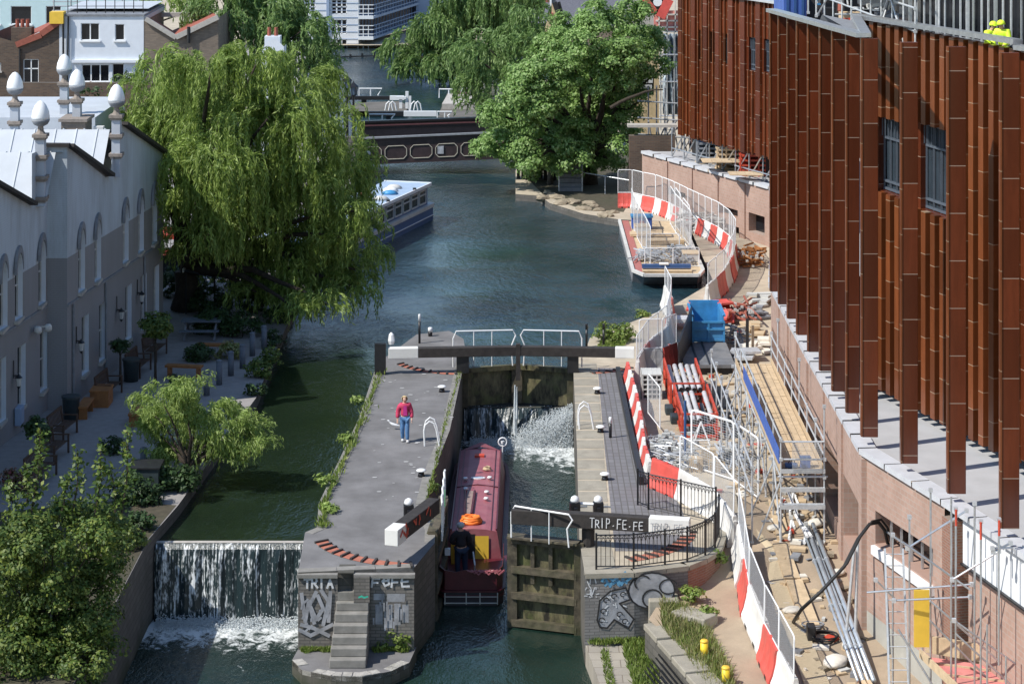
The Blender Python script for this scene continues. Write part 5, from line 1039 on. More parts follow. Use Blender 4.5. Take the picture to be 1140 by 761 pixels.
for px, py, lab in ((455, 583, 'black paddle stand with white cap on the island near the beam end'), (640, 580, 'black paddle stand with white cap on the lower right coping'), (666, 580, 'second black paddle stand, right of the coping stones')): PD.put(G3(px, py), random.random() * .4, lab, 'paddle stands')
m = MB(); m.tube([G3(642, 560, .55), G3(664, 561, .55)], .05, 6); m.build('linking_bar', 'white', label='white bar joining the two lower paddle stands', cat='bar')
m = MB(); a = G3(476, 563, .05); m.box(a[0] - .16, a[0] + .2, a[1] - .2, a[1] + .2, 0, .1); m.build('white_kerb_block', 'white', label='flat white block on the island edge above the lower gate', cat='block', bevel=.02)
def post(px, py, h, lab, top='white', body='iron', rad=.05, fr=.25):
    x, y = G(px, py); r = E('marker_post', (x, y, 0), lab, 'post', 'marker posts'); g = MB(); g.lathe((x, y, 0), [(rad, 0), (rad, h * (1 - fr))], 10); g.build('shaft', body, r, smooth=True); g = MB(); g.lathe((x, y, h * (1 - fr)), [(rad * 1.1, 0), (rad * 1.1, h * fr * .9), (rad * .7, h * fr)], 10); g.build('painted_top', top, r, smooth=True)
post(467, 382, 1.25, 'tall thin post with white top on the far tip of the island'); post(479, 374, .38, 'short post with white top at the far tip of the island', rad=.09, fr=.5); post(679.5, 487, .75, 'small white topped black post on the brick paving', rad=.055, fr=.3)
post(653, 386, 1.0, 'thin black post at the right end of the upper gate', 'iron'); post(672, 386, 1.0, 'thin black post by the grass beside the basin', 'iron')
def ypost(px, py, z, h, lab):
    x, y = G(px, py, z); r = E('yellow_bollard', (x, y, z), lab, 'bollard', 'yellow bollards'); g = MB(); g.lathe((x, y, z), [(.11, 0), (.11, h)], 14); g.build('post', 'yellowpost', r, smooth=True); g = MB(); g.lathe((x, y, z + h), [(.115, 0), (.12, .03), (.09, .07)], 14); g.build('cap', 'yellow', r, smooth=True)
ypost(784, 734, -1.3, .5, 'yellow bollard standing in the grass beside the low stone wall'); ypost(808, 764, -1.45, .5, 'yellow bollard at the bottom edge of the photograph')
# island front: ledge, stairs, painted wall
fy = G(332, 637)[1]
r = E('island_ledge', (-5, 68, -3), 'rounded stone ledge at the foot of the island steps', 'ledge'); el = [(-6.36, fy - .02), (-6.45, 68.3), (-6.1, 67.5), (-5.2, 67.0), (-4.3, 66.95), (-3.5, 67.4), (-3.0, 68.1), (-2.85, fy + .2)]
m = MB(); m.sheet(el, -2.28); m.build('ledge_top', 'paving', r); m = MB(); m.strip(el, -2.284, -3.5); m.build('ledge_face', 'lockwall', r)
m = MB()
for a, b in zip(el[1:6], el[2:7]):
    a, b = Vector(a), Vector(b)
    for i in range(3): p, q = a.lerp(b, i / 3 + .02), a.lerp(b, (i + 1) / 3 - .02); n_ = Vector((-(q - p).y, (q - p).x)).normalized() * .3; m.prism([tuple(p), tuple(q), tuple(q + n_), tuple(p + n_)], -2.42, -2.262 + random.uniform(-.02, .01))
m.build('edge_stone', 'crumbled', r)
r = E('island_front_wall', (-4.5, fy, -2.3), 'grey brick end wall of the island with white graffiti', 'wall'); wd = lambda px, y=fy: (px - CX) * y / F; wz = lambda py, y=fy: H - (py - HY) * y / F
m = MB(); m.quad((wd(332), fy - .03, -2.3), (wd(376), fy - .03, -2.3), (wd(376), fy - .03, -.1), (wd(332), fy - .03, -.1)); m.quad((wd(394), fy - .03, -2.3), (wd(461), fy - .03, -2.3), (wd(461), fy - .03, -.1), (wd(394), fy - .03, -.1)); m.build('brick_face', 'frontwall', r)
m = MB(); m.box(wd(331), wd(376), fy - .12, fy + .1, -.13, -.03); m.box(wd(394), wd(462), fy - .12, fy + .1, -.13, -.03); m.build('coping', 'kerbgrey', r)
m = MB(); N = (0, -1, 0); Yf = fy - .04
word(m, 'TRIA', (wd(339), Yf, wz(653)), (wd(373) - wd(339), 0, 0), (0, 0, wz(643) - wz(653)), N, .06, .2, .03); word(m, 'F@FE', (wd(414), Yf, wz(652)), (wd(458) - wd(414), 0, 0), (0, 0, wz(642) - wz(652)), N, .06, .15, .02); m.build('graffiti', 'spraywhite', r)
m = MB(); random.seed(8); S1 = lambda pts, wd_: strokes(m, [[(wd(x) , wz(y)) for x, y in pts]], (0, Yf, 0), (1, 0, 0), (0, 0, 1), N, wd_)
for pts in ([(336, 660), (340, 690), (344, 668), (350, 692)], [(352, 658), (345, 672), (352, 688), (360, 676), (354, 662)], [(358, 656), (366, 668), (360, 694)], [(368, 658), (366, 690)], [(334, 700), (346, 706), (358, 700), (370, 694)], [(336, 694), (350, 698), (366, 706)]): S1(pts, .11)
for i in range(14): x, y = random.uniform(336, 368), random.uniform(660, 700); S1([(x, y), (x + random.uniform(-4, 4), y + random.uniform(-7, 7))], .06)
m.build('graffiti', 'spraygrey', r); m = MB(); Yf2 = fy - .034
for x, y, a, b in ((416, 660, 12, 7), (431, 660, 20, 9), (418, 672, 8, 22), (428, 672, 9, 26), (439, 671, 7, 24), (448, 672, 7, 20)): m.quad((wd(x), Yf2, wz(y + b)), (wd(x + a), Yf2, wz(y + b)), (wd(x + a), Yf2, wz(y)), (wd(x), Yf2, wz(y)))
for i in range(18): x, y = random.uniform(416, 450), random.uniform(662, 692); S1([(x, y), (x, y + random.uniform(4, 14))], .05)
m.build('graffiti', 'spraygrey', r); m = MB(); strokes(m, [[(0, .5), (.3, .8), (.6, .4), (1, .7)]], (wd(401), fy - .5, wz(660)), (.25, 0, 0), (0, 0, .1), N, .05); m.build('green_tag', 'spraygreen', r)
r = E('stone_steps', (-4.8, 68.5, -2.28), 'worn stone steps going down the front of the island', 'steps'); m = MB(); n = 8; x0, x1 = wd(371), wd(411)
ys0 = 67.6
for k in range(6): z1 = -2.28 + .245 * (k + 1); y0 = ys0 + k * .26; m.box(x0 + .02 * k, x1, y0, fy - .04, z1 - .245 + .001, z1)
m.build('step', 'kerbgrey', r, bevel=.025); m = MB(); zz = -2.28 + .245 * 6
m.box(wd(376), wd(394), fy - .04, fy + .9, zz - .001, zz + .24); m.build('upper_step', 'kerbgrey', r)
m = MB(); m.box(wd(394.5), wd(412), ys0 + 1.3, fy - .04, zz, -.05); m.build('cheek_wall', 'frontwall', r)
# recess cut is suggested by a dark well in the paving where the stair meets the top
m = MB(); m.box(wd(376), wd(394), fy - .02, fy + .75, -.02, .012); m.build('stair_mouth', 'lockwall', label='small dark stair mouth at the island front edge', cat='opening')
r = E('low_stone_wall', (5.2, 66, -2.1), 'low wall with broad worn coping between grass and slope at the lower right', 'wall'); a_, b_ = G(718, 693, -1.1), G(800, 790, -1.25); A, B = Vector(a_), Vector(b_); d = (B - A).normalized(); nn = Vector((-d.y, d.x)); 
if nn.x < 0: nn = -nn
m = MB(); m.prism([tuple(A), tuple(B), tuple(B + nn * .5), tuple(A + nn * .5)], -2.3, -1.25); m.build('wall_face', 'lockwall', r); m = MB()
for k in range(5): p, q = A.lerp(B, k / 5 + .006), A.lerp(B, (k + 1) / 5 - .006); z = -1.1 - .03 * k; m.prism([tuple(p - nn * .06), tuple(q - nn * .06), tuple(q + nn * .72), tuple(p + nn * .72)], z - .18, z + random.uniform(-.01, .01))
m.build('coping', 'coping', r, bevel=.03); m = MB()
for k in range(7): o = -nn * (.1 + k * .085); m.beam((*(A.lerp(B, .25) + o), -1.45 - .085 * k), (*(B + o), -1.6 - .085 * k), .035, .035)
m.build('ribbed_ramp', 'iron', r)
m = MB(); q = G3(740, 680, -1.0); m.box(4.05, 4.95, 68.9, 69.6, -2.1, -.75); m.box(4.7, 5.9, 67.7, 68.4, -1.6, -.8, rot=-.7, c=(5.3, 68, 0)); m.build('kerb_blocks', 'coping', label='two big worn kerb blocks beneath the graffiti wall', cat='kerb', bevel=.04)
# ================================================================== boats
def narrowboat():
    w0 = -2.9; r = E('narrowboat', (-1.3, 82, w0), 'long maroon narrowboat leaving the lock chamber', 'boat'); cx = lambda y: lerp(-1.32, -1.18, (y - 74.3) / 13.5)
    st = [(74.3, .85), (74.6, 1.03), (76, 1.05), (87, 1.05), (88.8, .95), (90, .6), (91.0, .08)]
    P = [(cx(y) + hw, y) for y, hw in st] + [(cx(y) - hw, y) for y, hw in st[::-1]]
    m = MB(); m.prism(P, w0 - .3, w0 + .62, top=False); h = m.build('hull', 'hull', r); m = MB()
    for a, b in zip(P, P[1:] + P[:1]): m.beam((*a, w0 + .5), (*b, w0 + .5), .07, .07); m.beam((*a, w0 + .66), (*b, w0 + .66), .12, .05)
    m.build('rubbing_strake', 'maroondark', h); m = MB(); m.sheet(P, w0 + .60); m.build('deck', 'maroondark', r)
    y0, y1 = 77.8, 87.8; m = MB(); n = 1
    b0, t0 = .93, .78; zc = w0 + .6; zt = w0 + 1.5
    prof = [(-b0, zc), (-t0, zt), (-t0 * .5, zt + .07), (0, zt + .09), (t0 * .5, zt + .07), (t0, zt), (b0, zc)]
    for a, b in zip(prof, prof[1:]): m.quad((cx(y0) + a[0], y0, a[1]), (cx(y1) + a[0], y1, a[1]), (cx(y1) + b[0], y1, b[1]), (cx(y0) + b[0], y0, b[1]))
    m.quad(*[(cx(y1) + a[0], y1, a[1]) for a in prof]); m.quad(*[(cx(y0) + a[0], y0, a[1]) for a in prof[::-1]]); cb = m.build('cabin', 'maroon', r)
    m = MB()
    for s in (-1, 1): m.beam((cx(y0) + s * (t0 - .02), y0, zt + .06), (cx(y1) + s * (t0 - .02), y1, zt + .06), .05, .05)
    for s in (-1, 1): m.beam((cx(y0) + s * (t0 - .2), y0, zt + .05), (cx(y1) + s * (t0 - .2), y1, zt + .05), .02, .03)
    m.build('roof_handrail', 'maroondark', cb)
    m = MB(); y = 82.9; m.beam((cx(y) - t0, y, zt + .03), (cx(y), y + .05, zt + .11), .05, .03); m.beam((cx(y), y + .05, zt + .11), (cx(y) + t0, y, zt + .03), .05, .03); m.build('roof_joint', 'maroondark', cb)
    for s in (-1, 1):
        for k in range(5):
            y = 79 + k * 1.9; m = MB(); X = cx(y) + s * .868; m.quad((X - s * .045 , y - .4, zc + .3), (X - s * .045, y + .4, zc + .3), (X - s * .105 + s * .005, y + .4, zc + .68), (X - s * .105 + s * .005, y - .4, zc + .68)); 
            for i in range(len(m.v)): m.v[i] = (m.v[i][0] + s * .035, m.v[i][1], m.v[i][2])
            m.build('window', 'glassdark', cb)
    m = MB(); m.lathe((cx(83.8) + .0, 83.8, zt + .09), [(.26, 0), (.26, .03)], 16, 1, .5); m.build('name_plate', 'white', cb); m = MB(); m.lathe((cx(83.8), 83.8, zt + .122), [(.19, 0), (.19, .005)], 16, 1, .4); m.build('plate_inset', 'bluegrey', cb)
    for x, y in ((-.45, 83.6), (.42, 83.7), (.35, 81.9), (.35, 81.1), (-.4, 82.3)): m = MB(); m.lathe((cx(y) + x, y, zt + .06), [(.05, 0), (.05, .07), (.1, .08), (.07, .13)], 10); m.build('roof_vent', 'white', cb, smooth=True)
    m = MB(); m.box(cx(86.8) - .2, cx(86.8) + .16, 86.6, 86.9, zt + .08, zt + .15); m.build('roof_hatch', 'redpaint', cb)
    m = MB(); m.tube([(cx(80) - .35, 79.3, zt + .13), (cx(80) - .4, 82.6, zt + .13)], .035, 6); m.tube([(cx(80) - .12, 79.3, zt + .15), (cx(80) - .05, 82.0, zt + .15)], .045, 6); m.build('boat_pole', 'maroondark', cb)
    m = MB(); t = [(cx(84.9) + .3 + .16 * math.cos(a * .9) * (1 - a / 60), 84.9 + .16 * math.sin(a * .9) * (1 - a / 60), zt + .11 + .004 * a) for a in range(24)]; m.tube(t, .022, 5); m.build('rope_coil', 'timber', cb)
    m = MB(); m.box(cx(80) - .32, cx(80) - .1, 79.5, 82.2, zt + .06, zt + .1); m.build('gang_plank', 'oldplank', cb)
    m = MB(); tip = (cx(91), 90.9, w0 + .9); A = [(cx(87.8) - t0, 87.8, zt), (cx(87.8), 87.8, zt + .16), (cx(87.8) + t0, 87.8, zt)]; B = [(cx(87.8) - .9, 87.8, zc + .1), (cx(87.8) + .9, 87.8, zc + .1)]; M_ = (cx(89), 89.2, zt - .03)
    m.quad(A[0], A[1], M_); m.quad(A[1], A[2], M_); m.quad(A[0], M_, tip, (cx(90) - .6, 90, zc + .1)); m.quad(A[2], (cx(90) + .6, 90, zc + .1), tip, M_); m.quad(A[0], (cx(90) - .6, 90, zc + .1), B[0]); m.quad(A[2], B[1], (cx(90) + .6, 90, zc + .1)); m.build('bow_cover', 'maroon', r)
    m = MB(); t = [(cx(87.6) + .83 + .16 * math.cos(a), 87.5, zt + .42 + .16 * math.sin(a)) for a in [2 * PI * i / 12 for i in range(13)]]; m.tube(t, .03, 6, False); m.tube([(cx(87.6) + .83, 87.5, zt - .3), (cx(87.6) + .83, 87.5, zt + .3)], .03, 6); m.lathe((cx(87.6) + .83, 87.5, zt + .36), [(.06, 0), (.07, .1)], 8); m.build('headlamp', 'white', r)
    # stern
    m = MB(); m.quad(*[D(px, py, 77.78) for px, py in ((529, 628), (544, 628), (544, 596), (529, 596))]); m.v = [(x, y - .02, z) for x, y, z in m.v]; dr = m.build('rear_door', 'yellow', cb)
    X0, X1 = cx(77.8) - .62, cx(77.8) + .06; m = MB(); m.quad((X0, 77.77, zc), (X1, 77.77, zc), (X1, 77.77, zt - .08), (X0, 77.77, zt - .08)); m.build('doorway', 'black', cb)
    m = MB(); m.box(X0 - .12, X0, 77.2, 77.76, zc, zt - .1); m.build('side_door', 'yellow', cb)
    m = MB(); S_ = [(cx(y) + s * (hw - .02), y) for s, ys in ((1, ((77.2, 1.04), (76, 1.05), (74.7, 1.03), (74.35, .85))),) for y, hw in ys] + [(cx(y) - (hw - .02), y) for y, hw in ((74.35, .85), (74.7, 1.03), (76, 1.05), (77.2, 1.04))]
    for a, b in zip(S_, S_[1:]):
        k = 5
        for i in range(k):
            p, q = Vector(a).lerp(Vector(b), i / k), Vector(a).lerp(Vector(b), (i + 1) / k); zz = lambda v: w0 + 1.28 + .05 * math.sin(v.x * 9 + v.y * 3); m.quad((p.x, p.y, w0 + .66), (q.x, q.y, w0 + .66), (q.x, q.y, zz(q)), (p.x, p.y, zz(p))); m.quad((p.x, p.y, zz(p)), (q.x, q.y, zz(q)), (q.x * .97 - .03, q.y + .1, zz(q) - .02), (p.x * .97 - .03, p.y + .1, zz(p) - .02))
    m.build('stern_dodger', 'maroondark', r); m = MB()
    for i in range(9):
        x = cx(74.5) - .1 + i * .11; m.tube([(x, 74.33 + .05 * math.sin(i * 2), w0 + 1.3), (x + .12, 74.28, w0 + 1.27 - .04 * (i % 3)), (x + .3, 74.36, w0 + 1.31)], .035, 5)
    m.build('gathered_cloth', 'maroon', r); m = MB()
    for x in (-.82, -.14, .3, .86): m.tube([(cx(74.3) + x, 74.25, w0 + .25), (cx(74.3) + x, 74.25, w0 + .62)], .02, 5)
    m.tube([(cx(74.3) - .8, 74.24, w0 + .5), (cx(74.3) + .85, 74.24, w0 + .5)], .015, 5); m.tube([(cx(74.3) - .85, 74.24, w0 + .3), (cx(74.3) + .85, 74.24, w0 + .3)], .02, 5); m.build('stern_rail', 'offwhite', r)
    m = MB(); m.tube([(cx(75) + .1, 74.6, w0 + .7), (cx(75) + .12, 74.7, w0 + 1.35), (cx(75) + .05, 75.6, w0 + 1.5)], .028, 6); m.build('tiller', 'steel', r)
    m = MB(); m.box(cx(76) - .9, cx(76) - .72, 76.2, 76.4, w0 + 1.2, w0 + 1.4); m.build('white_box', 'white', r)
narrowboat()
def ring(c, R_, r_, lab, mt='orange'):
    r = E('life_ring', c, lab, 'life ring'); 
    for k in range(3): m = MB(); t = [(c[0] + (R_ - .03 * k) * math.cos(a) + random.uniform(-.03, .03), c[1] + (R_ - .03 * k) * .9 * math.sin(a), c[2] + .06 * k + random.uniform(-.01, .03)) for a in [2 * PI * i / 18 for i in range(18)]]; m.tube(t + t[:1], r_, 7, False); m.build('coil', mt, r, smooth=True)
    m = MB(); m.tube([(c[0] - .2, c[1], c[2] + .1), (c[0] + .05, c[1] + .1, c[2] + .14), (c[0] + .3, c[1] - .1, c[2] + .1)], .05, 6); m.build('strap', mt, r)
ring((-1.38, 78.5, -1.27), .32, .065, 'orange life ring heaped on the back of the maroon roof')
def tripboat():
    w0 = -.4; r = E('trip_boat', (-7.5, 136, w0), 'blue and white canal trip boat with large windows by the willow', 'boat'); 
    A = Vector(G(484, 229, 0.35)); B = Vector(G(401, 269, .35)); d = (B - A).normalized(); n = Vector((d.y, -d.x)); n = n if n.y > 0 else -n; W = 2.9
    P = lambda u, v, z: (A.x + d.x * u + n.x * v, A.y + d.y * u + n.y * v, z); L = 19
    m = MB(); pl = [P(0, .35, 0), P(.3, 0, 0), P(L, 0, 0), P(L, W, 0), P(.3, W, 0), P(0, W - .35, 0)]; m.prism([q[:2] for q in pl], w0 - .2, w0 + .74); m.build('hull', 'boatblue', r)
    m = MB(); pl = [P(-.1, .3, 0), P(.25, -.06, 0), P(L, -.06, 0), P(L, W + .06, 0), P(.25, W + .06, 0), P(-.1, W - .3, 0)]; m.prism([q[:2] for q in pl], w0 + .74, w0 + .95); m.build('gunwale', 'offwhite', r); m = MB(); m.beam(P(.2, -.03, w0 + .3), P(L, -.03, w0 + .3), .05, .04); m.build('hull_line', 'white', r)
    m = MB(); pl = [P(.7, .2, 0), P(L, .2, 0), P(L, W - .2, 0), P(.7, W - .2, 0)]; m.prism([q[:2] for q in pl], w0 + .95, w0 + 2.0); m.build('cabin', 'boatblue', r)
    m = MB(); pl = [P(.5, .05, 0), P(L, .05, 0), P(L, W - .05, 0), P(.5, W - .05, 0)]; m.prism([q[:2] for q in pl], w0 + 2.0, w0 + 2.12); rf = m.build('roof', 'bluecover', r); m = MB(); m.beam(P(.5, .04, w0 + 2.07), P(L, .04, w0 + 2.07), .07, .18); m.beam(P(.5, .04, w0 + 2.07), P(.5, W, w0 + 2.07), .07, .18); m.build('roof_edge', 'white', rf)
    for k in range(11):
        u = 1.1 + k * 1.35; m = MB(); v = .19; m.quad(P(u, v, w0 + 1.1), P(u + 1.1, v, w0 + 1.1), P(u + 1.1, v, w0 + 1.85), P(u, v, w0 + 1.85)); wn = m.build('window', 'glassdark', r); m = MB()
        for a, b in (((u, 1.1), (u + 1.1, 1.1)), ((u + 1.1, 1.1), (u + 1.1, 1.85)), ((u + 1.1, 1.85), (u, 1.85)), ((u, 1.85), (u, 1.1)), ((u, 1.6), (u + 1.1, 1.6))): m.beam(P(a[0], .16, w0 + a[1]), P(b[0], .16, w0 + b[1]), .07, .07)
        m.build('frame', 'offwhite', wn)
    m = MB(); m.quad(P(.69, .5, w0 + 1.2), P(.69, W - .5, w0 + 1.2), P(.69, W - .5, w0 + 1.85), P(.69, .5, w0 + 1.85)); m.build('front_window', 'glassblue', r)
    random.seed(9)
    for k, mt in enumerate(('offwhite', 'white', 'bluepaint', 'redroof', 'offwhite', 'barred', 'white')):
        u = 3.0 + k * 1.0 ; v = random.uniform(.7, 2.2); m = MB(); q = P(u, v, w0 + 2.12); m.lathe(q, [(.3, 0), (.34, .06), (.2, .2), (.05, .24)], 9, 1.4, .8); m.build('roof_bundle', mt, rf, smooth=True)
    for u in (3.2, 7.5): m = MB(); q = P(u, .1, w0 + 2.1); m.lathe(q, [(.1, 0), (.1, .15)], 8); m.build('fender', 'iron', rf)
tripboat()
def barge():
    w0 = -.4; r = E('work_barge', (7.8, 120, w0), 'flat grey work barge with red side deck loaded with scaffold parts', 'barge'); x0, x1, y0, y1 = 5.95, 9.4, 114.5, 129
    zt = .25; g = MB(); g.quad((x0, y0, zt), (x0, y1, zt), (x0, y1, w0 - .2), (x0, y0 + 1.0, w0 - .2)); g.quad((x1, y1, zt), (x1, y0, zt), (x1, y0 + 1.0, w0 - .2), (x1, y1, w0 - .2)); 
    g.quad((x0 + .5, y0 - 1.2, zt + .08), (x1 - .3, y0 - 1.2, zt + .08), (x1 - .3, y0 + .4, w0 - .2), (x0 + .5, y0 + .4, w0 - .2)); g.quad((x0, y0, zt), (x0 + .5, y0 - 1.2, zt + .08), (x0 + .5, y0 + .4, w0 - .2), (x0, y0 + 1, w0 - .2)); g.quad((x1, y0, zt), (x1, y0 + 1, w0 - .2), (x1 - .3, y0 + .4, w0 - .2), (x1 - .3, y0 - 1.2, zt + .08)); g.quad((x0, y1, zt), (x1, y1, zt), (x1, y1, w0), (x0, y1, w0)); g.build('hull', 'boatgrey', r)
    O = [(x0, y1), (x0, y0), (x0 + .5, y0 - 1.2), (x1 - .3, y0 - 1.2), (x1, y0), (x1, y1)]
    g = MB(); g.sheet(O, zt - .01); g.build('deck', 'timber', r); g = MB(); g.box(x0 + .12, x0 + .5, y0 - .2, y1, zt - .005, zt + .03); g.build('side_deck', 'palered', r); g = MB()
    for a, b in zip(O, O[1:]): g.beam((*a, zt + .04), (*b, zt + .04), .16, .14)
    g.build('gunwale', 'offwhite', r); return x0, x1, y0, y1, zt
bx0, bx1, by0, by1, bz = barge()
random.seed(12)
def deckitem(name, lab, cat, x, y, fn, grp='materials on the work barge'): r = E(name, (x, y, bz + .03), lab, cat, grp); fn(r, x, y, bz + .03); return r
def planks(n, L, mt):
    def f(r, x, y, z):
        g = MB()
        for i in range(n): zz = z + (i // 4) * .07; g.beam((x - L / 2, y + (i % 4) * .24 + random.uniform(-.03, .03), zz + .04), (x + L / 2, y + (i % 4) * .24 + random.uniform(-.05, .05), zz + .04), .21, .055)
        g.build('plank', mt, r); g = MB(); g.box(x - L * .35, x - L * .3, y - .1, y + .85, z - .02, z); g.build('bearer', 'darkwood', r)
    return f
def tubesheap(n, L, mt, spread=.5):
    def f(r, x, y, z):
        g = MB()
        for i in range(n): a = random.uniform(-.7, .7); q = Vector((x + random.uniform(-spread, spread), y + random.uniform(-spread, spread), z + .05 + random.random() * .3)); dd = Vector((math.sin(a), math.cos(a), random.uniform(-.1, .1))) * L / 2; g.tube([q - dd, q + dd], .035, 5)
        g.build('tube', mt, r); g = MB()
        for i in range(n): q = (x + random.uniform(-spread, spread), y + random.uniform(-spread, spread), z + .1 + random.random() * .25); g.box(q[0] - .07, q[0] + .07, q[1] - .07, q[1] + .07, q[2], q[2] + .12)
        g.build('clamp', 'galv', r)
    return f
deckitem('plank_stack', 'stack of pale planks in the middle of the barge', 'planks', 8.0, 121.8, planks(10, 2.0, 'timber')); deckitem('plank_stack', 'stack of orange planks behind the scaffold heap on the barge', 'planks', 7.4, 124.0, planks(8, 2.2, 'ply'))
deckitem('plank_stack', 'pale board laid across the near end of the barge', 'planks', 7.6, 113.9, planks(5, 2.4, 'timber')); deckitem('tube_heap', 'heap of scaffold tubes at the left of the barge deck', 'scaffold parts', 7.0, 117.6, tubesheap(34, 1.7, 'galv', .75)); deckitem('tube_heap', 'heap of scaffold frames at the right of the barge deck', 'scaffold parts', 8.6, 119, tubesheap(26, 1.4, 'steel', .6))
deckitem('tube_heap', 'dark bundle of clamps near the bow of the barge', 'scaffold parts', 8.5, 116.2, tubesheap(16, .9, 'leadgrey', .45))
def bluebin(r, x, y, z):
    g = MB(); g.box(x - .55, x + .55, y - .35, y + .35, z, z + .62); g.build('bin_body', 'bluebanner', r, bevel=.04); g = MB(); g.box(x - .6, x + .6, y - .4, y + .4, z + .62, z + .72); g.build('lid', 'bluepaint', r); g = MB(); g.box(x - .12, x + .12, y - .37, y - .351, z + .2, z + .45); g.build('badge', 'barred', r)
deckitem('storage_chest', 'dark blue storage chest with red badge at the back of the barge', 'chest', 7.05, 126.6, bluebin)
def cratebox(r, x, y, z):
    g = MB(); g.box(x - .4, x + .4, y - .5, y + .5, z, z + .35); g.build('box_body', 'offwhite', r); g = MB(); g.box(x - .42, x + .42, y - .52, y + .52, z + .35, z + .4); g.build('lid', 'timber', r)
deckitem('white_box', 'pale box with a timber lid just in front of the blue chest', 'box', 7.0, 125.3, cratebox); deckitem('white_box', 'pale box beside the clamps near the bow of the barge', 'box', 9.0, 117.4, cratebox)
def trolley(r, x, y, z):
    g = MB(); g.box(x - 1.2, x + 1.2, y - .12, y + .12, z + .12, z + .3); g.build('beam', 'boatblue', r); g = MB(); g.box(x - .35, x + .1, y - .16, y + .16, z + .3, z + .36); g.build('pad', 'paintwhite', r)
deckitem('blue_crossbeam', 'dark blue steel beam with white pads across the barge bow', 'beam', 7.6, 114.6, trolley)
r = E('garden_awning', (-14, 110, 0), 'low blue grey awning with white edge on posts in the willow shade', 'awning'); m = MB(); m.quad((-14.9, 105.5, 2.0), (-13.4, 105.5, 1.7), (-13.0, 113, 1.7), (-14.5, 113, 2.2)); m.quad((-14.9, 105.5, 1.97), (-14.5, 113, 2.17), (-13.0, 113, 1.67), (-13.4, 105.5, 1.67)); m.build('cloth', 'bluegreyd', r)
m = MB(); m.beam((-14.9, 105.5, 2.0), (-14.5, 113, 2.2), .07, .16); m.build('white_edge', 'offwhite', r)
for x, y in ((-14.8, 105.7), (-13.5, 105.7), (-14.5, 112.8), (-13.1, 112.8)): m = MB(); m.tube([(x, y, 0), (x, y, 1.85)], .05, 6); m.build('awning_pole', 'black', r)
r = E('red_stall', (-17.2, 116, 0), 'dark red and black stall glimpsed between the wall and the willow trunk', 'stall'); m = MB(); m.box(-17.2, -16.0, 113, 115, 0, 1.3); m.build('counter', 'black', r); m = MB(); m.box(-17.3, -15.9, 112.9, 115.2, 2.1, 2.3); m.build('canopy', 'redpaint', r)
m = MB(); [m.lathe((-16.8 + k * .35, 113.2 + k * .2, 1.3 + .1 * k), [(.16, 0), (.2, .2), (.05, .35)], 8) for k in range(3)]; m.build('goods', 'barred', r)
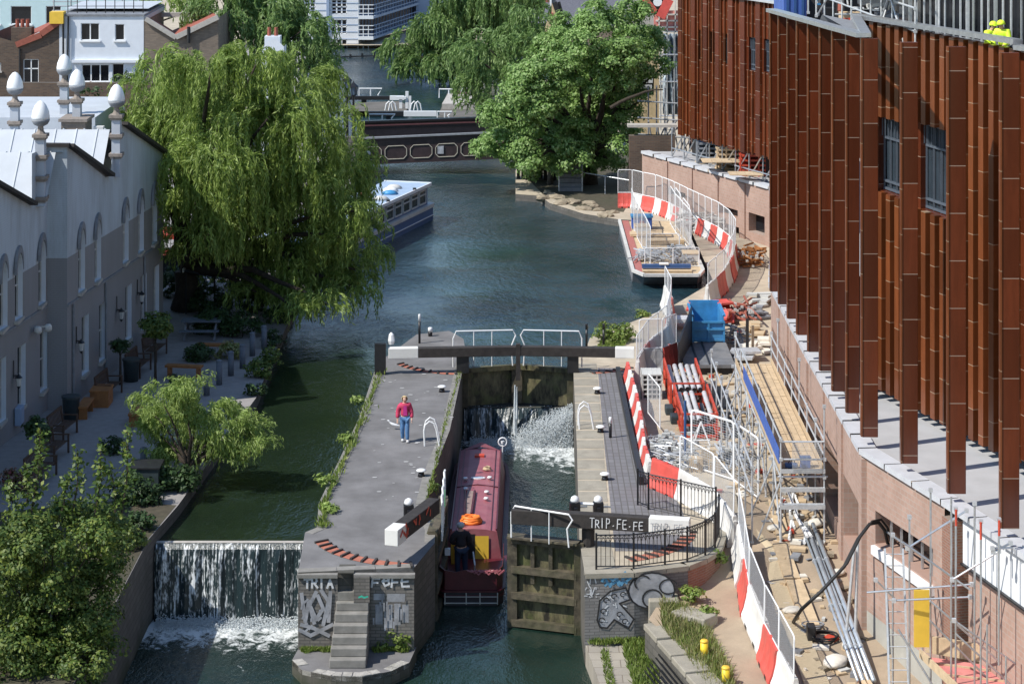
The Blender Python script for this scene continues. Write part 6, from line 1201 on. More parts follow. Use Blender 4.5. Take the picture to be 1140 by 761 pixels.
# ================================================================== bridge and upper lock
def bridge():
    r = E('iron_bridge', (-3, 153, 0), 'black iron footbridge with outlined panels across the canal', 'bridge'); Y = 150.5; xs, xe = (390 - CX) * Y / F, (600 - CX) * Y / F
    zb = lambda x: lerp(.18, .72, (x - xs) / (xe - xs)); zt = lambda x: zb(x) + 1.75
    m = MB(); m.quad((xs, Y, zb(xs)), (xe, Y, zb(xe)), (xe, Y, zt(xe)), (xs, Y, zt(xs))); m.quad((xs, Y + .2, zb(xs)), (xs, Y + .2, zt(xs)), (xe, Y + .2, zt(xe)), (xe, Y + .2, zb(xe))); gd = m.build('front_girder', 'bridgeiron', r)
    for k in range(9):
        c = (429 + (k - 1) * 28.2 - CX) * Y / F + .68 ; 
        if c > xe - .5 or c < xs + .5: continue
        h = .42; w_ = .70; o = [(-w_, -h * .5), (-w_ * .72, -h), (w_ * .72, -h), (w_, -h * .5), (w_, h * .5), (w_ * .72, h), (-w_ * .72, h), (-w_, h * .5), (-w_, -h * .5)]; zc = zb(c) + .72; sl = (zb(xe) - zb(xs)) / (xe - xs); g = MB()
        for a, b in zip(o, o[1:]): g.beam((c + a[0], Y - .03, zc + a[1] + sl * a[0]), (c + b[0], Y - .03, zc + b[1] + sl * b[0]), .04, .05, (0, 1, 0))
        g.build('panel_outline', 'cream2', gd)
    m = MB(); c = (490.5 - CX) * Y / F; m.box(c - .2, c + .2, Y - .06, Y - .01, zb(c) + .5, zb(c) + 1.0); m.build('crest', 'spraygrey', gd)
    Y2 = 157.5; xs2, xe2 = (398 - CX) * Y2 / F, (600 - CX) * Y2 / F
    m = MB(); m.quad((xs2, Y2, .3), (xe2, Y2, .9), (xe2, Y2, 2.45), (xs2, Y2, 2.05)); m.build('rear_girder', 'bridgeiron', r); m = MB(); m.beam((xs2, Y2 - .1, 2.12), (xe2, Y2 - .1, 2.52), .5, .12); m.beam((xs2, Y2 - .06, 1.62), (xe2, Y2 - .06, 2.0), .06, .05); m.build('rear_rail', 'iron', r)
    m = MB(); m.beam((xs2, Y2 - .12, 1.85), (xe2, Y2 - .12, 2.25), .06, .1); m.beam((xs, Y + .25, 1.72 + .05), (xe, Y + .25, 2.35), .1, .1); m.build('red_trim', 'redtrim', r); m = MB(); m.beam((xs - 2, Y + .6, zt(xs) - .3), (xe, Y + .6, zt(xe) - .5), .5, .1); m.beam((xs, Y - .05, zt(xs) - .02), (xe, Y - .05, zt(xe) - .02), .3, .1); m.build('top_flange', 'leadgrey', r)
    m = MB(); m.quad((xs, Y + .2, .5), (xe, Y + .2, 1.0), (xe2, Y2, 1.0), (xs2, Y2, .5)); m.build('deck', 'leadgrey', r); m = MB(); m.box(-11.5, xs + .2, 149.6, 158.5, -.6, .35); m.box(-11.5, -9.9, 149.8, 150.4, .35, 2.1); m.build('abutment', 'lockwall', r); m = MB(); m.box(-10.3, -8.8, 149.2, 150.2, -.6, -.2); m.box(-9.0, -8.7, 149.1, 149.4, -1, .3); m.build('timber_fender', 'darkwood', r)
    m = MB(); m.lathe(((424 - CX) * Y / F + .1 - 0.9, Y - .2, .9), [(.14, 0), (.16, .15), (.1, .25)], 10); m.build('life_ring_housing', 'offwhite', r)
bridge()
m = MB(); 
for k in range(9): x = .3 + k * .28; m.box(x, x + .22, 146 - k * .1, 146.2, -.6, .9 + random.uniform(-.05, .05))
m.build('timber_piles', 'darkwood', label='dark timber pile wall beside the water below the maple tree', cat='piling')
r = E('quay_steps', (3.5, 141, 0), 'grey steps with rails rising from the rocky edge below the tree', 'steps'); m = MB()
for k in range(6): m.box(2.9, 4.2, 141 + k * .35, 141.35 + k * .35, 0, .22 * (k + 1))
m.build('step', 'leadgrey', r); m = MB()
for x in (2.85, 4.25): m.tube([(x, 141, 0), (x, 141, 1.2), (x, 143, 2.4)], .045, 6); m.tube([(x, 143, 1.0), (x, 143, 2.4)], .045, 6)
m.tube([(4.25, 141, 1.15), (7.2, 139, .95)], .035, 6); m.tube([(5.6, 140, 0), (5.6, 140, 1.05)], .035, 6); m.tube([(7.2, 139, 0), (7.2, 139, 1.0)], .035, 6); m.build('handrail', 'galv', r)
# rocks along the basin edge
random.seed(14)
def rockfn(s, seed):
    bm = bmesh.new(); bmesh.ops.create_icosphere(bm, subdivisions=2, radius=s)
    rr = random.Random(seed)
    for v in bm.verts: v.co *= rr.uniform(.75, 1.15); v.co.z *= .55; v.co.x *= 1.4
    me = bpy.data.meshes.new('rock'); bm.to_mesh(me); bm.free(); return me
ROCKM = [rockfn(.35, i) for i in range(4)]
for k in range(16):
    t = k / 15; px, py = lerp(604, 682, t), lerp(221, 243, t) - random.uniform(0, 9); x, y = G(px, py, .05); o = bpy.data.objects.new('rock', ROCKM[k % 4]); COL.objects.link(o); o.location = (x, y, .03); o.rotation_euler = (0, 0, random.random() * 6); s = random.uniform(.7, 1.3); o.scale = (s, s, s)
    if not o.data.materials: o.data.materials.append(MATS['rubble'])
    setp(o, 'rough boulder on the basin edge under the maple tree, one of many', 'rock', 'boulders on the basin edge')
# upper lock furniture beyond the bridge
r = E('far_lock_island', (-5.5, 186, 0), 'small stone lock island beyond the bridge', 'quay'); m = MB(); q = [G(392, 124), G(452, 124), G(455, 119), G(446, 113), G(410, 114), G(390, 117)]; m.prism(q, -.7, .02); m.build('quay_top', 'lockwall', r); m = MB(); m.strip(q + q[:1], -.01, -.7); m.build('quay_wall', 'lockwall', r)
def farbeam(Y, pxa, pxb, pys, pyb, split, lab, name='distant_balance_beam', left=False):
    a, b = D(pxa, (pys + pyb) / 2, Y), D(pxb, (pys + pyb) / 2, Y); h = (pyb - pys) * Y / F; r = E(name, (a[0], Y, 0), lab, 'beam', 'beams of the far lock'); s_ = Vector(a).lerp(Vector(b), split); m = MB(); m.beam(a, s_, .4, h); m.build('beam', 'black', r); m = MB(); m.beam(s_, b, .42, h + .03); m.build('white_end', 'white', r); m = MB(); c = Vector(a).lerp(Vector(b), .3); m.box(c.x - .2, c.x + .2, Y - .1, Y + .2, -.4, c.z - h / 2); m.build('pivot_post', 'black', r); return r
farbeam(178, 410, 486, 124, 129, .52, 'far lock beam with long white end just beyond the bridge'); farbeam(187, 386, 450, 107, 111, .75, 'far lock beam nearer the white apartment block')
def farrail(pa, pb, Y, h, lab):
    a, b = D(*pa, Y), D(*pb, Y); r = E('distant_handrail', (a[0], Y, 0), lab, 'handrail', 'white handrails of the far lock'); g = MB(); A, B = Vector(a), Vector(b); z = Vector((0, 0, h)); g.tube([A, A + z, B + z, B - Vector((.3, 0, -h * .3)), B - Vector((.2, 0, 0))], .06, 6); g.tube([A.lerp(B, .5), A.lerp(B, .5) + z], .05, 5); g.build('rail', 'white', r)
farrail((400, 109), (425, 109), 188, .75, 'white handrail on the far lock nearest the lanterns'); farrail((489, 109), (510, 109), 188, .7, 'white handrail by the pink sign beyond the bridge'); farrail((411, 134), (440, 134), 172, .45, 'white handrail just above the left end of the bridge'); farrail((487, 131), (503, 131), 175, .45, 'white handrail just above the right part of the bridge')
r = E('distant_paddle_gear', ((452 - CX) * 182 / F, 182, 0), 'white painted paddle gear posts on the far lock island', 'paddle gear'); m = MB(); 
for px, t, b in ((446, 108, 124), (453, 102, 124), (456, 107, 126)): a = D(px, b, 182); m.box(a[0] - .12, a[0] + .12, 182, 182.2, a[2], D(px, t, 182)[2])
a = D(445, 109, 182); m.box(a[0] - .3, a[0] + .5, 181.9, 182.1, a[2] - .1, a[2] + .1); m.build('post', 'white', r); m = MB()
for px in (433, 437, 461, 465): a = D(px, 123, 180); m.tube([(a[0] - .3, 180, a[2]), (a[0] - .2, 180, a[2] + .5), (a[0], 180, a[2] + .7), (a[0] + .2, 180, a[2] + .5), (a[0] + .3, 180, a[2])], .06, 6)
m.build('hoop', 'white', r)
def lamp(px, pyt, Y, lab):
    x = (px - CX) * Y / F; zt = H - (pyt - HY) * Y / F; r = E('street_lantern', (x, Y, 0), lab, 'street lamp', 'lanterns beside the bridge'); m = MB(); m.tube([(x, Y, 0), (x, Y, zt - .9)], [.11, .07], 8); m.build('lamp_post', 'iron', r); m = MB(); m.lathe((x, Y, zt - .9), [(.2, 0), (.3, .55)], 6); m.build('lamp_glass', 'glassblue', r); m = MB(); m.lathe((x, Y, zt - .35), [(.38, 0), (.22, .14), (.05, .3), (.02, .42)], 6); m.lathe((x, Y, zt - 1.02), [(.1, 0), (.24, .12)], 6); 
    for k in range(6): a = 2 * PI * k / 6; m.tube([(x + .2 * math.cos(a), Y + .2 * math.sin(a), zt - .9), (x + .3 * math.cos(a), Y + .3 * math.sin(a), zt - .35)], .02, 4)
    m.build('lantern_frame', 'iron', r)
lamp(386.5, 84, 165, 'taller black lantern at the left end of the bridge'); lamp(393.5, 91, 160, 'shorter black lantern just right of the taller one')
r = E('blue_flag', ((369 - CX) * 175 / F, 175, 0), 'pale blue flag hanging beside the willow near the lanterns', 'flag'); a, b = D(367.5, 60, 175), D(367.5, 105, 175); m = MB(); m.tube([a, (b[0], b[1], 0)], .05, 6); m.build('pole', 'steel', r); m = MB(); m.quad(D(368, 64, 175), D(370, 66, 175), D(374, 90, 175.3), D(371, 91, 175.6), D(368.3, 88, 175)); m.build('cloth', 'bluegrey2', r)
r = E('pink_sign', ((517 - CX) * 188 / F, 188, 0), 'small pink and white sign under the right hand willow beyond the bridge', 'sign'); a = D(509, 105, 188); m = MB(); m.box(a[0], a[0] + 1.0, 188, 188.1, a[2], a[2] + 1.1); m.build('board', 'pinkjacket2', r); m = MB(); m.box(a[0] + .15, a[0] + .85, 187.95, 187.99, a[2] + .2, a[2] + .6); m.build('panel', 'white', r); m = MB(); m.box(a[0] + .45, a[0] + .55, 188.02, 188.08, 0, a[2]); m.build('post', 'iron', r)
r = E('far_footbridge', (-16, 226, 0), 'low dark footbridge with pale panels below the white apartment block', 'bridge'); m = MB(); A, B = D(365, 73, 226), D(425, 68, 226); m.beam(A, B, 1.0, .35); m.beam(D(365, 64, 226), D(425, 62, 226), .12, .12)
for t in (.2, .42, .64, .86): p = Vector(A).lerp(Vector(B), t); m.box(p.x - .1, p.x + .1, 225.9, 226.1, p.z, p.z + .9)
m.build('frame', 'black', r); m = MB(); m.beam(D(366, 69, 226.3), D(425, 66, 226.3), .1, .4); m.build('panel', 'offwhite', r)
r = E('parasol_pair', ((365 - CX) * 172 / F, 172, 0), 'pale blue grey parasols near the lanterns by the far willow', 'parasol'); m = MB()
for px, py in ((358, 97), (366, 100)): a = D(px, py, 172); m.lathe((a[0], 172, a[2] - .3), [(1.0, 0), (.5, .35), (.04, .6)], 8)
m.build('canopy', 'bluecover2', r); m = MB(); [m.tube([(D(px, 97, 172)[0], 172, 0), (D(px, 97, 172)[0], 172, D(px, 97, 172)[2])], .04, 5) for px in (358, 366)]; m.build('pole', 'steel', r)
r = E('far_right_quay', (-4.5, 188, 0), 'low stone quay with steps at the right beyond the bridge', 'quay'); q = [G(487, 131), G(530, 131), G(540, 104), G(498, 104)]; m = MB(); m.prism(q, -.7, .02); m.build('quay_top', 'lockwall', r); m = MB(); q = [G(492, 122), G(530, 122), G(535, 110), G(499, 110)]; m.prism(q, .02, .45); m.build('raised_step', 'stonetrim', r)
m = MB(); m.sheet([(2.4, 196), (40, 196), (40, 200), (2.4, 200)], .3); m.build('far_quay', 'ground', kind='structure')
# ================================================================== barriers and mesh fences
def mkbar(mt):
    def f():
        r = E('plastic_barrier', (0, 0, 0), 'x', 'barrier'); n = 12; g = MB()   # unit length 1 along x, scaled per use
        prof = [(.24, 0), (.24, .12), (.17, .3), (.10, .62), (.07, .92), (.05, 1.0)]
        def hw(u, v): return v * (.86 if abs((u * 3) % 1 - .5) < .28 and 0 < v < .2 else 1)
        us = [i / n for i in range(n + 1)]
        for s in (-1, 1):
            for i in range(n):
                for (w0, z0), (w1, z1) in zip(prof, prof[1:]):
                    P = [(us[i], s * hw(us[i], w0), z0), (us[i + 1], s * hw(us[i + 1], w0), z0), (us[i + 1], s * hw(us[i + 1], w1), z1), (us[i], s * hw(us[i], w1), z1)]; g.quad(*(P if s < 0 else P[::-1]))
        for u, d in ((0, -1), (1, 1)):
            L = [(u, -w_, z) for w_, z in prof] + [(u, w_, z) for w_, z in prof[::-1]]; g.quad(*(L if d < 0 else L[::-1]))
        g.quad((0, -.05, 1), (1, -.05, 1), (1, .05, 1), (0, .05, 1)); g.build('barrier_body', mt, r, smooth=False)
        g = MB(); [g.box(u - .055, u + .055, -.25, .25, .0, .10) for u in (.27, .73)]; g.build('fork_slot', 'black', r)
        g = MB(); g.lathe((.5, 0, 1.0), [(.05, 0), (.05, .04)], 8); g.box(.97, 1.02, -.05, .05, .15, .85); g.build('filler_cap', mt, r); return r
    return Proto(f)
BR, BW, BG = mkbar('barred'), mkbar('barwhite'), mkbar('dirtybarrier')
def mkpanel(w_=1.0, h=1.0):
    r = E('mesh_fence_panel', (0, 0, 0), 'x', 'fence panel'); g = MB(); c = .07; g.tube([(0, 0, 0), (0, 0, h - c), (.02, 0, h - .02), (c, 0, h), (1 - c, 0, h), (.98, 0, h - .02), (1, 0, h - c), (1, 0, 0)], .021, 6); g.tube([(0, 0, .03), (1, 0, .03)], .018, 5); g.build('frame', 'white', r); g = MB()
    for i in range(1, 16): g.beam((i / 16, 0, .03), (i / 16, 0, h - .01), .0035, .004)
    for i in range(1, 22): g.beam((.01, 0, .03 + i / 22 * (h - .05)), (.99, 0, .03 + i / 22 * (h - .05)), .005, .005)
    g.build('mesh_infill', 'galv', r); return r
FP = Proto(mkpanel)
def barrow(gpts, unit, first, phrase, fence=True, hs=1.0, fgrp=None, fh=1.05, seq=None, fskip=()):
    P = [Vector((x, y, zg(x, y))) for x, y in gpts]; seg = []; 
    for a, b in zip(P, P[1:]):
        n = max(1, round((b - a).length / unit)); seg += [(a.lerp(b, i / n), a.lerp(b, (i + 1) / n)) for i in range(n)]
    for i, (a, b) in enumerate(seg):
        red = (i % 2 == 0) == (first == 'r'); pr = BR if red else BW
        if seq: pr = {'r': BR, 'w': BW, 'g': BG}[seq[i % len(seq)]]
        cn = 'red' if pr is BR else ('grey white' if pr is BG else 'white'); d = b - a; L = d.length; rz = math.atan2(d.y, d.x); ry = -math.asin(d.z / L)
        e = ORDS[i] if i < len(ORDS) else 'last'
        pr.put(a, (0, ry, rz + random.uniform(-.03, .03)), '%s plastic barrier, %s along %s' % (cn, e, phrase), 'plastic barriers round the building site', (L * .985, 1, hs * random.uniform(.97, 1.02)))
        if fence and i not in fskip: FP.put(a + Vector((0, 0, hs * .98)), (0, ry, rz), 'white framed mesh panel, %s along %s' % (e, phrase), 'mesh fence panels round the building site', (L * .98, 1, fh))
    return seg
g_ = lambda L: [G(*p) for p in L]
barrow(g_([(688, 231), (704, 231), (716, 234), (730, 237), (745, 243), (757, 249), (766, 254), (778, 260), (800, 271), (812, 281), (819, 292)]), 1.05, 'r', 'the far row behind the barge', hs=.85, fh=1.35)
barrow(g_([(819, 293), (816, 306), (806, 324), (797, 333), (788, 341)]), 1.8, 'r', 'the bend right of the barge', hs=1.0, fh=1.0)
barrow([(7.05, 107.3), (7.15, 104.5), (6.9, 101.5), (6.55, 98.5), (5.6, 95.6), (4.95, 92.6)], 1.5, 'w', 'the row beside the blue skip', seq='wwrwwg', fence=True, fskip=(2,), fh=.9)
barrow([(5.15, 94.2), (6.1, 94.4), (6.75, 95.4)], 1.2, 'w', 'the short return in front of the grey platform', seq='gr', fh=1.2)
barrow([(4.62, 93), (4.72, 88), (4.68, 84), (4.60, 80.6), (4.66, 78.6)], 1.15, 'r', 'the lockside path', fence=False, hs=.75)
barrow([G(727, 541), G(757, 554), G(795, 575), G(817, 598)], 2.0, 'r', 'the row behind the straight iron railing', seq='rwwr', fskip=(0,), fh=1.15)
barrow([G(822, 603), G(829, 645, -.5), G(834, 682, -.9), G(851, 726, -1.12), G(884, 800, -1.6)], 2.1, 'w', 'the ramp at the lower right', seq='wrwrwr', fh=1.15)
FP.put((5.05, 86.4, .35), R(-82), 'white mesh panel leaning behind the lockside barriers', 'mesh fence panels round the building site', (2.2, 1, 1.5))
for i, (a, b, lab) in enumerate((((6.05, 128.5), (6.05, 126), 'a'), ((6.05, 126), (6.1, 123.5), 'b'), ((6.1, 123.5), (6.2, 121), 'c'), ((6.2, 121), (6.3, 118.4), 'd'), ((6.3, 118.4), (6.35, 116), 'e'))):
    a, b = Vector(a), Vector(b); d = b - a; FP.put((a.x + .55, a.y, bz), math.atan2(d.y, d.x), '%s mesh panel from the back along the water side of the barge' % ORDS[i], 'mesh fence panels on the barge', (d.length, 1, 1.9))
for i, (a, b) in enumerate((((8.7, 128), (8.8, 125.2)), ((8.8, 125.2), (9.0, 122.4)), ((9.0, 122.4), (9.2, 119.6)), ((8.95, 127.5), (9.05, 124.8)), ((9.1, 124), (9.25, 121.2)))):
    a, b = Vector(a), Vector(b); d = b - a; FP.put((a.x, a.y, bz), math.atan2(d.y, d.x), '%s mesh panel from the back along the quay side of the barge' % ORDS[i], 'mesh fence panels on the barge', (d.length, 1, 2.1))
for i, (x0, x1, y) in enumerate(((6.6, 8.0, 115.6), (8.0, 9.3, 115.7), (6.9, 8.6, 119.6))): FP.put((x0, y, bz), 0, '%s low mesh panel across the barge deck counted from the bow' % ORDS[i], 'mesh fence panels on the barge', (x1 - x0, 1, .95))
# low black edge beam along the lockside barriers
m = MB(); m.beam((4.28, 94.2, .14), (4.30, 86, .14), .17, .3); m.beam((4.30, 86, .14), (4.36, 78.3, .14), .17, .3); m.build('black_kerb_beam', 'black', label='long low black beam on the paving beside the lockside barriers', cat='kerb')
# ================================================================== building-site goods
def stillage(x0, y0, y1, lab, pl, n, miss=()):
    w_ = 1.25; r = E('pipe_rack', (x0 + w_ / 2, (y0 + y1) / 2, 0), lab, 'rack', 'orange pipe racks'); g = MB()
    for x in (x0, x0 + w_):
        for z in (.12, .5, .95): g.beam((x, y0, z), (x, y1, z), .07, .07)
        for k in range(4): y = lerp(y0, y1, k / 3); g.beam((x, y, 0), (x, y, 1.0), .08, .08)
    for y in (y0, y1, (y0 + y1) / 2): g.beam((x0, y, .15), (x0 + w_, y, .15), .08, .1); 
    g.beam((x0, y0, .95), (x0 + w_, y0, .95), .06, .06); g.beam((x0, y0, .55), (x0 + w_, y0, .55), .06, .06); g.build('rack_frame', 'redpaint', r)
    for k in range(n):
        if k in miss: continue
        x = x0 + .17 + k * (w_ - .3) / (n - 1); z = .66 + random.uniform(-.03, .05); yy = random.uniform(-.15, .1); p = E('steel_pipe', (x, y0, z), '%s grey pipe from the left %s' % (ORDS[k], pl), 'pipe', 'grey steel pipes in the orange racks'); g = MB(); q = [(x, y0 + .1 + yy, z), (x, y1 - .2 + yy, z + .05)]; g.tube(q, .092, 12, False); g.build('pipe_wall', 'pipegrey', p, smooth=True)
        g = MB(); g.lathe((x, 0, 0), [(.0, 0), (.0, 0)], 3); g = MB(); g.tube([(x, y0 + .105 + yy, z), (x, y0 + .13 + yy, z)], .085, 12); g.build('pipe_mouth', 'black', p); g = MB()
        for t in (.3, .7): yv = lerp(y0, y1, t); g.tube([(x, yv, z + .02), (x, yv + .07, z + .02)], .1, 12)
        g.build('band', 'offwhite', p)
    g = MB(); 
    for k in range(5): x = x0 + .2 + k * .2; g.tube([(x, y0 + .3, .3), (x, y1 - .4, .32)], .08, 8)
    g.build('lower_pipes', 'leadgrey', r)
stillage(6.05, 88.6, 92.6, 'farther orange steel rack holding grey pipes', 'in the farther orange rack', 5); stillage(6.15, 84.0, 88.3, 'nearer orange steel rack half filled with pipes', 'in the nearer orange rack', 5, (3,))
m = MB(); 
for k in range(2): m.box(7.8 + k * .02, 8.4, 84.4 + k * 4, 87.9 + k * 4, .02, .06)
m.build('black_mat', 'rubber', label='two black rubber mats on the ground right of the racks', cat='mat')
r = E('crate_stack', (5.35, 90.5, 0), 'grey block of stacked plastic crates beside the farther rack', 'crates'); m = MB(); m.box(5.05, 5.75, 90, 91, 0, .95); m.build('core', 'black', r); m = MB()
for i in range(5): x = 5.03 + i * .18; m.box(x, x + .05, 89.95, 91.05, 0, .98)
for i in range(6): z = i * .185; m.box(5.03, 5.8, 89.94, 91.04, z, z + .05)
m.build('crate_lattice', 'concrete', r)
for k, (px, py) in enumerate(((745, 460), (751, 470))):
    x, y = G(px, py); m = MB(); m.box(x - .16, x + .16, y - .3, y + .3, 0, .3); m.build('black_bucket', 'dustbin', label='black plastic tub by the nearer rack, %s one' % ('upper', 'lower')[k], cat='tub', group='black tubs by the racks', bevel=.05)
random.seed(31)
def heap(name, lab, x, y, sx, sy, n, L, mt, cat='scaffold parts', hz=.5, ang=.6, rad=.03, clamp=True, z0=0, grp=None):
    r = E(name, (x, y, z0), lab, cat, grp); g = MB()
    for i in range(n): a = random.gauss(0, ang); q = Vector((x + random.uniform(-sx, sx), y + random.uniform(-sy, sy), z0 + rad + random.random() * hz)); d = Vector((math.sin(a), math.cos(a), random.uniform(-.08, .08))) * L * random.uniform(.5, 1) / 2; g.tube([q - d, q + d], rad, 5)
    g.build('tube', mt, r)
    if clamp:
        g = MB()
        for i in range(n): q = (x + random.uniform(-sx, sx), y + random.uniform(-sy, sy), z0 + random.random() * hz); g.box(q[0] - .06, q[0] + .06, q[1] - .06, q[1] + .06, q[2], q[2] + .1)
        g.build('coupler', 'concrete', r)
heap('fitting_heap', 'tangled heap of grey scaffold fittings behind the red barrier', 5.6, 81.4, .75, 1.6, 110, .9, 'galv', hz=.55, ang=1.5, rad=.025)
heap('tube_bundle', 'bundle of silver tubes with open ends near the mesh screens', 7.7, 81.3, .5, .5, 22, 2.6, 'galv', hz=.4, ang=.12, rad=.045)
heap('tube_bundle', 'dark pile of steel props beyond the scaffold walkway', 9.0, 100, .8, 1.2, 30, 1.8, 'leadgrey', hz=.6)
heap('tube_bundle', 'pile of reddish timbers and steel under the far wall', 10.2, 104.5, .8, 1.4, 30, 2.0, 'redroof', hz=.6, rad=.05)
heap('tube_bundle', 'long heap of scaffold poles and bags under the far brick wall', 10.3, 127.5, 1.3, .8, 60, 1.4, 'offwhite', hz=.9, ang=1.3, rad=.05)
heap('tube_bundle', 'orange framed heap of white parts by the window in the brick wall', 12.0, 117.5, .6, 1.2, 34, 1.2, 'orangewood', hz=.8, ang=1.0, rad=.05)
heap('tube_bundle', 'loose white tubes under the near end of the walkway', 9.0, 75.5, .4, 2.0, 22, 3.0, 'white', hz=.5, ang=.15, rad=.05, z0=-.4)
r = E('rack_trestle', (6.8, 83.0, 0), 'white folding trestle in front of the nearer rack', 'trestle'); m = MB(); [m.tube([a, b], .03, 5) for a, b in (((6.4, 82.8, 0), (6.75, 83.1, .9)), ((7.1, 82.8, 0), (6.75, 83.1, .9)), ((6.4, 83.5, 0), (6.75, 83.1, .9)), ((6.45, 82.9, .3), (7.05, 82.9, .3)))]; m.build('frame', 'white', r)
m = MB(); m.box(7.3, 7.9, 80.0, 82.2, .02, .07, rot=.15, c=(7.6, 81, 0)); m.build('ply_sheet', 'timber', label='pale board lying on the ground between rack and mesh screens', cat='board')
for k, (a, b, lab) in enumerate((((6.2, 80.4), (7.5, 78.7), 'tall mesh screen with boxes behind it, left one of the pair'), ((7.5, 78.7), (8.1, 76.6), 'tall mesh screen nearest the walkway, right one of the pair'))):
    a, b = Vector(a), Vector(b); d = b - a; FP.put((a.x, a.y, .02), math.atan2(d.y, d.x), lab, 'mesh fence panels round the building site', (d.length, 1, 2.0))
for i, (x, y, s) in enumerate(((6.1, 79.9, .45), (6.75, 79.7, .4), (6.6, 80.9, .5))):
    r = E('cardboard_box', (x, y, 0), ('pale box nearest the red barrier', 'pale box right of the scaffold fittings', 'pale box behind the two others')[i], 'box', 'pale boxes behind the mesh screen'); m = MB(); m.box(x, x + s, y, y + s, 0, s); m.build('carton', 'timber', r); m = MB(); m.box(x + s * .42, x + s * .58, y - .004, y + s, s, s + .004); m.build('tape', 'sackwhite', r)
m = MB(); m.tube([(6.02, 80.9, 0), (6.02, 80.9, 2.2)], .045, 8); m.build('fence_post', 'boatblue', label='dark post with white top between heap and mesh screen', cat='post')
# grey steel platform, skip and black side sheet
r = E('steel_platform', (8, 96, 0), 'low dark grey steel platform in front of the blue skip', 'platform'); m = MB(); m.box(6.95, 9.0, 93.9, 98.0, .3, .43); m.build('deck_plate', 'platetop', r); m = MB(); m.box(7.1, 8.9, 94.0, 97.9, 0, .3); m.build('chassis', 'black', r); m = MB(); [m.box(x, x + .06, 93.95, 98, .43, .47) for x in (7.5, 7.95)]; m.build('guide_rail', 'black', r)
def skip():
    x0, x1, y0, y1, z0, z1 = 7.62, 8.92, 98.0, 100.4, .44, 1.55; r = E('blue_skip', (8.3, 99, z0), 'bright blue open topped steel skip on the grey platform', 'skip'); m = MB()
    m.box(x0, x0 + .06, y0, y1, z0, z1); m.box(x1 - .06, x1, y0, y1, z0, z1); m.box(x0 + .06, x1 - .06, y0, y0 + .06, z0, z1 - .3); m.box(x0 + .06, x1 - .06, y1 - .06, y1, z0, z1 + .1); m.box(x0 + .06, x1 - .06, y0 + .06, y1 - .06, z0, z0 + .06); m.build('bin_body', 'bluepaint', r)
    m = MB()
    for x in (x0, (x0 + x1) / 2, x1): m.box(x - .04, x + .04, y0 - .06, y0 - .002, z0, z1 - .28)
    for z in (z0 + .05, z0 + .5, z1 - .3): m.box(x0 - .04, x1 + .04, y0 - .075, y0 - .003, z, z + .07)
    m.beam((x0 - .02, y0, z1), (x0 - .02, y1, z1), .1, .08); m.beam((x1 + .02, y0, z1), (x1 + .02, y1, z1), .1, .08); m.beam((x0, y1, z1 + .12), (x1, y1, z1 + .12), .1, .08); m.build('stiffener', 'bluepaint', r)
skip()
m = MB(); m.quad((7.58, 98.0, .44), (6.75, 93.8, .3), (6.75, 93.8, 1.35), (7.58, 98.0, 1.9)); m.quad((7.52, 98.02, .44), (7.52, 98.02, 1.9), (6.69, 93.82, 1.35), (6.69, 93.82, .3)); m.quad((6.69, 93.82, 1.35), (7.52, 98.02, 1.9), (7.58, 98, 1.9), (6.75, 93.8, 1.35)); m.quad((6.69, 93.82, .3), (6.69, 93.82, 1.35), (6.75, 93.8, 1.35), (6.75, 93.8, .3)); m.build('black_side_sheet', 'black', label='tall black steel sheet along the left side of the platform', cat='panel')
random.seed(17)
for i in range(7):   # loose red barriers in a pile
    r = copy_tree(BR.o); r.location = (7.5 + random.uniform(-.1, 1.0), 104.2 + random.uniform(-.5, .8), .12 + .16 * i * .55); r.rotation_euler = (R(random.choice((80, 95, 100))), 0, random.uniform(-.5, .5)); r.scale = (1.5, .8, .75); r['label'] = 'toppled red barrier in the pile behind the blue skip, %s from the bottom' % ORDS[i]; r['group'] = 'toppled red barriers'
m = MB(); m.box(7.0, 8.3, 102.3, 103.1, .3, .5); m.build('white_trough', 'white', label='white trough in front of the pile of red barriers', cat='trough', bevel=.03)
m = MB(); [m.beam(D(832, 392, 97), D(832, 355, 97), .12, .12)]; m.build('black_stake', 'black', label='upright black stake on the ground right of the blue skip', cat='post')
m = MB(); [m.beam(D(838, 392, 97.2), D(838, 362, 97.2), .2, .1)]; m.build('timber_stake', 'timber', label='upright grey timber beside the black stake', cat='post')
for i, (px, py) in enumerate(((836, 352), (846, 338), (838, 372), (845, 392), (826, 400))):
    x, y = G(px, py); r = E('sheet_pile', (x, y, 0), ('stacked sheets and straps under the dark beams', 'grey sacks by the brick wall corner', 'ragged pale timber offcuts near the stakes', 'pale plaster bags left of the brick wall', 'grey sheets behind the walkway end')[i], 'materials', 'site materials by the wall'); m = MB()
    for k in range(8): a, b = random.uniform(.3, .8), random.uniform(.3, .9); q = (x + random.uniform(-.4, .4), y + random.uniform(-.8, .8)); m.box(q[0] - a / 2, q[0] + a / 2, q[1] - b / 2, q[1] + b / 2, .05 * k, .05 * k + .1, rot=random.uniform(-.6, .6), c=(q[0], q[1], 0))
    m.build('piece', ('leadgrey', 'concrete', 'timber', 'sackwhite', 'galv')[i], r)
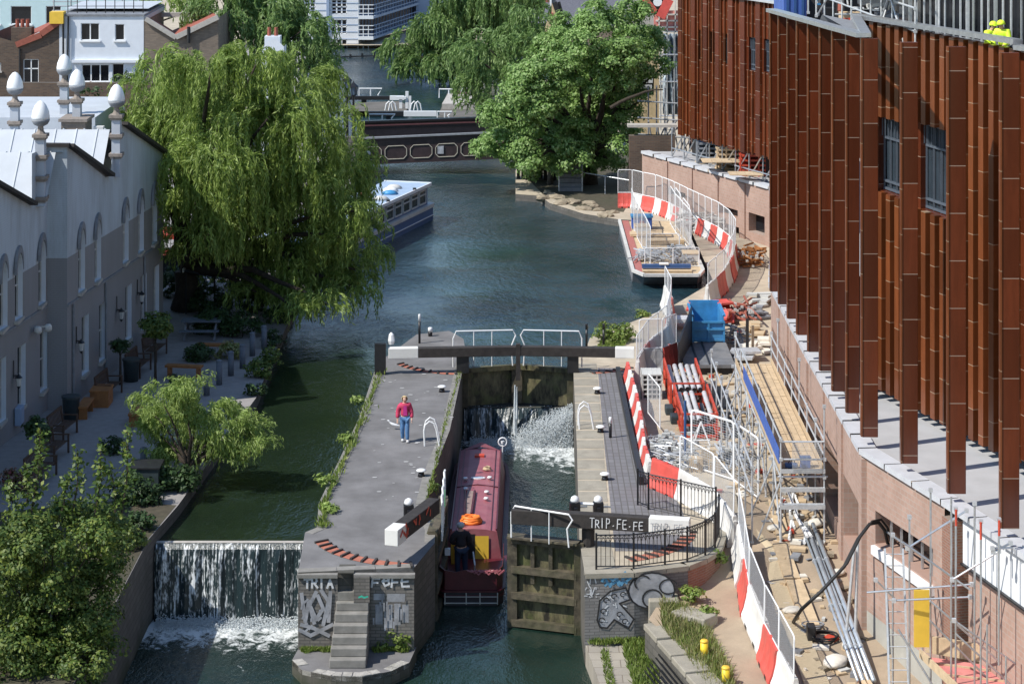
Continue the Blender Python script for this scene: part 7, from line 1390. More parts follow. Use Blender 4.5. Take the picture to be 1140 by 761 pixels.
# sleepers / boards on the ground
random.seed(19)
def board(a, b, w_, h, lab, mt='timber', name='timber_board', grp='timber boards laid along the site edge'):
    m = MB(); m.beam(a, b, w_, h); m.build(name, mt, label=lab, cat='board', group=grp)
def zb_(px, py): y = 0; z = -.5; 
def GG(px, py, up=0):   # sight onto the sloping ground
    z = 0
    for _ in range(12): x, y = G(px, py, z); z = zg(x, y)
    return (x, y, z + up)
board(GG(868, 608, .08), GG(882, 648, .08), .48, .12, 'pale wooden sleeper just under the scaffold end'); board(GG(884, 650, .08), GG(903, 700, .08), .5, .12, 'pale wooden sleeper leading from the scaffold towards the hose'); board(GG(862, 560, .08), GG(872, 602, .08), .4, .12, 'pale wooden board beneath the near end of the walkway')
m = MB(); q = [GG(842, 590, .012), GG(862, 610, .012), GG(880, 655, .012), GG(906, 720, .012), GG(935, 790, .012), GG(905, 790, .012), GG(880, 720, .012), GG(858, 655, .012)]; m.sheet(q, mp=lambda x, y: (x, y, zg(x, y) + .05), step=.6); m.build('boarded_path', 'weavemat', label='strip of ribbed tan boarding along the inside of the ramp fence', cat='boarding')
for i, (px, py) in enumerate(((950, 742), (962, 756), (947, 722))):
    board(GG(px, py, .15), GG(px + 14 + 3 * i, py + 28, .15), .1, .08, ('yellow timber edge at the foot of the concrete plinth', 'yellow timber rail lower down by the plinth', 'yellow timber rail beginning under the brick pier')[i], 'ply', grp='yellow timbers by the plinth')
for i in range(4):
    a, b = GG(893 + i * 4, 590, .12 + .08 * (i % 2)), GG(955 + i * 6, 764, .16); r = E('long_pipe', a, '%s long silver pipe of the bundle running down the site edge' % ORDS[i], 'pipe', 'long silver pipes'); m = MB(); A, B = Vector(a), Vector(b); m.tube([A, A.lerp(B, .5) + Vector((0, 0, .02)), B], .07 if i % 2 else .045, 10); m.build('pipe_wall', 'pipesilver', r, smooth=True); m = MB(); [m.tube([A.lerp(B, t), A.lerp(B, t + .004)], .085, 10) for t in (.25, .55, .8)]; m.build('collar', 'galv', r)
Y = 65.5; m = MB(); pts = [GG(883, 694, .05), D(892, 678, 65), D(915, 657, 65), D(940, 630, 65.5), D(955, 600, 66), D(968, 583, 66.5), D(978, 581, 66.8), D(985, 590, 66.9), D(990, 612, 66.9)]
m.tube(pts, .05, 8); m.tube([(p[0] + .08, p[1], p[2] + .08) for p in pts[1:]], .035, 8); m.build('black_hose', 'rubber', label='thick black hose arching from the ground into the wall opening', cat='hose', smooth=True)
def coil(px, py, rr, lab, mt):
    c = GG(px, py, .05); r = E('cable_coil', c, lab, 'cable', 'coiled cables'); m = MB()
    for k in range(3): t = [(c[0] + (rr + .06 * k) * math.cos(a), c[1] + 1.5 * (rr - .03 * k) * math.sin(a), c[2] + .05 * k) for a in [2 * PI * i / 14 for i in range(15)]]; m.tube(t, .028, 5, False)
    m.build('coil', mt, r, smooth=True)
coil(917, 712, .3, 'black cable coiled on the ground near the ramp fence', 'rubber'); coil(905, 700, .2, 'grey cable coil beside the black hose end', 'leadgrey')
m = MB(); c = GG(903, 712, 0); m.box(c[0] - .12, c[0] + .12, c[1] - .2, c[1] + .2, c[2], c[2] + .45); m.build('black_pump', 'black', label='small black pump standing beside the coiled cable', cat='pump', bevel=.04)
def sack(px, py, s, lab):
    c = GG(px, py, 0); bm = bmesh.new(); bmesh.ops.create_icosphere(bm, subdivisions=3, radius=s)
    for v in bm.verts: v.co *= random.uniform(.93, 1.07); v.co.z = v.co.z * .5 + s * .4; v.co.x *= 1.35
    me = bpy.data.meshes.new('sack'); bm.to_mesh(me); bm.free(); me.materials.append(MATS['sackwhite']); me.polygons.foreach_set('use_smooth', [True] * len(me.polygons)); o = bpy.data.objects.new('sand_sack', me); COL.objects.link(o); o.location = c; o.rotation_euler.z = random.random(); setp(o, lab, 'sack', 'white sacks')
sack(930, 741, .33, 'white sack between the fence and the silver pipes'); sack(882, 682, .22, 'small white sack on the boards near the hose end'); sack(862, 590, .2, 'small white sack under the scaffold corner'); sack(932, 640, .2, 'crumpled white sack by the brick pier foot'); sack(909, 585, .25, 'white cloth bag on the pipes under the scaffold')
m = MB(); m.tube([GG(941, 716, .0), D(951, 612, 66.7)], .05, 6); m.tube([GG(952, 716, .0), D(955, 600, 66.8)], .05, 6); m.build('prop_poles', 'galv', label='two silver props standing against the dark brick pier', cat='prop')
random.seed(41); DB = {}
for k in range(640):
    x, y = random.uniform(6.0, 10.1), random.uniform(61, 106)
    if y > 98 and x < 7.6: continue
    if y < 77 and x < 7.9: continue
    if 78.5 < y < 98.5 and x < 7.6 and random.random() < .6: continue
    z = zg(x, y); s_ = random.uniform(.03, .16); g = DB.setdefault(('timber', 'rubble', 'sackwhite', 'leadgrey', 'concrete', 'redpaint')[min(5, int(random.random() ** 1.9 * 6))], MB()); g.box(x - s_, x + s_, y - s_ * random.uniform(.3, 2.2), y + s_ * random.uniform(.3, 2.2), z, z + random.uniform(.02, .12), rot=random.uniform(-1.5, 1.5), c=(x, y, z))
for k, g in DB.items(): g.build('site_debris', k, label='%s scraps and offcuts scattered over the building site ground' % {'timber': 'timber', 'rubble': 'brown rubble', 'sackwhite': 'pale cloth and plaster', 'leadgrey': 'dark grey metal', 'concrete': 'light grey concrete', 'redpaint': 'red plastic'}[k], cat='debris', kind='stuff')
# ================================================================== people
def skin(name, nodes, edges, mt, parent, sub=1):
    idx = {k: i for i, k in enumerate(nodes)}; o0 = ORG[parent.name]; me = bpy.data.meshes.new(name); me.from_pydata([nodes[k][0] for k in nodes], [(idx[a], idx[b]) for a, b in edges], []); me.materials.append(MATS[mt] if isinstance(mt, str) else mt)
    o = bpy.data.objects.new(name, me); COL.objects.link(o); o.parent = parent; ORG[o.name] = o0; md = o.modifiers.new('s', 'SKIN'); md.use_smooth_shade = True
    if not me.skin_vertices: bpy.context.view_layer.objects.active = o
    sv = me.skin_vertices[0].data
    for k, i in idx.items():
        r_ = nodes[k][1]; sv[i].radius = r_ if isinstance(r_, tuple) else (r_, r_)
    sv[0].use_root = True; s_ = o.modifiers.new('u', 'SUBSURF'); s_.levels = sub; s_.render_levels = sub; return o
def fingers(nodes, edges, hand, d, side):
    h = Vector(nodes[hand][0]); d = Vector(d).normalized(); s = Vector(side).normalized()
    for i, (o, L) in enumerate(((-.03, .065), (-.01, .08), (.01, .075), (.03, .06))):
        a = h + d * .03 + s * o; b = a + d * L * .55; c = b + d * L * .4 + Vector((0, -.02, -.01)); 
        for k, (q, r_) in enumerate(((a, .011), (b, .010), (c, .008))): nodes['%sf%d%d' % (hand, i, k)] = (tuple(q), r_)
        edges += [(hand, '%sf%d0' % (hand, i)), ('%sf%d0' % (hand, i), '%sf%d1' % (hand, i)), ('%sf%d1' % (hand, i), '%sf%d2' % (hand, i))]
    a = h + s * .035 + Vector((0, -.01, 0)); b = a + s * .02 + d * .03; nodes[hand + 't0'] = (tuple(a), .012); nodes[hand + 't1'] = (tuple(b), .010); edges += [(hand, hand + 't0'), (hand + 't0', hand + 't1')]
def person(lab, loc, rz, arms, legs, top, legm, hair, shoe, h=1.68, lean=0.0, hairlen=.5, topm2=None, hat=None):
    r = E('person', (0, 0, 0), lab, 'person'); k = h / 1.68
    V = lambda x, y, z: (x * k, (y - lean * max(0, z - .95)) * k, z * k)
    n = {'pel': (V(0, 0, .94), (.13, .10)), 'wai': (V(0, 0, 1.08), (.115, .09)), 'che': (V(0, -.01, 1.28), (.14, .10)), 'sho': (V(0, 0, 1.40), (.10, .07)), 'nec': (V(0, -.01, 1.47), .05), 'hd0': (V(0, -.02, 1.54), .072), 'hd1': (V(0, -.02, 1.62), .080), 'hd2': (V(0, -.01, 1.665), .05), 'nos': (V(0, -.115, 1.575), .012)}
    e = [('pel', 'wai'), ('wai', 'che'), ('che', 'sho'), ('sho', 'nec'), ('nec', 'hd0'), ('hd0', 'hd1'), ('hd1', 'hd2'), ('hd0', 'nos')]
    for s, (el, wr) in zip('LR', arms):
        sg = -1 if s == 'L' else 1; n['s' + s] = (V(sg * .17, 0, 1.385), .055); n['e' + s] = (V(*el), .042); n['w' + s] = (V(*wr), .030); d = Vector(wr) - Vector(el); d.normalize(); hd = Vector(wr) + d * .06; n['h' + s] = (V(*hd), (.036, .02)); e += [('sho', 's' + s), ('s' + s, 'e' + s), ('e' + s, 'w' + s), ('w' + s, 'h' + s)]; fingers(n, e, 'h' + s, d, (-sg * .3, -1, 0))
    for s, (kn, an, to) in zip('LR', legs):
        sg = -1 if s == 'L' else 1; n['t' + s] = (V(sg * .09, 0, .88), .09); n['k' + s] = (V(*kn), .06); n['a' + s] = (V(*an), .042); n['o' + s] = (V(*to), (.042, .03)); e += [('pel', 't' + s), ('t' + s, 'k' + s), ('k' + s, 'a' + s), ('a' + s, 'o' + s)]
    skin('body', n, e, 'skin', r)
    def grow(keys, extra): return {q: (n[q][0], tuple(v + extra for v in n[q][1]) if isinstance(n[q][1], tuple) else n[q][1] + extra) for q in keys}
    tk = {}; tk.update(grow(['pel', 'wai', 'che', 'sho', 'sL', 'eL', 'wL', 'sR', 'eR', 'wR'], .045)); tk['cl'] = (V(0, 0, 1.45), .065); skin('jacket', tk, [('pel', 'wai'), ('wai', 'che'), ('che', 'sho'), ('sho', 'cl'), ('sho', 'sL'), ('sL', 'eL'), ('eL', 'wL'), ('sho', 'sR'), ('sR', 'eR'), ('eR', 'wR')], top, r)
    lk = grow(['pel', 'tL', 'kL', 'aL', 'tR', 'kR', 'aR'], .026); skin('trousers', lk, [('pel', 'tL'), ('tL', 'kL'), ('kL', 'aL'), ('pel', 'tR'), ('tR', 'kR'), ('kR', 'aR')], legm, r)
    for s in 'LR': sk = grow(['a' + s, 'o' + s], .016); skin('shoe', sk, [('a' + s, 'o' + s)], shoe, r)
    hy = -lean * (1.6 - .95); g = MB()
    if hat:
        g.lathe((0, (hy - .01) * k, 1.60 * k), [(.125, 0), (.12, .04), (.10, .09), (.05, .125), (0, .13)], 14); g.box(-.08, .08, (hy - .17) * k, (hy - .1) * k, 1.60 * k, 1.615 * k); g.build('hard_hat', hat, r, smooth=True)
    else:
        g.lathe((0, (hy + .012) * k, (1.60 - .10 * hairlen) * k), [(.085, -.04 * hairlen), (.108, .02), (.108, .09), (.085, .13), (.045, .155), (0, .16)], 14); g.f = [f for f in g.f if not (sum(g.v[q][1] for q in f) / len(f) < (hy - .015) * k and sum(g.v[q][2] for q in f) / len(f) < 1.665 * k)]; g.mi = g.mi[:len(g.f)]; g.build('hair', hair, r, smooth=True)
    g = MB(); fy_ = (hy - .105) * k
    for s in (-1, 1): g.box(s * .032 - .012, s * .032 + .012, fy_, fy_ + .02, 1.592 * k, 1.602 * k)
    g.build('eyes', 'black', r); g = MB(); g.box(-.022, .022, fy_ + .004, fy_ + .02, 1.535 * k, 1.542 * k); g.build('mouth', 'pinkjacket', r)
    if topm2: g = MB(); q = [(-.05, -.165, 1.38), (.06, -.165, 1.38), (.09, -.17, 1.02), (-.06, -.17, 1.02)]; g.quad(*[(x * k, (y - .006) * k, z * k) for x, y, z in q]); g.quad(*[(x * k, (y - .02 + .02) * k, z * k) for x, y, z in q]); g.build('shirt_front', topm2, r)
    r.location = loc; r.rotation_euler.z = rz; return r
person('woman in a pink jacket and blue jeans walking on the island paving', G3(450.5, 491.5), .08, (((-.25, .05, 1.13), (-.27, -.03, .88)), ((.25, 0, 1.13), (.26, -.12, .90))), (((-.09, -.05, .50), (-.07, .06, .09), (-.08, -.07, .04)), ((.09, -.10, .50), (.10, -.10, .08), (.11, -.24, .03))), 'pinkjacket', 'jeans', 'hairblond', 'shoe', 1.62, topm2='magenta')
hx, hy_, hz = D(512, 628, 76.9); person('grey haired man in dark jacket steering at the stern of the maroon boat', (-1.66, 76.5, -2.52), PI + .25, (((-.24, -.02, 1.14), (-.16, -.2, .98)), ((.25, -.03, 1.15), (.12, -.25, 1.0))), (((-.10, -.03, .5), (-.10, .03, .08), (-.11, -.12, .03)), ((.10, -.03, .5), (.10, .03, .08), (.11, -.12, .03))), 'darkcloth', 'darkjeans', 'hairgrey', 'shoedark', 1.74, lean=.18, hairlen=.3).scale = (1.22, 1.15, 1)
crouch = (((-.13, -.35, .62), (-.12, .0, .30), (-.13, -.15, .26)), ((.13, -.35, .62), (.12, .0, .30), (.13, -.15, .26)))
for px, py, lab, rz in ((1100, 48, 'worker in yellow hard hat leaning over the top of the brown fins, left one', .5), (1118, 47, 'worker in yellow hard hat and vest at the top of the brown fins, right one', -.6)):
    Y = 67.9 if px < 1110 else 67.4; x, y, z = D(px, py, Y); person(lab, (x, y, z - 1.05), rz, (((-.26, -.18, 1.12), (-.15, -.4, .98)), ((.26, -.18, 1.12), (.15, -.42, 1.0))), (((-.1, -.05, .5), (-.1, .05, .08), (-.1, -.1, .03)), ((.1, -.05, .5), (.1, .05, .08), (.1, -.1, .03))), 'hivis', 'darkjeans', 'hairgrey', 'shoedark', 1.66, lean=.35, hat='hivis')
def gull(px, py, lab, z=0.0, s=1.0):
    x, y = G(px, py, z); r = E('gull', (x, y, z), lab, 'bird'); skin('body', {'a': ((0, 0, .16), .06 * s), 'b': ((.10, 0, .2), .06 * s), 'c': ((.2, .0, .26), .03 * s), 'd': ((.24, 0, .33), .035 * s), 'e': ((.30, 0, .33), .012 * s), 't': ((-.16, 0, .15), (.035 * s, .012 * s)), 'u': ((-.27, 0, .15), (.03 * s, .008 * s))}, [('a', 'b'), ('b', 'c'), ('c', 'd'), ('d', 'e'), ('a', 't'), ('t', 'u')], 'bird', r)
    g = MB(); g.quad((-.3, .0, .2), (.05, -.07, .23), (.12, -.04, .25), (.0, .02, .26)); g.quad((-.3, .0, .2), (.0, .02, .26), (.12, .05, .25), (.05, .08, .23)); g.build('wing', 'birdgrey', r); g = MB(); [g.tube([(.02, q, 0), (.02, q, .14)], .008, 4) for q in (-.02, .03)]; g.build('leg', 'orangewood', r); r.rotation_euler.z = PI - .1
gull(440, 478, 'white and grey gull standing beside the walking woman')
random.seed(23)
for i in range(60):
    t = random.random(); px, py = random.uniform(415, 505), random.uniform(410, 560); x, y = G(px, py)
    if not inpoly((x, y), ISL): continue
    m = MB(); s = random.uniform(.025, .09); m.quad(*[(x + s * math.cos(a) * 1.3, y + s * math.sin(a), .014) for a in (0, 1, 2.2, 3, 4.1, 5.2)]); m.build('pale_spot', 'spot', label='pale dropping or worn spot on the island paving, one of many', cat='stain', group='pale spots on the island')
# ================================================================== yard furniture
def bench():
    r = E('garden_bench', (0, 0, 0), 'x', 'bench'); g = MB(); L = 1.6
    for k in range(5): g.box(.02 + k * .095, .1 + k * .095, -L / 2, L / 2, .42, .445)
    g.build('seat', 'benchwood', r); g = MB()
    for k in range(12): y = -L / 2 + .08 + k * (L - .16) / 11; g.beam((.0, y, .46), (-.09, y, .9), .05, .02)
    g.beam((-.1, -L / 2, .93), (-.1, L / 2, .93), .05, .08); g.build('backrest', 'benchwood', r)
    for y in (-L / 2, L / 2): g = MB(); g.beam((.0, y, 0), (-.1, y, .95), .06, .06); g.beam((.5, y, 0), (.5, y, .66), .06, .06); g.beam((-.05, y, .64), (.54, y, .66), .07, .04); g.build('side_frame', 'benchwood', r)
    return r
BN = Proto(bench)
for i, (px, py, c, lab) in enumerate(((50, 535, 28.25, 'dark bench nearest the camera at the foot of the left wall'), (64, 510, 28.25, 'dark bench, middle one of the three by the meter box'), (74, 487, 28.25, 'dark bench farthest of the three by the meter box'), (125, 442, 27.5, 'dark bench between the timber planter and the round headed tree'), (158, 416, 27.5, 'dark bench behind the small round headed tree'), (176, 398, 27.5, 'dark bench farthest along the arcaded wall'))):
    x, y = G(px, py); xw = (.12 * y - c); BN.put((max(xw + .25, x - .35), y, 0), math.atan(-.12), lab, 'dark garden benches in the yard')
def tub(px, py, r_, h, mt, lab, name='planter', cat='planter', sq=False):
    x, y = G(px, py); r = E(name, (x, y, 0), lab, cat); g = MB()
    if sq: g.box(x - r_, x + r_, y - r_ * 1.5, y + r_ * 1.5, 0, h); g.build('trough', mt, r); g = MB(); g.box(x - r_ - .03, x + r_ + .03, y - r_ * 1.5 - .03, y + r_ * 1.5 + .03, h, h + .05); g.build('rim', mt, r)
    else: g.lathe((x, y, 0), [(r_ * .85, 0), (r_, h * .95), (r_ * 1.08, h)], 14); g.build('pot', mt, r, smooth=True); g = MB(); g.lathe((x, y, h), [(r_ * 1.1, 0), (r_ * 1.1, .05), (r_ * .9, .06)], 14); g.build('rim', mt, r)
    return x, y, h
tub(79, 467, .33, .85, 'dustbin', 'dark round bin against the corner of the arcaded building', 'litter_bin', 'bin'); tub(146, 424, .33, .85, 'dustbin', 'dark round bin between two benches halfway along the wall', 'litter_bin', 'bin')
tub(113, 450, .35, .6, 'orangewood', 'square timber planter next to the orange bench', sq=True)
def slab_bench(px, py, lab, L=1.5, rz=0.0):
    x, y = G(px, py); r = E('plank_bench', (x, y, 0), lab, 'bench', 'orange plank benches'); g = MB(); g.box(x - .2, x + .2, y - L / 2, y + L / 2, .42, .5, rot=rz, c=(x, y, 0)); g.build('seat', 'orangewood', r)
    for s in (-1, 1): g = MB(); g.box(x - .18, x + .18, y + s * L * .4 - .05, y + s * L * .4 + .05, 0, .42, rot=rz, c=(x, y, 0)); g.build('leg', 'orangewood', r)
slab_bench(95, 462, 'orange plank bench beside the square timber planter'); slab_bench(152, 470, 'orange plank bench half hidden by the small willow'); slab_bench(242, 396, 'long orange bench in the shade near the water', 1.8, 1.5); slab_bench(205, 420, 'orange planter bench edge left of the willow bush', 1.5, 1.4)
r = E('yard_planter', (-11.8, 79, 0), 'dark tall planter box with a clipped bush by the water edge', 'planter'); m = MB(); m.box(-12.7, -11.7, 77, 78, 0, .9); m.build('box', 'dustbin', r); m = MB(); m.box(-12.75, -11.65, 76.95, 78.05, .9, .95); m.build('rim', 'black', r)
def stub(px, py, h, lab):
    x, y = G(px, py); r = E('timber_bollard', (x, y, 0), lab, 'bollard', 'grey timber bollards by the water'); g = MB(); g.lathe((x, y, 0), [(.12, 0), (.12, h * .92)], 10); g.build('post', 'bluegreyd', r, smooth=True); g = MB(); g.lathe((x, y, h * .92), [(.13, 0), (.12, h * .05), (.05, h * .08)], 10); g.build('cap', 'bluegreyd', r)
for i, (px, py) in enumerate(((244, 428), (257, 418), (270, 410), (281, 396), (294, 388), (230, 440), (160, 530))): stub(px, py, 1.0, '%s round grey post along the yard edge' % ('third', 'fourth', 'fifth', 'sixth', 'farthest', 'second', 'nearest')[i])
m = MB(); r = E('picnic_table', (-13.4, 98, 0), 'grey picnic table with benches in the willow shade', 'table'); m.box(-14.3, -12.6, 100.5, 101.3, .72, .78); m.build('tabletop', 'bluegreyd', r); m = MB(); m.box(-14.3, -12.6, 99.9, 100.2, .42, .47); m.box(-14.3, -12.6, 101.6, 101.9, .42, .47); m.build('bench', 'bluegreyd', r); m = MB()
for x in (-14.1, -12.8): m.beam((x, 100.1, 0), (x, 100.8, .72), .08, .08); m.beam((x, 101.7, 0), (x, 101.0, .72), .08, .08); m.beam((x, 100, .4), (x, 101.8, .4), .06, .08)
m.build('leg', 'leadgrey', r)
# ================================================================== trees and plants
def B(px, py, rpx, Y): k = Y / F; return (np.array(D(px, py, Y)), rpx * k)
def limb(m, a, b, r0, r1, n=6, wob=.12):
    a, b = np.array(a, float), np.array(b, float); L = np.linalg.norm(b - a); pts = []; rs = []
    for i in range(n + 1): t = i / n; j = (RNG.normal(size=3) * wob * L * .12 * math.sin(PI * t)); pts.append(tuple(a + (b - a) * t + j + np.array([0, 0, L * .08 * math.sin(PI * t)]))); rs.append(lerp(r0, r1, t))
    m.tube(pts, rs, 8)
def willow(name, label, base, blobs, trunk_r, lmat, nst=40, L=2.6, step=.11, leaf=(.13, .028), zmin=-.35, lab_cat='tree', spread=.5, twig=True, group=None, top=.55):
    r = E(name, base, label, lab_cat, group); C = [b[0] for b in blobs]; m = MB(); cen = np.mean(C, axis=0); fork = np.array(base) + np.array([0, 0, max(.5, (cen[2] - base[2]) * .35)]); m.tube([base, tuple(fork * .5 + np.array(base) * .5 + np.array([.1, 0, 0])), tuple(fork)], [trunk_r * 1.25, trunk_r, trunk_r * .85], 12); m.build('trunk', 'bark', r, smooth=True); m = MB()
    for c, rr in blobs: limb(m, fork, c, trunk_r * .42, trunk_r * .08)
    m.build('limbs', 'bark', r, smooth=True); Cs, As, Bs = [], [], []; tw = MB()
    for c, rr in blobs:
        n = int(nst * rr * rr * (1.0 if rr > 1 else 1.3)) + 8; K = max(11, int(6.5 * rr)); tt = RNG.integers(0, K, n); th = RNG.uniform(0, 2 * PI, K)[tt] + RNG.normal(size=n) * .17; ph = np.clip(RNG.uniform(-.15, .98, K)[tt] + RNG.normal(size=n) * .09, -.3, 1); q = np.sqrt(np.clip(1 - ph ** 2, 0, 1)); dirs = np.stack([q * np.cos(th), q * np.sin(th), ph], 1)
        rad = rr * RNG.uniform(.72, 1.16, K)[tt] * np.where(RNG.random(n) < .7, RNG.uniform(.88, 1.05, n), RNG.uniform(.4, .85, n)); lump = 1 + .18 * np.sin(th * 5 + ph * 6); P0 = c + dirs * (rad * lump)[:, None] * np.array([1, 1, .75]); out = unit(np.stack([np.cos(th), np.sin(th), RNG.uniform(.1, .9, n)], 1) + RNG.normal(size=(n, 3)) * .25)
        Ln = L * rr / 2.0 * RNG.uniform(.45, 1.15, n); ns = int(L * rr / 2.0 * 1.15 / step) + 2; pos = P0.copy(); v = out.copy()
        for k in range(ns):
            t = k * step; act = t < Ln; g = min(1, t / (.9 * spread + .1)); v2 = unit(v * (1 - g * .28) + np.array([0, 0, -1]) * (.10 + g * .32) + RNG.normal(size=(n, 3)) * .07); v = v2; pos = pos + v * step; a = act & (pos[:, 2] > zmin)
            if not a.any(): continue
            for s in range(2):
                d = unit(v[a] * .9 + RNG.normal(size=(a.sum(), 3)) * .42 + np.array([0, 0, -.25])); sd = unit(np.cross(d, RNG.normal(size=(a.sum(), 3)) + np.array([0, -.6, .6]))); sc = RNG.uniform(.7, 1.3, (a.sum(), 1)); Cs.append(pos[a] + RNG.normal(size=(a.sum(), 3)) * .04); As.append(d * leaf[0] * sc); Bs.append(sd * leaf[1] * sc)
    V, Q = leafquads(np.concatenate(Cs), np.concatenate(As), np.concatenate(Bs)); npmesh('foliage', V, Q, lmat, r); return r
def broad(name, label, base, blobs, trunk_r, lmat, dens=300, leaf=.09, clump=.42, cat='tree', group=None, bare=True, bark='bark', forkf=.4, open_=.0):
    r = E(name, base, label, cat, group); cen = np.mean([b[0] for b in blobs], axis=0); fork = np.array(base) + np.array([0, 0, max(.2, (cen[2] - base[2]) * forkf)])
    if trunk_r > 0:
        m = MB(); m.tube([base, tuple((fork + np.array(base)) / 2), tuple(fork)], [trunk_r * 1.2, trunk_r, trunk_r * .85], 10); m.build('trunk', bark, r, smooth=True); m = MB()
        for c, rr in blobs: limb(m, fork, c, trunk_r * .45, trunk_r * .1)
        m.build('limbs', bark, r, smooth=True)
    Cs, Ns = [], []
    for c, rr in blobs:
        nc = max(3, int(4.2 * (rr / clump) ** 2 * (1 - open_))); d = unit(RNG.normal(size=(nc, 3)) + np.array([0, -.1, .35])); cc = c + d * rr * RNG.uniform(.5, 1.02, (nc, 1)) * np.array([1, 1, .85]); cr = clump * RNG.uniform(.55, 1.25, nc)
        for i in range(nc): n = int(dens * cr[i] ** 2); dd = unit(RNG.normal(size=(n, 3)) + np.array([0, 0, .5])); Cs.append(cc[i] + dd * cr[i] * RNG.uniform(.35, 1.05, (n, 1)) * np.array([1, 1, .7])); Ns.append(dd + d[i] * .6 + np.array([0, 0, .5]))
    Cn, Nn_ = np.concatenate(Cs), unit(np.concatenate(Ns) + RNG.normal(size=(sum(map(len, Cs)), 3)) * .5); a = unit(np.cross(Nn_, RNG.normal(size=Nn_.shape))); b = np.cross(Nn_, a); sc = RNG.uniform(.6, 1.3, (len(Cn), 1)) * leaf; V, Q = leafquads(Cn, a * sc, b * sc * .55); npmesh('foliage', V, Q, lmat, r); return r
Y = 105
big = [(185, 95, 40), (235, 78, 42), (285, 72, 42), (325, 95, 40), (200, 140, 48), (250, 130, 45), (300, 130, 48), (345, 140, 42), (235, 185, 48), (285, 190, 48), (335, 195, 48), (375, 200, 38), (180, 195, 36), (205, 235, 32), (395, 235, 25), (385, 265, 26), (350, 250, 42), (305, 250, 44), (262, 250, 34), (275, 292, 26), (320, 290, 34), (360, 290, 30), (395, 300, 22), (375, 320, 26), (340, 325, 26), (300, 320, 24), (395, 175, 24), (165, 130, 26), (170, 170, 22), (188, 225, 26), (225, 262, 28), (245, 290, 24), (210, 285, 18), (285, 325, 20), (330, 345, 18), (365, 340, 20), (395, 320, 20), (400, 285, 20), (405, 255, 16), (345, 275, 30), (315, 220, 34), (255, 215, 34)]
bl = [B(px, py, rr, Y + random.uniform(-4.6, 3.6)) for px, py, rr in big]
willow('willow_tree', 'huge weeping willow spreading over the canal beside the grey building', (G(206, 345)[0], G(206, 345)[1], 0), bl, .55, 'willowleaf', nst=62, L=2.9, step=.12, leaf=(.15, .026))
willow('willow_tree', 'weeping willow behind the house roofs at the upper left', (-19, 172, 0), [B(px, py, rr, 170 + random.uniform(-3, 3)) for px, py, rr in ((255, 20, 32), (300, 12, 36), (335, 35, 28), (270, -15, 30), (345, 55, 22), (250, -5, 25), (318, 50, 22), (355, 75, 16), (335, 70, 20), (290, 45, 25))], .5, 'willowfar', nst=46, L=2.4, step=.2, leaf=(.22, .05))
willow('willow_tree', 'small willow crown showing above the white house roof', (-33, 185, 0), [B(px, py, rr, 186) for px, py, rr in ((185, 5, 22), (215, 10, 18), (165, 12, 12))], .4, 'willowlight', nst=22, L=2.0, step=.2, leaf=(.22, .05))
willow('willow_tree', 'spreading willow overhanging the far water behind the bridge', (-6.5, 203, 0), [B(px, py, rr, 203 + random.uniform(-3, 3)) for px, py, rr in ((455, 50, 24), (490, 30, 26), (525, 15, 30), (470, 68, 22), (505, 60, 26), (545, 30, 30), (560, -5, 34), (530, 60, 26), (440, 60, 14), (515, -5, 25), (485, 75, 20), (525, 80, 20), (455, 78, 16), (575, -10, 26))], .45, 'willowfar', nst=44, L=2.3, step=.2, leaf=(.24, .055))
willow('willow_tree', 'yellow green willow at the left of the big maple by the bridge end', (1.8, 160, 0), [B(px, py, rr, 158 + random.uniform(-3, 2)) for px, py, rr in ((545, 55, 28), (575, 45, 28), (600, 50, 22), (540, 90, 26), (570, 85, 30), (530, 115, 14), (560, 120, 22), (590, 20, 22), (520, 60, 16))], .4, 'willowfar', nst=50, L=2.3, step=.16, leaf=(.18, .045))
mp = [(700, 25, 32), (660, 45, 34), (620, 62, 32), (725, 50, 26), (695, 65, 32), (650, 85, 36), (605, 95, 34), (575, 115, 28), (560, 135, 22), (625, 120, 34), (665, 110, 30), (590, 148, 28), (625, 155, 28), (555, 160, 20), (575, 178, 16), (650, 150, 26), (685, 140, 18), (668, 172, 22), (690, 165, 14), (715, 85, 18), (738, 75, 12), (545, 130, 16), (630, 30, 18), (640, 75, 26), (680, 90, 28), (600, 125, 28), (610, 178, 20), (640, 178, 20), (560, 178, 14), (590, 180, 18), (660, 145, 26), (640, 110, 34), (690, 115, 26), (675, 75, 30), (610, 60, 26), (630, 140, 34), (585, 90, 26), (570, 150, 22), (700, 60, 28), (660, 20, 24), (715, 110, 12), (650, 165, 24), (545, 165, 18), (600, 160, 30), (585, 170, 24), (620, 185, 18), (650, 185, 18), (680, 178, 16), (600, 188, 14), (640, 160, 30), (690, 140, 26), (665, 125, 32)]
broad('maple_tree', 'big bright green broadleaf tree beside the bridge and the brown cladding', (G(655, 195)[0], G(655, 205)[1], 0), [B(px, py, rr, 143 + random.uniform(-3.5, 3)) for px, py, rr in mp], .42, 'mapleleaf', dens=400, leaf=.11, clump=.60)
for x, y in ((G(640, 207)), (G(700, 205)), (G(612, 205))):
    m = MB(); m.tube([(x, y, 0), (x + .15, y, 1.6), (x - .2, y + .2, 3.6)], [.2, .16, .1], 8); m.build('bare_trunk', 'barkgrey', label='pale bare stem rising beneath the maple tree, one of several', cat='tree', group='bare stems under the maple tree', smooth=True)
m = MB(); a = D(680, 120, 139); b = D(738, 100, 138); limb(m, a, b, .12, .04); m.build('dead_branch', 'bark', label='dark bare branch sticking out right of the maple crown', cat='branch')
Y = 80
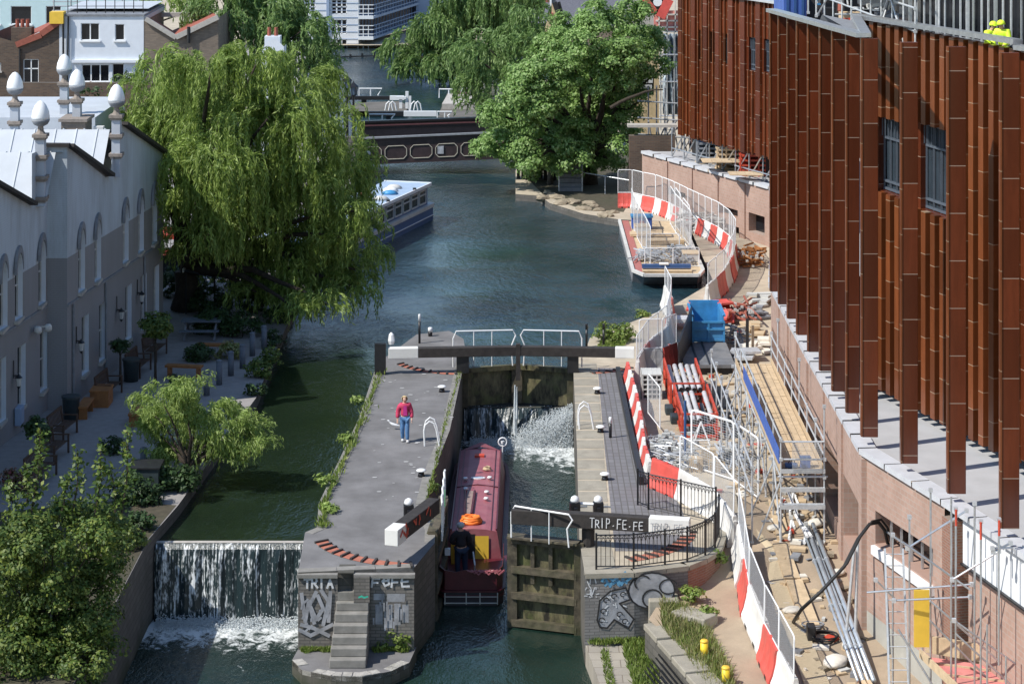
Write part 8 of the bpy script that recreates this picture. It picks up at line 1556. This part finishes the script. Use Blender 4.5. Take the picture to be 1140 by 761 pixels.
willow('willow_bush', 'small bright willow bush hanging over the water above the weir', (G(205, 548)[0], 78.5, 0), [B(px, py, rr, Y + random.uniform(-1, .6) - .5) for px, py, rr in ((180, 445, 22), (210, 435, 20), (222, 455, 24), (195, 475, 30), (235, 480, 28), (260, 470, 18), (275, 490, 22), (215, 505, 26), (250, 505, 20), (185, 505, 18), (170, 460, 12), (292, 500, 10), (165, 480, 14), (285, 475, 12))], .14, 'willowlight', nst=230, L=2.0, step=.075, leaf=(.085, .017), zmin=-.2)
# near bramble and sycamore growth at the bottom left
Y = 62
nb = [(20, 600, 42), (60, 585, 36), (100, 575, 32), (30, 660, 48), (80, 640, 42), (110, 625, 34), (20, 720, 48), (70, 710, 44), (105, 690, 30), (45, 760, 40), (85, 765, 26), (125, 590, 20), (128, 640, 18), (50, 620, 40), (5, 640, 40), (60, 670, 45), (100, 660, 35), (30, 740, 45), (90, 735, 40), (115, 715, 22), (60, 750, 40), (112, 600, 30), (15, 785, 45), (55, 795, 40), (90, 780, 30), (10, 690, 45)]
broad('foreground_bush', 'mass of leafy yellow green growth filling the lower left corner', (-12.6, 62.5, -.5), [B(px, py, rr, Y + random.uniform(-1.2, 1.5)) for px, py, rr in nb], .1, 'shrubleaf', dens=860, leaf=.058, clump=.34, cat='bush', forkf=.2)
def leafystem(pts, n, lf, lm, lab, name='leafy_shoot', sp=.25):
    r = E(name, pts[0], lab, 'plant', 'leafy shoots at the lower left'); m = MB(); m.tube(pts, [.03 - .02 * i / (len(pts) - 1) for i in range(len(pts))], 5); m.build('stem', 'bark', r); P = np.array(pts); C = []
    for i in range(n): t = RNG.uniform(0, len(pts) - 1.001); k = int(t); C.append(P[k] + (P[k + 1] - P[k]) * (t - k) + RNG.normal(size=3) * sp * (1.15 - t / len(pts)))
    C = np.array(C); N_ = unit(RNG.normal(size=C.shape) + np.array([0, -.3, 1.3])); a = unit(np.cross(N_, RNG.normal(size=C.shape))); b = np.cross(N_, a); s = RNG.uniform(.7, 1.3, (n, 1)) * lf; V, Q = leafquads(C, a * s, b * s * .6); npmesh('foliage', V, Q, lm, r)
for i, (px0, py0, px1, py1, n) in enumerate(((35, 570, 45, 475, 150), (30, 560, 28, 520, 90), (80, 575, 86, 500, 130), (105, 575, 112, 495, 130), (62, 590, 74, 530, 110), (135, 575, 142, 480, 120), (128, 570, 122, 520, 70), (15, 590, 8, 535, 90))):
    a, b = D(px0, py0, 62), D(px1, py1, 62); leafystem([a, tuple(np.array(a) * .5 + np.array(b) * .5 + np.array([.08, 0, 0])), b], int(n * 1.6), .075, 'shrubleaf', '%s leafy shoot from the left rising above the lower left bush' % ('third', 'second', 'fifth', 'sixth', 'fourth', 'rightmost', 'seventh', 'leftmost')[i], sp=.16)
def potree(px, pyb, pyt, rpx, lab, lm='darkleaf', stem=True, name='potted_tree', leaf=.08):
    x, y = G(px, pyb); c = np.array(D(px, pyt + rpx, y)); broad(name, lab, (x, y, 0), [(c, rpx * y / F), (c + np.array([.12, 0, -.2]), rpx * y / F * .8), (c + np.array([-.15, .1, -.1]), rpx * y / F * .8)], .05 if stem else .03, lm, dens=700, leaf=leaf, clump=.2, cat='tree', forkf=.75, group='potted trees in the yard')
potree(134, 428, 374, 10, 'small round headed potted tree against the arcaded wall'); potree(173, 430, 345, 17, 'slender young tree with leafy head in the yard', 'shrubleaf'); potree(41, 520, 462, 13, 'dark conical shrub beside the meter box', stem=False, name='conical_shrub')
def bush(px, py, rpx, lab, lm='darkleaf', z=0, up=.6, leaf=.07, dens=600): x, y = G(px, py, z); s = rpx * y / F; broad('garden_bush', lab, (x, y, z), [(np.array([x, y, z + s * up]), s), (np.array([x + s * .6, y, z + s * .5]), s * .6), (np.array([x - s * .6, y + .1, z + s * .5]), s * .65)], .02, lm, dens=dens, leaf=leaf, clump=.22, cat='bush', group='small bushes and weeds')
bush(222, 402, 15, 'rounded green bush beside the orange bench in the yard'); bush(290, 420, 14, 'leafy bush overhanging the yard edge by the posts', 'shrubleaf'); bush(255, 400, 14, 'spiky brown green plant by the long orange bench', 'drygrass'); bush(127, 505, 13, 'clipped dark bush left of the willow bush'); bush(240, 372, 22, 'dark ivy clump under the willow near the picnic table'); bush(205, 330, 26, 'dark shrub at the foot of the big willow trunk'); bush(235, 350, 22, 'dark shrub in front of the garden awning'); bush(285, 345, 20, 'dark shrub on the bank beside the awning'); bush(265, 320, 20, 'dark shrub behind the garden awning'); bush(270, 375, 20, 'second dark ivy clump under the willow'); bush(20, 545, 18, 'low dark red green plants at the near wall foot', 'flowerleaf'); bush(178, 545, 22, 'dark undergrowth beneath the small willow bush'); bush(205, 545, 18, 'dark undergrowth at the water edge below the small willow'); bush(283, 440, 10, 'trailing plant on the yard wall right of the posts'); bush(262, 460, 9, 'trailing plant on the yard wall behind the willow bush'); bush(303, 385, 11, 'dark plant on the bank under the big willow'); bush(310, 360, 14, 'dark ivy hanging on the bank under the big willow'); bush(300, 405, 12, 'leafy clump on the bank beside the farthest posts', 'shrubleaf'); bush(150, 560, 25, 'dark ivy on the yard corner above the weir'); bush(158, 590, 14, 'ivy trailing over the top of the weir wall'); bush(142, 610, 18, 'ivy mass on the wall below the weir corner', 'shrubleaf'); bush(165, 560, 14, 'dark bush between willow bush and weir corner'); bush(195, 428, 8, 'low green plant in the orange planter'); bush(100, 120, 5, 'x', 'flowerleaf') if 0 else None  # dark growth by awning, trunk and picnic table is added to deepen shade
def farbush(px, py, rpx, Y, lab, lm): c = np.array(D(px, py, Y)); broad('garden_bush', lab, tuple(c - np.array([0, 0, rpx * Y / F])), [(c, rpx * Y / F), (c + np.array([.7, 0, .1]), rpx * Y / F * .7)], .03, lm, dens=140, leaf=.13, clump=.4, cat='bush', group='small bushes and weeds')
farbush(108, 100, 10, 154, 'white flowering shrub in the garden of the white house', 'flowerleaf'); farbush(140, 92, 13, 154, 'green shrub by the garden door of the white house', 'darkleaf'); farbush(95, 104, 8, 152, 'low shrub left in the garden of the white house', 'darkleaf')
m = MB(); m.box(-33, -20, 152.5, 153, 0, 5.3); m.build('garden_wall', 'brownbrick', label='brick garden wall in front of the white house', cat='wall')
bush(437, 722, 15, 'vivid green fern like plant on the island ledge beside the steps', 'grassleaf', -2.28, .7); bush(684, 380, 20, 'green grass clump on the bank by the right end of the upper gate', 'grassleaf', 0, .1, dens=500); bush(716, 352, 6, 'small grass tuft on the basin edge near the blue skip', 'grassleaf', 0, .1)
bush(604, 684, 8, 'green ferns growing from the lowest rail of the lower gate', 'grassleaf', -2.4, .5); bush(641, 686, 7, 'fern clump growing beside the lower gate corner post', 'grassleaf', -2.4, .5); bush(771, 665, 9, 'bright green weed at the top of the grassy slope by the graffiti wall', 'grassleaf', -.75, .3); bush(788, 684, 6, 'small green weed on the ramp edge', 'grassleaf', -.9, .3); bush(801, 622, 5, 'weed growing at the foot of the railing post', 'grassleaf', -.2, .4)
def tufts(name, label, region, n, h, mt, z=None, wd=.012):
    P = []
    while len(P) < n:
        x, y = region(); P.append((x, y, z if z is not None else zg(x, y)))
    P = np.array(P); hh = RNG.uniform(.4, 1.2, (n, 1)) * h; lean = RNG.normal(size=(n, 2)) * .35; A = np.concatenate([lean * hh, hh], 1) / 2; s = unit(np.stack([RNG.normal(size=n), RNG.normal(size=n), np.zeros(n)], 1)) * wd * RNG.uniform(.7, 1.6, (n, 1)); V, Q = leafquads(P + A, A, s); npmesh(name, V, Q, mt, None, P[0], label=label, cat='grass', kind='stuff')
def along(line, w_, off=0):
    L = [Vector(p) for p in line]
    def f():
        k = random.randrange(len(L) - 1); t = random.random(); a, b = L[k], L[k + 1]; d = (b - a).normalized(); nn = Vector((-d.y, d.x)); c = .5 + .5 * math.sin(t * 9 + k * 2); p = a.lerp(b, t) + nn * (off + random.gauss(0, w_) * c); return p.x, p.y
    return f
tufts('edge_grass', 'weeds growing along the left edge of the island', along([G(424, 410), G(402, 467), G(383, 509), G(360, 560), G(357, 588)], .12, .06), 1500, .2, 'grassleaf', 0, .02)
tufts('edge_grass', 'straggling weeds along the chamber edge of the island', along([G(513, 404), G(493, 470), G(480, 525), G(471, 565)], .06, .1), 700, .14, 'grassleaf', 0, .016)
for px, py, rp, lab in ((398, 448, 5, 'tall pale leaved weed on the island edge, farthest one'), (386, 492, 5, 'tall pale leaved weed on the island edge, middle one'), (362, 540, 8, 'tall pale leaved weed at the island edge above the weir'), (368, 570, 6, 'bushy weed at the island corner near the weir')): bush(px, py, rp, lab, 'willowlight', 0, .7, leaf=.07, dens=500)
for px, py, rp, lab, z in ((497, 462, 4, 'fern hanging on the chamber wall near the gull side rail', -.4), (489, 487, 4, 'fern on the chamber wall below the hoop rails', -.4), (481, 545, 4, 'fern on the chamber wall beside the boat roof', -.3)): bush(px, py, rp, lab, 'grassleaf', z, .3)
def reg(poly): 
    xs = [p[0] for p in poly]; ys = [p[1] for p in poly]
    def f():
        while 1:
            p = (random.uniform(min(xs), max(xs)), random.uniform(min(ys), max(ys)))
            if inpoly(p, poly): return p
    return f
gp = [G(735, 668, -.8), G(765, 668, -.7), G(790, 700, -1.0), G(812, 745, -1.3), G(825, 790, -1.5), G(800, 790, -1.5), G(762, 725, -1.2), G(738, 695, -1.0)]
tufts('slope_grass', 'long dry green grass between the low stone wall and the ramp', reg(gp), 5200, .24, 'grassleaf', None, .016)
tufts('slope_grass', 'dry blades mixed into the grass on the slope', reg(gp), 2600, .36, 'drygrass', None, .014)
lp = [G(690, 712, -2.1), G(715, 700, -2.0), G(728, 735, -2.1), G(742, 790, -2.1), G(712, 790, -2.1), G(700, 745, -2.1)]
tufts('quay_grass', 'green grass strip between the quay slabs and the ribbed ramp', reg(lp), 2600, .22, 'grassleaf', -2.1, .018)
tufts('quay_grass', 'grass in the joints of the lower quay slabs', reg([G(668, 724, -2.1), G(676, 722, -2.1), G(692, 790, -2.1), G(680, 790, -2.1)]), 700, .12, 'grassleaf', -2.1, .016)
tufts('ledge_moss', 'low moss and grass at the foot of the island front wall', along([(wd(336), fy - .15), (wd(370), fy - .15)], .08), 900, .14, 'grassleaf', -2.28, .018); tufts('ledge_moss', 'low moss and grass right of the island steps', along([(wd(415), fy - .15), (wd(455), fy - .15)], .08), 900, .14, 'grassleaf', -2.28, .018)
tufts('bank_grass', 'low grass on the basin bank beside the gate', reg([G(662, 392), G(690, 392), G(705, 372), G(672, 374)]), 1600, .15, 'grassleaf', 0, .02)
tufts('wall_moss', 'moss and weeds at the foot of the graffiti wall', along([(2.3, 69.0), (4.2, 69.0)], .12), 700, .2, 'grassleaf', -2.05, .018)
